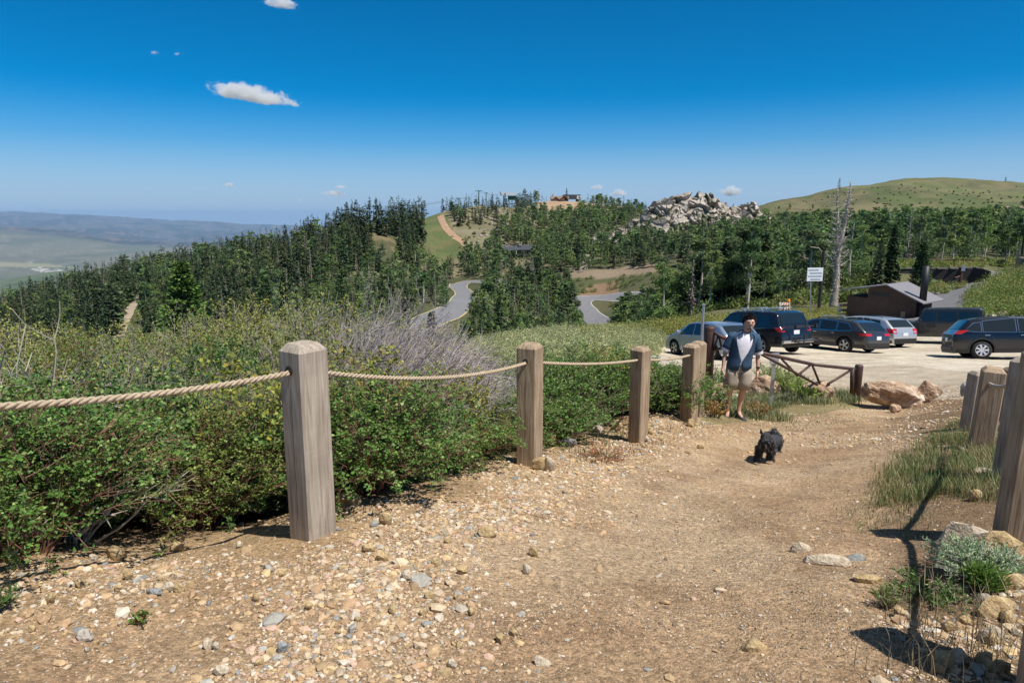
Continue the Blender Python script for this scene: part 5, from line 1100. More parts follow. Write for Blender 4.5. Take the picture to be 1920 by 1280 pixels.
# ------------------------------------------------------------------ single trees that stand out
def hero_conifer(name, px, top, base, Y, rr, seed, col, tip, label, nb=420, per=22, lowest=.04, power=.7, droop=.3, dead=False):
    p = atY(px, base, Y); z = gz(p[0], p[1]); h = atY(px, top, Y)[2]-z; rg = np.random.default_rng(seed); r = rr*h
    t = lowest+(1-lowest)*np.sort(rg.random(nb))**.9; t = np.clip(np.round(t*22)/22+rg.normal(0, .008, nb), lowest, .99); az = rg.uniform(0, 6.28, nb)
    lob = .72+.45*vnoise(az*1.4, t*6, seed); L_ = r*(1-t)**power*lob*rg.uniform(.75, 1.1, nb)+.1; L_ *= np.minimum(1, .6+(t-lowest)*4)
    s = np.tile(np.linspace(.25, 1, per), nb); bi = np.repeat(np.arange(nb), per); d = np.stack([np.cos(az), np.sin(az), 0*az], -1)[bi]; side = np.stack([-np.sin(az), np.cos(az), 0*az], -1)[bi]
    w = (rg.uniform(-1, 1, len(s))*(1-abs(s-.6))*.38*L_[bi])[:, None]
    P = d*(L_[bi]*s*.93)[:, None]+side*w; P[:, 2] = t[bi]*h-L_[bi]*s*droop+L_[bi]*s**3*droop*.9+rg.normal(0, .04, len(s))
    A = d*.8+side*np.sign(w)*.5+rg.normal(0, .4, d.shape)*np.array([1, 1, .6]); A[:, 2] += .12; A /= np.linalg.norm(A, axis=1)[:, None]; l = .36*(.6+.4*h/10)*rg.uniform(.6, 1.3, len(s))
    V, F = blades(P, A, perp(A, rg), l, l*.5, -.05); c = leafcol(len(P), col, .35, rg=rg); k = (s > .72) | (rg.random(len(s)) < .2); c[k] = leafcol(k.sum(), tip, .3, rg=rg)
    o = thing(name, label, 'conifer', (p[0], p[1], z-.1)); obj('crown', mesh_np('crown', V, F, np.repeat(c, 4, 0)), M_con, o); trunk_mesh(h*.97, h*.022, .02, seed, .01, 8).build('trunk', M_bark, o, True); return o
hero_conifer('fir_tree', 352, 490, 640, 52, .30, 5, (.040, .085, .022), (.09, .16, .035), 'big bushy fir standing alone behind the shrubs left of the first post')
hero_conifer('fir_tree', 1388, 432, 592, 80, .31, 6, (.020, .042, .016), (.035, .07, .025), 'tall very dark fir at the edge of the trees behind the man', 520, 22)
hero_conifer('spruce_tree', 811, 583, 655, 92, .19, 7, (.03, .055, .022), (.05, .085, .035), 'small slender spruce in front of the lower bend of the road', 200, 14)
hero_conifer('spruce_tree', 1722, 452, 560, 84, .24, 8, (.035, .075, .028), (.06, .11, .04), 'dark spruce rising right behind the black vent pipe', 300, 16)
hero_conifer('fir_tree', 643, 515, 640, 150, .24, 9, (.045, .08, .03), (.07, .12, .045), 'pale green broad conifer behind the bare shrub, left of the road', 300, 14)
hero_conifer('fir_tree', 505, 520, 640, 130, .26, 10, (.035, .07, .028), (.055, .10, .04), 'dark pointed conifer rising just left of the first post', 300, 14)
hero_conifer('spruce_tree', 1572, 334, 364, 560, .2, 11, (.03, .05, .025), (.045, .07, .03), 'lone conifer on the crest of the sage hill beside the snag', 120, 8)
hero_conifer('spruce_tree', 1884, 332, 348, 600, .17, 12, (.03, .05, .025), (.045, .07, .03), 'tiny lone conifer on the hill crest at far right', 90, 8)
hero_conifer('conifer_tree', 983, 354, 392, 565, .40, 14, (.035, .06, .03), (.05, .08, .035), 'big dark conifer beside the white lift station on the hilltop', 220, 10)
hero_conifer('conifer_tree', 1003, 356, 390, 575, .38, 15, (.03, .052, .028), (.045, .07, .033), 'big dark conifer left of the log lodge on the hilltop', 220, 10)
for k, (px, tp, bs, Y, rr) in enumerate([(1212, 398, 450, 325, .16), (1258, 400, 462, 318, .17), (1305, 386, 452, 322, .15), (1352, 398, 455, 318, .16), (1378, 410, 458, 315, .2)]):
    hero_conifer('spruce_tree', px, tp, bs, Y, rr, 40+k, (.028, .048, .024), (.04, .062, .03), '%s dark spire-shaped spruce from the left against the rock outcrop' % ['first', 'second', 'third', 'fourth', 'fifth'][k], 130, 9)
def snag():
    px, base, Y = 1562, 574, 74; p = atY(px, base, Y); z = gz(p[0], p[1]); h = atY(1572, 338, Y)[2]-z; rg = np.random.default_rng(3)
    o = thing('dead_snag', 'tall bleached dead conifer with two bare twisted tops beside the notice board', 'dead tree', (p[0], p[1], z-.1))
    k = Y/FPX; main = [(0, 0, 0), (.1, 0, h*.2), (.05, .05, h*.4), (.35, .05, h*.62), (.55, 0, h*.8), (.75, 0, h*.92), (.7, 0, h)]
    sec = [(.02, 0, h*.42), (-.25, .1, h*.58), (-.3, .1, h*.72), (-.5, .1, h*.84), (-.62, 0, h*.96)]
    mb = MB().tube(smooth_line(main, .5), list(np.interp(np.linspace(0, 1, len(smooth_line(main, .5))), [0, .1, .6, 1], [.5, .38, .27, .05])), 9); S2 = smooth_line(sec, .5); mb.tube(S2, list(np.linspace(.22, .04, len(S2))), 7); mb.build('trunk', mat('bleached_wood', (.36, .315, .265), .9, vary=.4, vscale=1.5, bump=.8, bscale=9, bdist=.05), o, True)
    P = []; Rr = []; lines = [smooth_line(main, .3), S2]
    for i in range(520):
        ln = lines[0] if rg.random() < .68 else lines[1]; q = ln[int(rg.uniform(.06, .97)*(len(ln)-1))]; f = q[2]/h; a = rg.uniform(0, 6.28)
        L_ = (.45+.2*rg.random() if f < .34 else rg.uniform(.6, 2.0)*(1.25-f))*rg.uniform(.6, 1.1); d = np.array([math.cos(a), math.sin(a), 0]); t = np.linspace(0, 1, 6)
        Q = q+d*(L_*t)[:, None]; Q[:, 2] += L_*(-.35*t+.55*t**3)*(1 if f > .34 else -.9)+rg.normal(0, .04, 6)*L_; P.append(Q); Rr.append(np.linspace(.055, .016, 6)*(1 if f > .34 else 1.5))
    V, F = ttube(np.array(P), np.array(Rr)); obj('branches', mesh_np('branches', V, F), mat('bleached_branch', (.42, .38, .33), .9, vary=.3, vscale=2), o)
snag()
# ------------------------------------------------------------------ grass, weeds, sagebrush
def blades_curved(P, h, lean, w, rg):
    n_ = len(P); a = rg.uniform(0, 6.28, n_); d = np.stack([np.cos(a), np.sin(a), 0*a], -1); sd = np.stack([-np.sin(a), np.cos(a), 0*a], -1)*(w/2)[:, None]; t = [0, .5, 1]; V = []
    for tt, ww in ((0, 1), (.55, .75)):
        c = P+d*(lean*h*tt**2)[:, None]; c[:, 2] += h*tt*(1-.12*tt); V += [c-sd*ww, c+sd*ww]
    c = P+d*(lean*h)[:, None]; c[:, 2] += h*.85; V.append(c); V = np.stack(V, 1).reshape(-1, 3); b_ = (np.arange(n_)*5)[:, None]
    return V, np.concatenate([b_+np.array([0, 1, 3, 2])]), b_+np.array([2, 3, 4])
M_grass = mat('grass_blades', attr=True, rough=.6, spec=.3, trans=.25)
def grass(name, label, poly, Y0, Y1, n_tuft, per, h0, h1, w, cols, seed, clump=.06, edge=30):
    rg = np.random.default_rng(seed); xs = [p[0] for p in poly]; ys = [p[1] for p in poly]; P = []; k = 0
    while k < n_tuft:
        px, py = rg.uniform(min(xs), max(xs)), rg.uniform(min(ys), max(ys))
        if not inpoly(np.array([px]), np.array([py]), poly)[0]: continue
        if vnoise(px/edge, py/edge*1.6, seed) < .30*rg.random()+.12: continue
        k += 1; P.append(hit(px, py, Y0, Y1, 160))
    P = np.array(P); Q = np.repeat(P, per, 0); Q[:, :2] += rg.normal(0, clump, (len(Q), 2)); Q[:, 2] = terr(Q[:, 0], Q[:, 1])-.01; hh = np.repeat(rg.uniform(h0, h1, len(P)), per)*rg.uniform(.5, 1.1, len(Q))
    V, F4, F3 = blades_curved(Q, hh, rg.uniform(.05, .7, len(Q)), w*rg.uniform(.7, 1.4, len(Q)), rg); ci = np.repeat(rg.integers(0, len(cols), len(P)), per); sw = rg.random(len(Q)) < .25; ci[sw] = rg.integers(0, len(cols), sw.sum())
    c = np.array(cols)[ci]*rg.uniform(.7, 1.3, (len(Q), 1)); tag(obj(name, mesh_np(name, V, [F4, F3], np.repeat(np.clip(c, 0, 1), 5, 0)), M_grass), label, None, None, 'stuff')
GC = [(.12, .17, .05), (.16, .20, .07), (.33, .27, .12), (.10, .17, .05), (.38, .31, .17)]
grass('grass', 'green and straw-coloured grass along the right side of the trail', [(1650, 950), (1655, 900), (1700, 850), (1750, 812), (1800, 790), (1905, 770), (1905, 930), (1850, 945), (1780, 925), (1700, 950)], 3, 10, 760, 17, .05, .20, .004, GC, 91)
grass('grass', 'short grass around the barrier and boulders at the edge of the car park', [(1330, 752), (1420, 735), (1480, 722), (1600, 738), (1612, 752), (1560, 760), (1480, 758), (1440, 770), (1480, 790), (1400, 790), (1335, 775)], 9, 20, 900, 16, .08, .26, .010, [(.14, .19, .06), (.20, .22, .10), (.32, .29, .15), (.22, .25, .14)], 92, .1)
grass('grass', 'thin grass straggling into the edge of the trail at right', [(1600, 960), (1650, 920), (1740, 960), (1720, 1010), (1640, 1010), (1570, 960)], 2.4, 6, 60, 12, .03, .09, .004, GC, 93)
grass('grass', 'dry grass stems at lower right', [(1640, 1280), (1700, 1120), (1850, 1120), (1915, 1200), (1915, 1280)], 1.7, 4, 46, 6, .12, .30, .003, [(.36, .29, .17), (.28, .21, .12)], 94)
grass('grass', 'small tufts in the soil bank between the second and fourth posts', [(1060, 860), (1100, 800), (1170, 790), (1240, 800), (1330, 790), (1250, 840), (1120, 870)], 5, 12, 60, 12, .05, .13, .006, [(.15, .17, .07), (.25, .10, .05), (.13, .19, .05)], 95)
grass('grass', 'sparse short grass on the trail near the man', [(1300, 800), (1400, 790), (1500, 775), (1640, 775), (1560, 800), (1420, 810)], 8, 16, 260, 8, .02, .06, .008, [(.2, .2, .1), (.3, .27, .15)], 96, .15)
def weed(name, label, px, py, n_, h, r, cols, seed, per=10, lf=.05, cat='plant', Ym=2, group=None, stem=M_brownstem, w=.3, loc=None):
    rg = np.random.default_rng(seed); p = hit(px, py, Ym, 60) if loc is None else np.array([loc[0], loc[1], gz(loc[0], loc[1])]); S = stems(rg, n_, r, h, 1, 6, base=r*.5); S[..., 2] = np.maximum(S[..., 2], 0)
    V, F = ttube(S, np.linspace(.004, .0015, 6)[None].repeat(n_, 0)*(1 if h < .5 else 1.4)); m = n_*per; i = rg.integers(0, n_, m); s = rg.uniform(.15, 1, m)*4.99; j = s.astype(int); f = (s-j)[:, None]; P = S[i, j]*(1-f)+S[i, j+1]*f
    A = rnd_unit(m, rg); A[:, 2] = np.abs(A[:, 2])*.8+.25; A /= np.linalg.norm(A, axis=1)[:, None]; l = lf*rg.uniform(.6, 1.3, m); LV, LF = blades(P, A, perp(A, rg), l, l*w, .05)
    o = thing(name, label, cat, tuple(p), 0, group); obj('stems', mesh_np('stems', V, F), stem, o); obj('leaves', mesh_np('leaves', LV, LF, np.repeat(leafcol(m, cols[0], .3, cols[1], .3, rg), 4, 0)), M_leaf, o); return o
weed('sagebrush', 'silvery blue-green sagebrush low at the right edge of the trail', 1836, 1078, 240, .13, .19, [(.17, .24, .18), (.26, .33, .26)], 201, 34, .018, 'shrub', 2.2, stem=M_greystem, w=.35)
weed('grass_tuft', 'bright green grass tuft in front of the silvery sagebrush', 1846, 1108, 90, .11, .07, [(.07, .13, .03), (.10, .16, .04)], 202, 12, .05, 'grass tuft', 2.2, stem=mat('green_stem', (.12, .2, .05), .7), w=.12)
weed('creeping_plant', 'low dark-leaved creeping plant under the silvery sagebrush', 1738, 1120, 70, .06, .16, [(.05, .10, .03), (.08, .13, .05)], 203, 12, .028, 'plant', 2)
weed('grass_tuft', 'green grass tuft at the trail edge in the rope\'s shadow', 1660, 1140, 26, .10, .05, [(.08, .13, .04), (.14, .15, .06)], 204, 7, .04, 'grass tuft', 2, w=.12)
weed('seedling', 'tiny green seedling in the dirt at lower left', 262, 1172, 9, .06, .03, [(.08, .15, .04), (.2, .08, .04)], 205, 9, .03, 'plant', 1.6)
weed('seedling', 'dark little plant cut off by the left edge of the photo', 2, 1140, 14, .08, .05, [(.05, .09, .03), (.1, .13, .05)], 206, 9, .035, 'plant', 1.6)
weed('creeping_plant', 'red-leaved creeping weed in the dug-out bank between the posts', 1130, 858, 50, .08, .25, [(.24, .07, .035), (.14, .14, .05)], 207, 9, .03, 'plant', 4)
for k, (px, py, h, r) in enumerate([(1440, 735, .75, .3), (1465, 738, .6, .3), (1490, 742, .5, .35), (1508, 748, .35, .35)]):
    weed('tall_weed', ['tall light-green weed right beside the man under the barrier', 'leafy green weed left of the marker plate', 'bushy green weed under the zigzag barrier', 'low spreading weed beside the rusty boulder'][k], px, py, 60, h, r, [(.15, .22, .07), (.22, .27, .10)], 210+k, 26, .06, 'weed', 9, w=.28)
for k, (px, py) in enumerate([(1340, 790), (1420, 790)]):
    weed('dry_weed', ['rust-brown dry weed at the foot of the fourth fence post', 'rust-brown dry weed behind the man\'s feet'][k], px, py-8, 40, .28, .2, [(.22, .12, .05), (.18, .17, .07)], 220+k, 16, .05, 'weed', 8)
weed('shrub', 'small dark shrub between the fourth post and the rear post', 1330, 770, 50, .45, .3, [(.09, .12, .04), (.16, .12, .05)], 223, 20, .05, 'shrub', 8)
weed('shrub', 'green shrub poking out right of the rear post beside the car park', 1330, 720, 50, .5, .3, [(.09, .15, .05), (.15, .19, .07)], 224, 24, .05, 'shrub', 9)
for k, (px, py, d) in enumerate([(60, 985, 'tangle of dead grey sticks in the shrubs at the left edge'), (150, 1010, 'bleached dead branch poking out under the shrubs at lower left'), (40, 700, 'pale bare branches sticking up over the shrubs above the rope at left')]):
    rg = np.random.default_rng(300+k); n_ = 16; p = hit(px, py, 2, 9) if k < 2 else None
    if p is None: b_ = at(45, 735, 4.2); p = np.array([b_[0], b_[1], gz(b_[0], b_[1])])
    S = stems(rg, n_, .38 if k < 2 else .3, .5 if k < 2 else 1.45, 1.2, 7, (.15, 0), .5 if k < 2 else .2); T2 = twig_off(rg, S, 40, .08, .25, 4, .2)
    V, F = ttube(S, np.linspace(.009, .003, 7)[None].repeat(n_, 0)); V2, F2 = ttube(T2, np.linspace(.004, .0015, 4)[None].repeat(40, 0)); o = obj('dead_branch', mesh_np('dead_branch', np.r_[V, V2], np.r_[F, F2+len(V)]), mat('bleached_twig', (.42, .36, .29), .9) if k == 0 else bpy.data.materials['bleached_twig'], None, (p[0], p[1]-.12, p[2])); tag(o, d, 'dead branch')
# scrub dotted over the sage hill
bank_shrubs('hill_scrub', 'low olive scrub dotting the open hill at upper right', [(1440, 385), (1500, 372), (1600, 352), (1700, 342), (1920, 350), (1920, 392), (1700, 390), (1600, 398), (1440, 396)], 360, 900, 130, .4, .8, (.085, .09, .04), (.11, .105, .05), 79, .4)
bank_shrubs('ski_slope_scrub', 'small bushes on the slope right of the ski run', [(840, 400), (1000, 392), (960, 430), (900, 470), (862, 478)], 330, 640, 45, .6, 1.3, (.09, .11, .045), (.13, .13, .06), 80, .4)
# ------------------------------------------------------------------ vehicles
def paint(name, c, metal=.5, rough=.28): return mat(name, c, rough, metal, .5, coat=.8)
M_glass = mat('tinted_glass', (.012, .018, .02), .04, 0, .9); M_tyre = mat('tyre_rubber', (.018, .018, .018), .85); M_black = mat('black_plastic', (.02, .02, .021), .5)
M_rim = mat('alloy', (.55, .56, .58), .3, .8); M_chrome = mat('chrome', (.7, .71, .73), .15, 1.0); M_red = mat('tail_light_red', (.50, .012, .008), .15, 0, .6, coat=1); M_lampw = mat('lamp_clear', (.75, .76, .78), .1, .3); M_plate = mat('licence_plate', (.72, .75, .8), .5); M_well = mat('wheel_well', (.008, .008, .008), 1)
def align(o, x, y, yaw, L_=2.7):
    c_, s_ = math.cos(yaw), math.sin(yaw); f = Vector((c_, s_, 0)); l = Vector((-s_, c_, 0)); zf, zr = gz(x+c_*L_/2, y+s_*L_/2), gz(x-c_*L_/2, y-s_*L_/2); zl, zq = gz(x-s_*.8, y+c_*.8), gz(x+s_*.8, y-c_*.8)
    fx = Vector((c_*L_, s_*L_, zf-zr)).normalized(); ly = Vector((-s_*1.6, c_*1.6, zl-zq)).normalized(); up = fx.cross(ly).normalized(); ly = up.cross(fx)
    M = Matrix((fx, ly, up)).transposed(); o.rotation_euler = M.to_euler(); o.location = (x, y, (zf+zr+zl+zq)/4)
def car(name, label, cat, outline, W_, belt, wheels, wr, windows, body_m, rim_m, px, D, yaw, tumble=.34, rear_glass=None, wind=None, tails=(), heads=True, rails=None, plate=True, cladding=None, arch=.07, spare=False, boxy=False, bars=None, clear=.24, rimstyle=5, sidetrim=None, py=650, pos=None, belt2=None, tailmode='corner', platez=.8):
    xs0 = np.array([p[0] for p in outline]); zs0 = np.array([p[1] for p in outline]); xr, xf = xs0[0], xs0[-1]; H = zs0.max(); hw = W_/2
    if pos is None: b_ = at(px, py, D); pos = (b_[0], b_[1])
    o = thing(name, label, cat); align(o, pos[0], pos[1], yaw, wheels[1]-wheels[0])
    zt = lambda x: np.interp(x, xs0, zs0)
    bl = (lambda x: belt+(belt2-belt)*np.clip((xf-x)/(xf-xr), 0, 1)) if belt2 else (lambda x: belt+0*x)
    def Wd(x, z):
        e = np.maximum(0, (np.abs(x-(xr+xf)/2)-(xf-xr)/2+.75)/.75); w = hw*(1-(.05 if boxy else .16)*e**2.2); b = bl(x)
        w = w-np.maximum(0, z-b)*tumble-np.maximum(0, .5-z)*.10-(np.maximum(0, b-.12-z)*0); return w-.03*np.clip((b-z)/.5-.8, 0, 1)
    def zb(x):
        z = np.full(np.shape(x), clear); 
        for xw in wheels:
            R_ = wr+arch; d = np.abs(x-xw); z = np.where(d < R_, np.maximum(z, wr+np.sqrt(np.maximum(R_*R_-d*d, 0))), z)
        return z
    X = np.unique(np.round(np.r_[np.linspace(xr, xf, 86), xs0, xs0+.004, [xw+s*(wr+arch) for xw in wheels for s in (-1, 1)]], 4)); X = X[(X >= xr) & (X <= xf)]; nz = 12; V = []
    ny = 7
    for x in X:
        t = float(zt(x)); b0 = float(min(zb(np.array([x]))[0], t-.03)); rr = min(.07 if not boxy else .05, (t-b0)*.3); col = []
        for j in range(nz): z = b0+(t-rr-b0)*j/(nz-1); col.append((x, float(Wd(x, z)), z))
        w1 = float(Wd(x, t-rr)); col.append((x, w1-rr*.3, t-rr*.35))
        for j in range(ny): y = (w1-rr)*(1-j/(ny-1)); col.append((x, y, t+(.02 if not boxy else .01)*(1-(y/max(w1, .01))**2)*min(1, (t-.5))))
        V += col
    m_ = len(X); k_ = nz+1+ny; V = np.array(V); ii = np.arange(m_*k_).reshape(m_, k_); F = np.stack([ii[:-1, :-1], ii[:-1, 1:], ii[1:, 1:], ii[1:, :-1]], -1).reshape(-1, 4)
    V2 = V*np.array([1, -1, 1]); F2 = F[:, ::-1]+len(V); ends = [[*ii[0], *(ii[0][::-1]+len(V))], [*(ii[-1][::-1]), *(ii[-1]+len(V))]]
    me = mesh_np('body', np.r_[V, V2], [F, F2], None, True); obj('body', me, body_m, o)
    for q in (0, -1):
        e_ = MB(); cc = V[ii[q]]; pts = [tuple(c) for c in cc[:nz+1]]; pts2 = [(c[0], -c[1], c[2]) for c in pts[::-1]]; e_.add(pts+pts2, [tuple(range(2*len(pts)))])
        e_.build('rear_face' if q == 0 else 'front_face', M_black if cladding else body_m, o)
    MB().box(((xr+xf)/2, 0, clear+.16), (xf-xr-.12, W_-.62, .34)).box(((xr+xf)/2, 0, .62), (xf-xr-.35, W_-.55, .5)).build('underbody', M_well, o)
    def spatch(q, off, side, n_=8):     # quad in x-z laid on the flank
        q = np.array(q, float); u = np.linspace(0, 1, n_); P = []
        for a_ in u:
            for c_ in u:
                p = (q[0]*(1-a_)+q[1]*a_)*(1-c_)+(q[3]*(1-a_)+q[2]*a_)*c_; P.append((p[0], side*(float(Wd(p[0], p[1]))+off), p[1]))
        jj = np.arange(n_*n_).reshape(n_, n_); Fq = np.stack([jj[:-1, :-1], jj[1:, :-1], jj[1:, 1:], jj[:-1, 1:]], -1).reshape(-1, 4); return P, [tuple(f) for f in Fq]
    def grow(q, g): c = np.mean(np.array(q), 0); return [tuple(np.array(p)+np.sign(np.array(p)-c)*g) for p in q]
    for side in (1, -1):
        if cladding:
            mb = MB()
            zc = cladding; segs = [xr+.1, wheels[0]-wr-arch-.02, wheels[0]+wr+arch+.02, wheels[1]-wr-arch-.02, wheels[1]+wr+arch+.02, xf-.1]
            for a_, b_ in ((segs[0], segs[1]), (segs[2], segs[3]), (segs[4], segs[5])):
                if b_-a_ > .1: mb.add(*spatch([(a_, clear), (b_, clear), (b_, zc), (a_, zc)], .008, side))
            for xw in wheels:     # arch lips
                nn = 14
                for k in range(nn):
                    A0, A1 = math.pi*k/nn, math.pi*(k+1)/nn; Ri, Ro = wr+arch, wr+arch+.07; pz = [(xw+math.cos(a_)*r_, wr+math.sin(a_)*r_) for r_, a_ in ((Ri, A0), (Ro, A0), (Ro, A1), (Ri, A1))]; P = [(p[0], side*(float(Wd(p[0], p[1]))+.012), max(p[1], clear)) for p in pz]; mb.add(P, [(0, 1, 2, 3)])
            mb.build('cladding', M_black, o)
        for q in windows:
            P, Fq = spatch(grow(q, .022), .004, side); MB().add(P, Fq).build('window_surround', M_chrome if sidetrim else M_black, o); P, Fq = spatch(q, .008, side); MB().add(P, Fq).build('side_window', M_glass, o, True)
        dm = MB()
        for xd in (windows[-1][1][0]+.06, (windows[0][1][0]+windows[1][0][0])/2 if len(windows) > 1 else 0):     # door shut lines
            dm.add(*spatch([(xd-.006, .4), (xd+.006, .4), (xd+.006, float(bl(xd))), (xd-.006, float(bl(xd)))], .003, side, 4))
        dm.build('door_seams', M_well, o)
        for q in windows[:2] if len(windows) < 3 else windows[1:3]:
            hx = q[0][0]+.12; hz_ = float(bl(hx))-.12; MB().box((hx, side*(float(Wd(hx, hz_))+.025), hz_), (.18, .03, .035)).build('door_handle', body_m if not sidetrim else M_chrome, o, bevel=.008)
        mx_ = windows[-1][1][0]-.02; MB().box((mx_, side*(hw+.10), float(bl(mx_))+.08), (.16, .2, .15), taper=.8).build('wing_mirror', M_black if boxy else body_m, o, bevel=.03)
    def tpatch(x0, x1, f0, f1, off, n_=8):      # strip across the body between two stations
        P = []; xs_ = np.linspace(x0, x1, n_)
        for x in xs_:
            t = float(zt(x)); w = float(Wd(x, t-.05)); g = (float(zt(x+.02))-float(zt(x-.02)))/.04; nl = math.hypot(g, 1)
            for v_ in np.linspace(f0, f1, n_): P.append((x-off*g/nl, v_*w, t+.02*(1-v_*v_)+off/nl))
        jj = np.arange(n_*n_).reshape(n_, n_); Fq = np.stack([jj[:-1, :-1], jj[1:, :-1], jj[1:, 1:], jj[:-1, 1:]], -1).reshape(-1, 4); return P, [tuple(f) for f in Fq]
    if rear_glass: P, Fq = tpatch(*rear_glass, -.80, .80, .008); MB().add(P, Fq).build('rear_window', M_glass, o, True)
    if wind: P, Fq = tpatch(*wind, -.86, .86, .008); MB().add(P, Fq).build('windscreen', M_glass, o, True)
    kx = int(np.argmax(zs0 > belt-.12)); zr_ = zs0[:kx+2]; xr_ = xs0[:kx+2]; rx = lambda z: float(np.interp(z, zr_, xr_))
    for side in (1, -1):
        for (z0, z1, y0, x1) in tails:
            mb = MB(); 
            ws = float(Wd(rx(z1)+.05, z1)); 
            P = [(rx(z0)-.012, side*(ws-y0), z0), (rx(z1)-.012, side*(ws-y0), z1), (rx(z1)-.004, side*(ws-.01), z1), (rx(z0)-.004, side*(ws-.01), z0)]; mb.add(P, [(0, 1, 2, 3)])
            P, Fq = spatch([(rx(z0)+.0, z0), (rx(z0)+x1*.7, z0), (rx(z1)+x1, z1), (rx(z1)+.0, z1)], .012, side, 4); mb.add(P, Fq); mb.build('tail_light', M_red, o)
        if heads: z0, z1 = .62, .76; fxz = float(xs0[-1])-.02; P, Fq = spatch([(xf-.45, z0+.02), (xf-.06, z0), (xf-.12, z1-.02), (xf-.5, z1+.03)], .012, side, 5); MB().add(P, Fq).build('headlight', M_lampw, o)
    if plate: MB().box((rx(platez)-.018, 0, platez), (.012, .32, .16)).build('licence_plate', M_plate, o)
    MB().box((xr+.02, 0, .42), (.1, W_*.8, .16)).build('rear_bumper', M_black if cladding else body_m, o, bevel=.03)
    if rails:
        x0, x1, rm_ = rails
        for side in (1, -1):
            t = float(zt((x0+x1)/2)); w = float(Wd((x0+x1)/2, t))-.12; MB().tube([(x0, side*w, float(zt(x0))-.0), (x0+.12, side*w, float(zt(x0+.12))+.07), (x1-.15, side*w, float(zt(x1-.15))+.07), (x1, side*w, float(zt(x1)))], .018, 6).build('roof_rail', rm_, o, True)
    if bars:
        for xb in bars: t = float(zt(xb)); w = float(Wd(xb, t)); MB().box((xb, 0, t+.135), (.07, w*2-.05, .028)).box((xb, w-.13, t+.07), (.06, .05, .12)).box((xb, -w+.13, t+.07), (.06, .05, .12)).build('roof_bar', M_galv, o)
    for xw in wheels:
        for side in (1, -1):
            w = thing('wheel', None, None); w.parent = o; w.location = (xw, side*(hw-.12), wr); w.name = 'wheel'
            tw = .115; prof = [(wr*.66, -tw), (wr*.92, -tw), (wr, -tw*.65), (wr, tw*.65), (wr*.92, tw), (wr*.66, tw)]; MB().lathe(prof, n=28, axis='y').build('tyre', M_tyre, w, True)
            rm = MB(); rm.lathe([(wr*.67, side*tw*.96), (wr*.6, side*tw*.98), (wr*.6, side*tw*.3), (0, side*tw*.25)], n=28, axis='y'); rm.build('rim_barrel', M_well if rimstyle != 9 else M_black, w)
            sp = MB(); ns = rimstyle
            sp.lathe([(wr*.67, side*tw*.99), (wr*.61, side*tw*1.01)], n=28, axis='y'); sp.lathe([(wr*.16, side*tw*.9), (0, side*tw*.95)], n=12, axis='y')
            for k in range(ns):
                for dd in (-.11, .11):
                    a_ = 2*math.pi*k/ns+dd; c_, s_ = math.cos(a_), math.sin(a_); wd = .022; P = [(c_*r_*wr-s_*q_*wd, side*tw*yy, s_*r_*wr+c_*q_*wd) for r_, yy, q_ in ((.1, .9, -1), (.1, .9, 1), (.63, 1.0, 1), (.63, 1.0, -1))]; sp.add(P, [(0, 1, 2, 3)])
            sp.build('rim', rim_m, w)
    return o, dict(Wd=Wd, zt=zt, rx=rx, hw=hw, xr=xr, xf=xf)
R_ = math.radians
wag = [(-2.46, .34), (-2.45, .62), (-2.42, .80), (-2.34, .98), (-1.88, 1.36), (-1.55, 1.44), (-.6, 1.49), (.15, 1.47), (.5, 1.42), (1.28, 1.0), (1.75, .90), (2.2, .76), (2.42, .6), (2.46, .32)]
hat = [(-2.12, .34), (-2.11, .62), (-2.07, .82), (-1.98, .98), (-1.58, 1.30), (-1.2, 1.40), (-.5, 1.45), (.1, 1.43), (.45, 1.36), (1.12, .98), (1.55, .88), (1.95, .74), (2.12, .58), (2.16, .32)]
suv = [(-2.38, .45), (-2.37, .80), (-2.34, 1.10), (-2.24, 1.22), (-2.05, 1.72), (-1.8, 1.79), (-.5, 1.82), (.35, 1.78), (.6, 1.70), (1.12, 1.22), (1.5, 1.14), (2.1, 1.04), (2.32, .86), (2.40, .40)]
xov = [(-2.34, .40), (-2.33, .72), (-2.30, 1.0), (-2.12, 1.16), (-1.75, 1.55), (-1.4, 1.63), (-.4, 1.69), (.3, 1.66), (.6, 1.58), (1.35, 1.10), (1.8, 1.00), (2.2, .84), (2.33, .66), (2.36, .34)]
jep = [(-2.10, .55), (-2.09, 1.1), (-2.07, 1.16), (-2.0, 1.80), (-1.9, 1.84), (-.5, 1.86), (.42, 1.84), (.5, 1.80), (.80, 1.24), (.95, 1.17), (2.0, 1.10), (2.08, 1.02), (2.12, .55)]
sed = [(-2.2, .34), (-2.19, .7), (-2.1, .98), (-1.7, 1.02), (-1.1, 1.38), (-.4, 1.44), (.2, 1.41), (1.15, .98), (1.7, .86), (2.1, .7), (2.2, .34)]
car('hatchback', 'silver-blue hatchback parked behind the fence posts, nearest the meadow', 'car', hat, 1.78, .92, (-1.3, 1.28), .32, [[(-1.5, .97), (-.98, .95), (-.98, 1.30), (-1.25, 1.26)], [(-.9, .95), (-.12, .94), (-.12, 1.37), (-.9, 1.33)], [(-.02, .94), (.85, .93), (.35, 1.32), (-.02, 1.36)]], paint('silver_blue_paint', (.26, .33, .42)), M_rim, 1332, 28.2, R_(111), rear_glass=(-1.95, -1.55), wind=(.48, 1.08), tails=[(.80, .94, .42, .3)], rimstyle=5, belt2=.97)
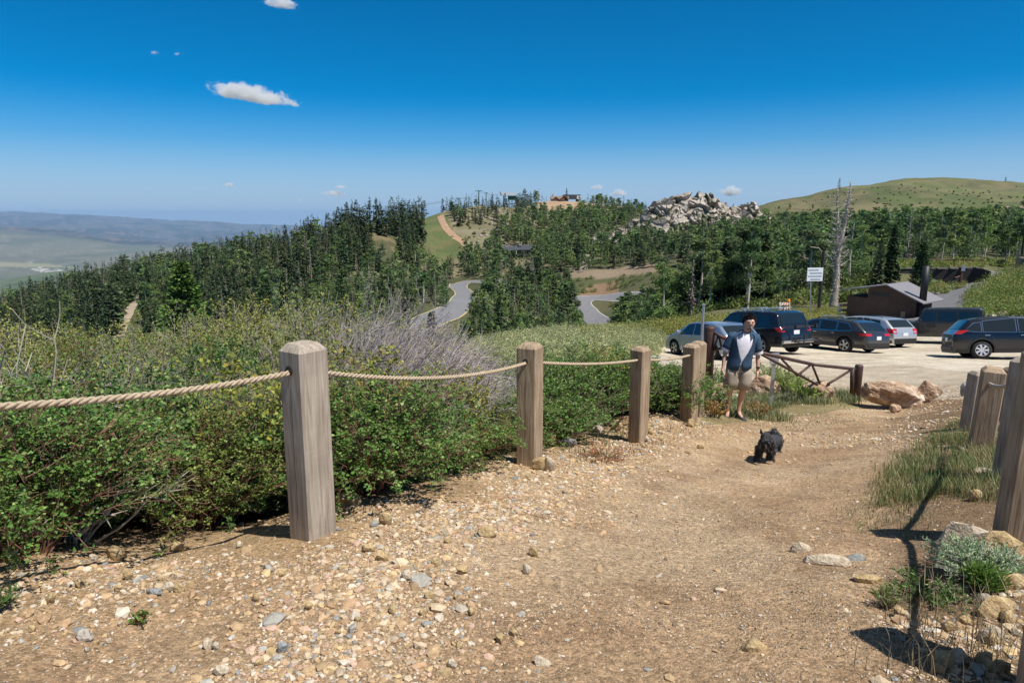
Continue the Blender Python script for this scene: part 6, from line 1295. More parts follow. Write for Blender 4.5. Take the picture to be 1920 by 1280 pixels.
o4, k4 = car('suv', 'black SUV with roof bars and a bike rack on its tail, behind the man', 'car', suv, 1.92, 1.12, (-1.35, 1.42), .385, [[(-1.85, 1.2), (-1.2, 1.18), (-1.2, 1.64), (-1.7, 1.62)], [(-1.1, 1.17), (-.2, 1.16), (-.2, 1.68), (-1.1, 1.66)], [(-.08, 1.16), (.85, 1.15), (.5, 1.60), (-.08, 1.68)]], paint('black_paint', (.012, .014, .02), .2, .18), M_rim, 1413, 30.2, R_(116), rear_glass=(-2.22, -2.06), wind=(.62, 1.1), tails=[(.98, 1.16, .22, .22)], rails=(-1.7, .3, M_chrome), bars=(-1.1, -.1), cladding=.5, clear=.36, rimstyle=6, platez=.95, tumble=.26)
rk = MB(); 
rk.tube([(-2.35, 0, .5), (-2.72, 0, .5)], .035, 6).tube([(-2.72, 0, .45), (-2.85, 0, 1.45)], .03, 6); rk.tube([(-2.8, -.62, 1.2), (-2.8, .62, 1.2)], .022, 6).tube([(-2.78, -.75, .62), (-2.78, .75, .62)], .03, 6).tube([(-2.95, -.75, .62), (-2.95, .75, .62)], .03, 6)
for yy in (-.62, .62): rk.lathe([(.13, 0), (.15, .02), (.13, .04)], (-2.9, yy, .66), 10).box((-2.84, yy*.9, 1.2), (.12, .08, .16))
rk.build('bike_rack', M_black, o4); MB().box((-2.43, 0, .58), (.14, 1.7, .14)).build('bumper_bar', M_chrome, o4, bevel=.02)
car('station_wagon', 'dark grey station wagon with roof bars and black lower trim, in the middle', 'car', wag, 1.88, .95, (-1.42, 1.42), .345, [[(-1.75, 1.03), (-1.0, .98), (-1.0, 1.36), (-1.5, 1.30)], [(-.92, .98), (-.08, .97), (-.08, 1.42), (-.92, 1.39)], [(.02, .97), (1.0, .95), (.42, 1.36), (.02, 1.41)]], paint('dark_grey_paint', (.06, .062, .068), .5, .25), M_rim, 1556, 32.6, R_(118), rear_glass=(-2.28, -1.88), wind=(.55, 1.24), tails=[(.81, .92, .4, .32)], rails=(-1.6, .3, M_black), bars=(-1.15, -.1), cladding=.42, sidetrim=True, belt2=1.0, platez=.72)
car('station_wagon', 'silver station wagon with big red and orange tail lights behind the dark grey one', 'car', wag, 1.76, .95, (-1.4, 1.4), .325, [[(-1.75, 1.03), (-1.0, .98), (-1.0, 1.36), (-1.55, 1.33)], [(-.92, .98), (-.08, .97), (-.08, 1.42), (-.92, 1.39)], [(.02, .97), (1.0, .95), (.42, 1.36), (.02, 1.41)]], paint('silver_paint', (.52, .54, .56)), M_rim, 1622, 36.2, R_(108), rear_glass=(-2.28, -1.86), wind=(.55, 1.24), tails=[(.74, .98, .28, .3)], rails=(-1.6, .3, M_black), cladding=.40, platez=.70)
oj, kj = car('off_roader', 'boxy dark grey four-door off-roader with flared wheel arches and a rear spare wheel', 'car', jep, 1.74, 1.14, (-1.35, 1.5), .40, [[(-1.85, 1.22), (-1.05, 1.22), (-1.05, 1.70), (-1.85, 1.70)], [(-.95, 1.22), (-.15, 1.22), (-.15, 1.70), (-.95, 1.70)], [(-.03, 1.22), (.66, 1.22), (.45, 1.68), (-.03, 1.70)]], paint('charcoal_paint', (.028, .031, .035), .3, .35), M_rim, 1756, 36.2, R_(141), rear_glass=(-2.06, -2.01), wind=(.53, .78), tails=[], boxy=True, tumble=.12, clear=.42, arch=.10, rimstyle=5, plate=False)
for xw in (-1.35, 1.5):
    for s in (1, -1):
        mb = MB(); nn = 12
        for k in range(nn):
            a0, a1 = math.pi*(.02+.96*k/nn), math.pi*(.02+.96*(k+1)/nn); P = []
            for a_ in (a0, a1):
                for r_, y_ in ((.50, .84), (.50, 1.02), (.53, 1.02), (.54, .84)): P.append((xw+math.cos(a_)*r_*1.08, s*y_, .42+math.sin(a_)*r_*.98))
            mb.add(P, [(0, 1, 5, 4), (1, 2, 6, 5), (2, 3, 7, 6), (3, 0, 4, 7)])
        mb.build('fender_flare', M_black if xw < 0 or s < 0 else mat('pale_fender', (.35, .37, .40), .4, .3), oj)
MB().lathe([(.2, -.12), (.37, -.12), (.40, -.06), (.40, .06), (.36, .12), (0, .12)], (-2.24, -.1, 1.1), 20, 'x').build('spare_wheel', M_tyre, oj, True); MB().box((2.17, 0, .62), (.16, 1.6, .2)).build('front_bumper', M_black, oj, bevel=.03)
oc, kc = car('crossover', 'black crossover cut off by the right edge, seen from its right side', 'car', xov, 1.84, 1.02, (-1.36, 1.34), .355, [[(-1.95, 1.13), (-1.38, 1.08), (-1.38, 1.46), (-1.62, 1.42)], [(-1.3, 1.08), (-.2, 1.05), (-.2, 1.59), (-1.3, 1.50)], [(-.1, 1.05), (1.0, 1.03), (.42, 1.53), (-.1, 1.59)]], paint('black_blue_paint', (.006, .007, .012), 0, .2), mat('bright_alloy', (.72, .73, .75), .3, .6), 1903, 27.4, R_(-17), rear_glass=(-2.1, -1.74), wind=(.66, 1.3), tails=[(1.0, 1.15, .2, .34)], cladding=.40, sidetrim=True, rimstyle=7, belt2=1.08, platez=.78)
car('sedan', 'dark blue car mostly hidden behind the black crossover at the right edge', 'car', sed, 1.8, .92, (-1.35, 1.35), .33, [[(-1.2, .98), (-.2, .97), (-.2, 1.34), (-.95, 1.30)], [(-.1, .97), (1.0, .95), (.3, 1.34), (-.1, 1.35)]], paint('dark_blue_paint', (.02, .05, .16), .3, .2), M_rim, 1893, 33.5, R_(160), rear_glass=(-1.6, -1.15), wind=(.3, 1.1), tails=[(.78, .93, .4, .3)])
h1 = hit(1092, 590, 120, 300); car('car', 'small dark car driving up the lower road between the trees', 'car', sed, 1.8, .92, (-1.35, 1.35), .33, [[(-1.2, .98), (-.2, .97), (-.2, 1.34), (-.95, 1.30)], [(-.1, .97), (1.0, .95), (.3, 1.34), (-.1, 1.35)]], paint('far_black_paint', (.03, .035, .05), .2, .2), M_rim, 0, 0, R_(-62), pos=(h1[0]-1.5, h1[1]), rear_glass=(-1.6, -1.15), wind=(.3, 1.1))
pw = atY(1450, 590, 64); car('pickup', 'white vehicle parked on the track beyond the car park beside the barricade', 'car', suv, 1.9, 1.12, (-1.35, 1.42), .385, [[(-1.85, 1.2), (-1.2, 1.18), (-1.2, 1.64), (-1.7, 1.62)], [(-1.1, 1.17), (-.2, 1.16), (-.2, 1.68), (-1.1, 1.66)]], paint('white_paint', (.75, .76, .78), 0, .3), M_rim, 0, 0, R_(150), pos=(pw[0]+1.5, pw[1]+26), rear_glass=(-2.22, -2.06), wind=(.62, 1.1))
# barricades
M_or = mat('barricade_orange', (.75, .16, .03), .5); M_wh = mat('barricade_white', (.8, .8, .78), .5)
for px, py, Y, lb in [(1470, 585, 63, 'orange and white road barricade with an amber lamp beside the white vehicle'), (1582, 588, 57, 'orange and white road barricade with an amber lamp left of the restroom')]:
    p = atY(px, py, Y); z = gz(p[0], p[1]); o = thing('barricade', lb, 'barricade', (p[0], p[1], z), .25)
    for zz in (1.05, .62, .25):
        mb, mo_ = MB(), MB(); mb.box((0, 0, zz), (1.15, .04, .24)); mb.build('board', M_wh, o)
        for k in range(4): x0 = -.5+k*.28; mo_.add([(x0, -.024, zz-.12), (x0+.12, -.024, zz-.12), (x0+.24, -.024, zz+.12), (x0+.12, -.024, zz+.12)], [(0, 1, 2, 3)])
        mo_.build('stripes', M_or, o)
    for s in (-.5, .5): MB().tube([(s, .3, 0), (s, 0, 1.25)], .025, 6).tube([(s, -.3, 0), (s, 0, 1.25)], .025, 6).build('leg', M_wh, o)
    MB().lathe([(.0, 1.25), (.1, 1.26), (.1, 1.46), (0, 1.5)], (.45, 0, 0), 12).build('lamp', mat('amber_lens', (.9, .3, .01), .2, emis=((1, .3, .02), .4)), o)
sp_ = atY(1590, 590, 56); z = gz(sp_[0], sp_[1]); o = thing('stump_post', 'short brown timber post between the barricade and the restroom', 'post', (sp_[0]+.5, sp_[1], z)); MB().tube([(0, 0, -.2), (0, 0, 1.5)], .2, 10).build('shaft', bpy.data.materials['brown_log'], o); MB().box((0, 0, 1.52), (.3, .3, .05)).build('cap', M_grey, o)
# ------------------------------------------------------------------ people and animals
def skin_body(name, verts, edges, radii, m, parent, sub=2, root=0):
    me = bpy.data.meshes.new(name); me.from_pydata([Vector(v) for v in verts], edges, []); me.update(); o = obj(name, me, m, parent)
    md = o.modifiers.new('skin', 'SKIN'); md.use_smooth_shade = True
    if not me.skin_vertices:
        bpy.context.view_layer.objects.active = o
    for i, r in enumerate(radii):
        r = (r, r) if not hasattr(r, '__len__') else r; me.skin_vertices[0].data[i].radius = r; me.skin_vertices[0].data[i].use_root = (i == root)
    s = o.modifiers.new('sub', 'SUBSURF'); s.levels = sub; s.render_levels = sub; return o
def ellip(c, r, n=20, m=14, f=None):
    V = []; F = []
    for i in range(m+1):
        t = math.pi*i/m
        for j in range(n):
            a = 2*math.pi*j/n; d = Vector((math.sin(t)*math.cos(a), math.sin(t)*math.sin(a), math.cos(t))); k = f(d) if f else 1; V.append((c[0]+d.x*r[0]*k, c[1]+d.y*r[1]*k, c[2]+d.z*r[2]*k))
    for i in range(m):
        for j in range(n): F.append((i*n+j, (i+1)*n+j, (i+1)*n+(j+1) % n, i*n+(j+1) % n))
    return V, F
def loft(sec, n=28, close=False, fold=0, seed=0):
    """sections (cx,cy,cz,rx,ry,power) -> tube"""
    V = []; F = []; rg = np.random.default_rng(seed); ph = rg.uniform(0, 6.28, 4)
    for i, (cx, cy, cz, rx, ry, *e) in enumerate(sec):
        for j in range(n):
            a = 2*math.pi*j/n; c_, s_ = math.cos(a), math.sin(a); p = 2/(e[0] if e else 2.3); k = 1+fold*(math.sin(a*5+ph[0]+cz*9)+.7*math.sin(a*9+ph[1]-cz*14)+.8*math.sin(a*2+cz*32+ph[2]))
            tilt = e[1] if len(e) > 1 else 0
            x = cx+math.copysign(abs(c_)**p, c_)*rx*k; V.append((x, cy+math.copysign(abs(s_)**p, s_)*ry*k, cz+tilt*(x-cx)))
    for i in range(len(sec)-1):
        for j in range(n): F.append((i*n+j, i*n+(j+1) % n, (i+1)*n+(j+1) % n, (i+1)*n+j))
    if close: F.append(tuple(range(n-1, -1, -1))); F.append(tuple((len(sec)-1)*n+j for j in range(n)))
    return V, F
def man():
    p = at(1379, 786, 11.4); x, y = p[0], p[1]; z = gz(x, y)+.01
    S = 1.0; o = thing('person', 'smiling man in open blue shirt, white tee and tan shorts holding a leash handle', 'person', (x, y, z), math.radians(-6)); o.scale = (S, S, S)
    SK = mat('skin', (.60, .35, .25), .55, vary=.08, vscale=14, bump=.1, bscale=60); HAIR = mat('dark_curly_hair', (.022, .016, .013), .8, attr=False); BEARD = mat('grey_stubble', (.22, .16, .13), .9)
    V = []; E = []; Rr = []
    def ch(pts, start=None):
        pi = start
        for q in pts:
            V.append(q[:3]); Rr.append(q[3] if len(q) == 4 else (q[3], q[4])); i = len(V)-1
            if pi is not None: E.append((pi, i))
            pi = i
        return pi
    pel = ch([(0, 0, .93, .105, .09)]); ch([(.02, .005, 1.08, .105, .09)], pel); ab = len(V)-1; ch([(.04, .005, 1.25, .105, .09)], ab); ct = len(V)-1; ch([(.055, .01, 1.37, .085, .07)], ct); up = len(V)-1
    nk = ch([(.08, -.01, 1.455, .052, .052), (.095, -.02, 1.50, .052, .054), (.11, -.035, 1.56, .063, .085), (.118, -.04, 1.63, .074, .092), (.12, -.03, 1.685, .06, .078)], up)
    for s, sh, el, wr_, hd in ((-1, (-.135, 0, 1.395), (-.225, .02, 1.12), (-.262, -.04, .865), (-.270, -.06, .795)), (1, (.245, 0, 1.385), (.30, .03, 1.10), (.298, -.02, .855), (.295, -.035, .78))):
        m1 = [(a+b)/2 for a, b in zip(sh, el)]; m2 = [a*.6+b*.4 for a, b in zip(el, wr_)]
        w = ch([(*sh, .062), (*m1, .050), (*el, .040), (*m2, .040), (*wr_, .026, .022), (*hd, .020, .036)], up)
        # fingers and thumb
        for k, (dy, L_, sp) in enumerate([(-.032, .080, -.2), (-.010, .088, 0), (.012, .082, .1), (.032, .066, .25)]):
            b_ = (hd[0]-s*.002, hd[1]+dy, hd[2]-.03); curl = .6 if s < 0 else .32
            ch([(b_[0], b_[1], b_[2], .0095), (b_[0]-s*curl*.012, b_[1]+sp*.012, b_[2]-L_*.45, .0088), (b_[0]-s*curl*.040, b_[1]+sp*.016, b_[2]-L_*.78, .0082), (b_[0]-s*curl*.062, b_[1]+sp*.016, b_[2]-L_*(.92 if s > 0 else .8), .0070)], w)
        ch([(hd[0]-s*.006, hd[1]-.04, hd[2]+.015, .011), (hd[0]-s*.016, hd[1]-.058, hd[2]-.018, .0105), (hd[0]-s*.024, hd[1]-.06, hd[2]-.048, .009)], w)
    for s, hp, kn, an in ((-1, (-.085, 0, .86), (-.125, -.02, .49), (-.130, .02, .10)), (1, (.085, 0, .86), (.085, -.02, .49), (.05, .02, .10))):
        m1 = [(a+b)/2 for a, b in zip(hp, kn)]; cf = [a*.68+b*.32 for a, b in zip(kn, an)]
        ch([(*hp, .092), (*m1, .078), (*kn, .054), (cf[0], cf[1]+.02, cf[2], .056), (an[0], an[1], an[2]+.10, .036), (*an, .036), (an[0]+s*.02, an[1]-.06, .05, .035, .03), (an[0]+s*.035, an[1]-.13, .04, .034, .024)], pel)
    skin_body('body', V, E, Rr, SK, o, 2, 0)
    hc = Vector((.118, -.04, 1.615))
    # face: nose, ears, brows, eyes, open smiling mouth, stubble on the jaw
    f = MB(); f.add([(hc.x-.017, hc.y-.088, hc.z-.028), (hc.x+.017, hc.y-.088, hc.z-.028), (hc.x, hc.y-.125, hc.z-.025), (hc.x-.008, hc.y-.09, hc.z+.03), (hc.x+.008, hc.y-.09, hc.z+.03), (hc.x, hc.y-.085, hc.z-.036)], [(0, 2, 3), (2, 1, 4), (2, 4, 3), (0, 5, 2), (5, 1, 2)]); f.build('nose', SK, o, True)
    for s in (-1, 1):
        MB().add(*ellip((hc.x+s*.077, hc.y+.01, hc.z-.005), (.012, .022, .034), 10, 8)).build('ear', SK, o, True)
        MB().add(*ellip((hc.x+s*.030, hc.y-.083, hc.z+.014), (.013, .008, .0065), 10, 8)).build('eye', mat('eye', (.03, .02, .015), .2) if s < 0 else bpy.data.materials['eye'], o, True)
        MB().tube([(hc.x+s*.014, hc.y-.096, hc.z+.028), (hc.x+s*.032, hc.y-.096, hc.z+.034), (hc.x+s*.052, hc.y-.078, hc.z+.026)], .0055, 6).build('eyebrow', HAIR, o, True)
    MB().add(*ellip((hc.x, hc.y-.080, hc.z-.060), (.024, .010, .009), 14, 8)).build('mouth', mat('mouth', (.05, .012, .01), .5), o, True)
    MB().add(*ellip((hc.x, hc.y-.085, hc.z-.056), (.019, .009, .0045), 12, 6)).build('teeth', mat('teeth', (.75, .72, .66), .3), o, True)
    MB().add(*ellip((hc.x, hc.y-.030, hc.z-.085), (.047, .049, .030), 20, 12)).build('stubble', BEARD, o, True)
    rg = np.random.default_rng(2); nn = 3200; d = rnd_unit(nn, rg); d = d[(d[:, 2] > -.1) | (d[:, 1] > .1)]; d = d[~((d[:, 1] < -.15) & (d[:, 2] < .74))]; P = d*np.array([.088, .106, .102])+np.array([hc.x, hc.y+.015, hc.z+.035]); A = d+rg.normal(0, .75, d.shape); A /= np.linalg.norm(A, axis=1)[:, None]
    Vv, Ff = blades(P, A, perp(A, rg), .034, .016, .15); h0 = ellip((hc.x, hc.y+.018, hc.z+.038), (.089, .105, .098), 24, 16); hv = np.array(h0[0]); hv[:, 1] = np.where((hv[:, 2] < hc.z+.098) & (hv[:, 1] < hc.y-.01), hc.y-.005, hv[:, 1])
    hb = MB().add(hv, h0[1]).add(Vv, Ff); hb.build('hair', HAIR, o)
    BL = mat('blue_shirt', (.028, .068, .125), .8, vary=.15, vscale=10, bump=.35, bscale=14, bdist=.02); WT = mat('white_tee', (.74, .72, .78), .85, bump=.3, bscale=12, bdist=.02); TN = mat('tan_shorts', (.35, .30, .235), .85, vary=.1, vscale=8, bump=.4, bscale=12, bdist=.02)
    # white tee
    MB().add(*loft([(0, 0, .94, .172, .136), (.02, 0, 1.08, .172, .140), (.04, -.005, 1.25, .185, .142), (.055, 0, 1.36, .178, .128), (.068, 0, 1.42, .125, .102), (.078, -.008, 1.452, .074, .076)], 32, fold=.008)).build('tee_shirt', WT, o, True)
    # blue shirt: shell with an open V in front down to the button
    n = 44; secs = [(-.005, .0, .855, .200, .150), (.0, 0, .93, .197, .148), (.012, 0, 1.0, .190, .146), (.022, 0, 1.08, .190, .147), (.036, 0, 1.17, .196, .150), (.046, 0, 1.27, .203, .150), (.054, 0, 1.35, .222, .152), (.056, 0, 1.405, .212, .138), (.062, 0, 1.437, .168, .124), (.070, 0, 1.462, .112, .106), (.076, 0, 1.485, .084, .090)]; V = []; F = []; rg = np.random.default_rng(9)
    for i, (cx, cy, cz, rx, ry) in enumerate(secs):
        g = np.interp(cz, [.855, .965, 1.0, 1.25, 1.38, 1.47], [.12, .03, .02, .52, .62, .80])      # half opening angle
        for j in range(n+1):
            a = -math.pi/2+g+(2*math.pi-2*g)*j/n; c_, s_ = math.cos(a), math.sin(a); k = 1+.014*math.sin(a*5+cz*10)+.016*math.sin(a*9-cz*18)+.01*math.sin(cz*70+a*2)+(.045 if j in (0, n) and i > 2 else 0)
            V.append((cx+math.copysign(abs(c_)**.88, c_)*rx*k, cy+math.copysign(abs(s_)**.88, s_)*ry*k, cz+.014*math.cos(a*2)*(i == 0)))
    for i in range(len(secs)-1):
        for j in range(n): F.append((i*(n+1)+j, i*(n+1)+j+1, (i+1)*(n+1)+j+1, (i+1)*(n+1)+j))
    sh = MB().add(V, F).build('shirt', BL, o, True); so2 = sh.modifiers.new('th', 'SOLIDIFY'); so2.thickness = .006
    for s, a_, b_ in ((-1, (-.115, 0, 1.40), (-.222, .01, 1.165)), (1, (.225, 0, 1.39), (.296, .02, 1.125))):
        A_, B_ = Vector(a_), Vector(b_); mb = MB(); pts = [A_+(B_-A_)*t for t in (-.12, .12, .4, .7, 1.0)]; mb.tube(pts, [.075, .082, .080, .077, .074], 18, False); mb.add(*ellip((a_[0]-s*.01, a_[1], a_[2]+.012), (.066, .066, .052), 16, 10)); q = mb.build('sleeve', BL, o, True); so3 = q.modifiers.new('th', 'SOLIDIFY'); so3.thickness = .005
        cf = MB().tube([B_-(B_-A_)*.08, B_+(B_-A_)*.10], [.0775, .078], 18, False).build('cuff', mat('pale_cuff', (.60, .60, .62), .85) if s > 0 else mat('grey_cuff', (.24, .26, .32), .85), o, True)
        col = MB().add([(.078+s*.045, -.085, 1.47), (.078+s*.10, -.05, 1.45), (.06+s*.125, -.10, 1.39), (.055+s*.075, -.128, 1.33)], [(0, 1, 2, 3)]).build('collar', BL, o); so4 = col.modifiers.new('th', 'SOLIDIFY'); so4.thickness = .006
    # shorts
    MB().add(*loft([(0, 0, .80, .180, .125), (0, 0, .86, .178, .128), (0, 0, .95, .172, .128)], 32, fold=.01)).build('shorts_seat', TN, o, True)
    for s, hx, kx in ((-1, -.088, -.125), (1, .088, .092)):
        q = MB().add(*loft([(hx, 0, .86, .098, .118), (hx*1.03, 0, .76, .110, .120), ((hx+kx)/2, -.01, .64, .112, .114), (kx, -.01, .51, .110, .110, 2.2, .03*s)], 26, fold=.035, seed=s+5)).build('shorts_leg', TN, o, True); t_ = q.modifiers.new('th', 'SOLIDIFY'); t_.thickness = .006
    SH = mat('dark_shoes', (.045, .05, .055), .8, vary=.3, vscale=20)
    for s, ax in ((-1, -.130), (1, .05)):
        sec = []; 
        mb = MB(); M = Matrix.Rotation(math.radians(22*s+(0)), 4, 'Z')
        V, F = loft([(0, .045, 0, .036, .03), (0, .05, .035, .042, .04), (0, .045, .075, .040, .042), (0, .03, .12, .040, .044)], 16, True); mb.add([M @ Vector(v) for v in V], F)
        V = []; F = []; n = 14; prof = [(.075, .032, .070), (.03, .041, .095), (-.04, .045, .085), (-.11, .049, .062), (-.165, .044, .046), (-.20, .022, .030)]
        for yy, w, h in prof:
            for j in range(n): a = 2*math.pi*j/n; V.append((w*math.cos(a), yy, max(0, h*.5+h*.5*math.sin(a)*1.0)))
        for i in range(len(prof)-1):
            for j in range(n): F.append((i*n+j, i*n+(j+1) % n, (i+1)*n+(j+1) % n, (i+1)*n+j))
        F.append(tuple(range(n-1, -1, -1))); F.append(tuple((len(prof)-1)*n+j for j in range(n))); mb.add([M @ Vector(v) for v in V], F)
        mb.build('shoe', SH, o, True, loc=(ax+s*.0, .02, 0))
    MB().tube([(.300, -.012, .885), (.300, -.014, .872)], .033, 14).box((.300, -.052, .878), (.036, .012, .038)).build('wristwatch', M_black, o)
    # leash handle in the right hand, the thing he holds
    hx, hy, hz_ = x+(-.285)*S, y-.055, z+.70*S
    lh = thing('leash', 'black retractable leash handle hanging from the man\'s hand', 'leash', (hx, hy, hz_)); MB().add(*ellip((0, 0, -.02), (.03, .05, .062), 14, 10)).build('case', M_black, lh, True); MB().tube([(0, -.03, .03), (0, -.035, .075), (.005, .0, .10), (.005, .035, .075), (0, .03, .03)], .009, 6).build('handle', M_black, lh, True)
man()
def dog():
    p = at(1436, 869, 7.65); x, y = p[0], p[1]; z = gz(x, y); o = thing('dog', 'shaggy dark grey terrier with pricked ears walking towards the camera', 'dog', (x, y, z+.0), math.radians(-16)); o.scale = (1.03, 1.03, 1.03)
    FU = mat('dark_fur', (.035, .034, .037), .85, attr=False); V = []; E = []; Rr = []
    def ch(pts, start=None):
        pi = start
        for q in pts:
            V.append(q[:3]); Rr.append((q[3], q[4] if len(q) > 4 else q[3])); i = len(V)-1
            if pi is not None: E.append((pi, i))
            pi = i
        return pi
    c0 = ch([(.02, .10, .20, .085, .09)]); c1 = ch([(.05, .22, .205, .08, .08), (.085, .34, .215, .075, .075), (.10, .40, .21, .055, .055)], c0); hip = len(V)-2
    nk = ch([(.0, .02, .265, .06, .065), (-.02, -.03, .325, .052, .055), (-.025, -.08, .345, .058, .055), (-.03, -.135, .315, .042, .040), (-.032, -.18, .300, .032, .030)], c0)
    ch([(.105, .44, .235, .022), (.11, .47, .25, .017), (.11, .48, .275, .011)], c1)
    for dx, fy in ((-.075, -.02), (.055, .05)): ch([(dx+.01, .07, .19, .045), (dx, .07+fy*.4, .12, .034), (dx-.005, .06+fy, .055, .032), (dx-.005, .045+fy, .018, .033, .03)], c0)
    for dx, fy in ((.02, 0), (.15, .05)): ch([(dx, .34+fy*.3, .19, .055), (dx, .33+fy, .135, .040), (dx+.003, .385+fy, .085, .028), (dx, .365+fy, .018, .030, .028)], hip)
    skin_body('body', V, E, Rr, FU, o, 2, 0)
    rg = np.random.default_rng(6); P = []; A = []
    for (a, b) in E:
        pa, pb = np.array(V[a]), np.array(V[b]); n_ = int((900 if np.mean(Rr[a]) > .07 else 420)*np.linalg.norm(pb-pa)/.1); t = rg.random(n_)[:, None]; d = rnd_unit(n_, rg); ax = (pb-pa)/np.linalg.norm(pb-pa); d -= (d@ax)[:, None]*ax; d /= np.linalg.norm(d, axis=1)[:, None]
        r0, r1 = np.mean(Rr[a]), np.mean(Rr[b]); r = r0*(1-t)+r1*t; P.append(pa*(1-t)+pb*t+d*r*.85); q = d*.7+rg.normal(0, .3, d.shape); q[:, 2] -= .8; A.append(q/np.linalg.norm(q, axis=1)[:, None])
    P, A = np.concatenate(P), np.concatenate(A); k = P[:, 2] > .02; P, A = P[k], A[k]; Vv, Ff = blades(P, A, perp(A, rg), rg.uniform(.02, .042, len(P))*np.where(P[:, 2] > .285, .5, 1), .006); Vv[:, 2] = np.maximum(Vv[:, 2], .004)
    obj('fur', mesh_np('fur', Vv, Ff, np.repeat(leafcol(len(P), (.045, .044, .048), .5, (.14, .14, .15), .18, rg), 4, 0)), mat('fur_strands', attr=True, rough=.6, spec=.4), o)
    nb = 500; P = np.array([-.032, -.155, .285])+rg.normal(0, 1, (nb, 3))*np.array([.026, .018, .016]); A = rg.normal(0, .3, (nb, 3)); A[:, 2] -= 1; A /= np.linalg.norm(A, axis=1)[:, None]; Vv, Ff = blades(P, A, perp(A, rg), rg.uniform(.04, .085, nb), .008); obj('beard', mesh_np('beard', Vv, Ff, np.repeat(leafcol(nb, (.03, .026, .024), .4, (.07, .04, .03), .2, rg), 4, 0)), bpy.data.materials['fur_strands'], o)
    for s in (-1, 1):
        c = Vector((-.025+s*.048, -.065, .385)); MB().add([(c.x-.02, c.y, c.z-.02), (c.x+.02, c.y, c.z-.02), (c.x+s*.012, c.y-.004, c.z+.045), (c.x, c.y+.022, c.z-.015)], [(0, 1, 2), (1, 3, 2), (3, 0, 2), (0, 3, 1)]).build('ear', FU, o)
        MB().add(*ellip((-.028+s*.026, -.128, .350), (.009, .008, .009), 10, 8)).build('eye', mat('dog_eye', (.005, .004, .004), .08) if s < 0 else bpy.data.materials['dog_eye'], o, True)
    MB().add(*ellip((-.033, -.210, .303), (.014, .010, .011), 10, 8)).build('nose', bpy.data.materials['dog_eye'], o, True)
dog()
# ------------------------------------------------------------------ hilltop buildings, lift
M_log = mat('log_wall', (.20, .085, .04), .8, vary=.25, vscale=.6); M_shake = mat('brown_roof', (.20, .145, .105), .9, vary=.2, vscale=.8); M_dkroof = mat('slate_roof', (.045, .05, .062), .6, vary=.2, vscale=.5); M_stone = mat('chimney_stone', (.40, .33, .25), .9, vary=.25, vscale=1); M_lift = mat('lift_white', (.62, .65, .68), .5); M_green = mat('lift_green', (.02, .10, .075), .5); M_dkwall = mat('dark_house_wall', (.05, .055, .05), .85)
def gable(mb_w, mb_r, c, L_, W_, he, hr, ov=.6, th=.3, ang=0):
    M = Matrix.Rotation(ang, 4, 'Z'); prof = [(-W_/2, 0), (W_/2, 0), (W_/2, he), (0, hr), (-W_/2, he)]; V = [(-L_/2, p[0], p[1]) for p in prof]+[(L_/2, p[0], p[1]) for p in prof]; V = [M @ Vector(v)+Vector(c) for v in V]
    mb_w.add(V, [(0, 1, 2, 3, 4), (9, 8, 7, 6, 5)]+[(i, 5+i, 5+(i+1) % 5, (i+1) % 5) for i in range(5)])
    s = (hr-he)/(W_/2)
    for sg in (1, -1):
        ye, ze = sg*(W_/2+ov), he-ov*s; V = [(-L_/2-ov, 0, hr), (L_/2+ov, 0, hr), (L_/2+ov, ye, ze), (-L_/2-ov, ye, ze)]; V = V+[(v[0], v[1], v[2]+th) for v in V]; V = [M @ Vector(v)+Vector(c)+Vector((0, 0, .02)) for v in V]
        mb_r.add(V, [(0, 1, 2, 3), (4, 7, 6, 5), (0, 4, 5, 1), (1, 5, 6, 2), (2, 6, 7, 3), (3, 7, 4, 0)])
def hb(name, label, px, base, Y, rz=0, cat='building'):
    p = atY(px, base, Y); return thing(name, label, cat, tuple(p), rz)
k6 = 620/FPX
lo = hb('log_lodge', 'brown log lodge with stepped gables on the crest of the hill', 1049, 380, 620); w, r = MB(), MB(); gable(w, r, (0, 0, -1), 15, 9, 4, 6.4); gable(w, r, (-3.6, -4, -1), 6, 5.5, 3.6, 5.8, ang=math.pi/2); gable(w, r, (3.6, -4, -1), 6, 6, 4.2, 6.8, ang=math.pi/2)
w.build('wall', M_log, lo); r.build('roof', M_shake, lo); MB().box((-6, 0, 6.2), (1.6, 1.6, 2.6)).build('chimney', M_stone, lo)
for i, xx in enumerate((-5.2, -2.2, 2.2, 4.9)): MB().box((xx, -7.05, 1.2), (1.7, .12, 1.5)).build('window', M_glass, lo)
MB().box((0, -7.6, -.6), (15, 1.2, .25)).build('deck', M_log, lo)
lt_ = hb('lift_station', 'dark rounded lift station with a white front behind the log lodge', 1072, 377, 640)
sec = [(-9, 0), (9, 0), (9.6, 1.5), (9, 3.3), (7, 4.2), (-8, 4.2), (-9.5, 2)]; V = [(a, -3, b+1.5) for a, b in sec]+[(a, 3, b+1.5) for a, b in sec]; n_ = len(sec); MB().add(V, [tuple(range(n_)), tuple(range(2*n_-1, n_-1, -1))]+[(i, n_+i, n_+(i+1) % n_, (i+1) % n_) for i in range(n_)]).build('shell', M_dkroof, lt_)
MB().box((6.8, -3.1, 3.1), (5, .25, 2.8)).build('front_panel', M_lift, lt_, bevel=.3); MB().box((6.6, -3.3, 3.4), (1.4, .1, .9)).build('window', M_glass, lt_); MB().box((5, 0, -.5), (2.5, 2, 4.5)).build('support', M_dkwall, lt_)
ls = hb('lift_station', 'white slanted lift station on green legs at the top of the ski run', 953, 374, 600)
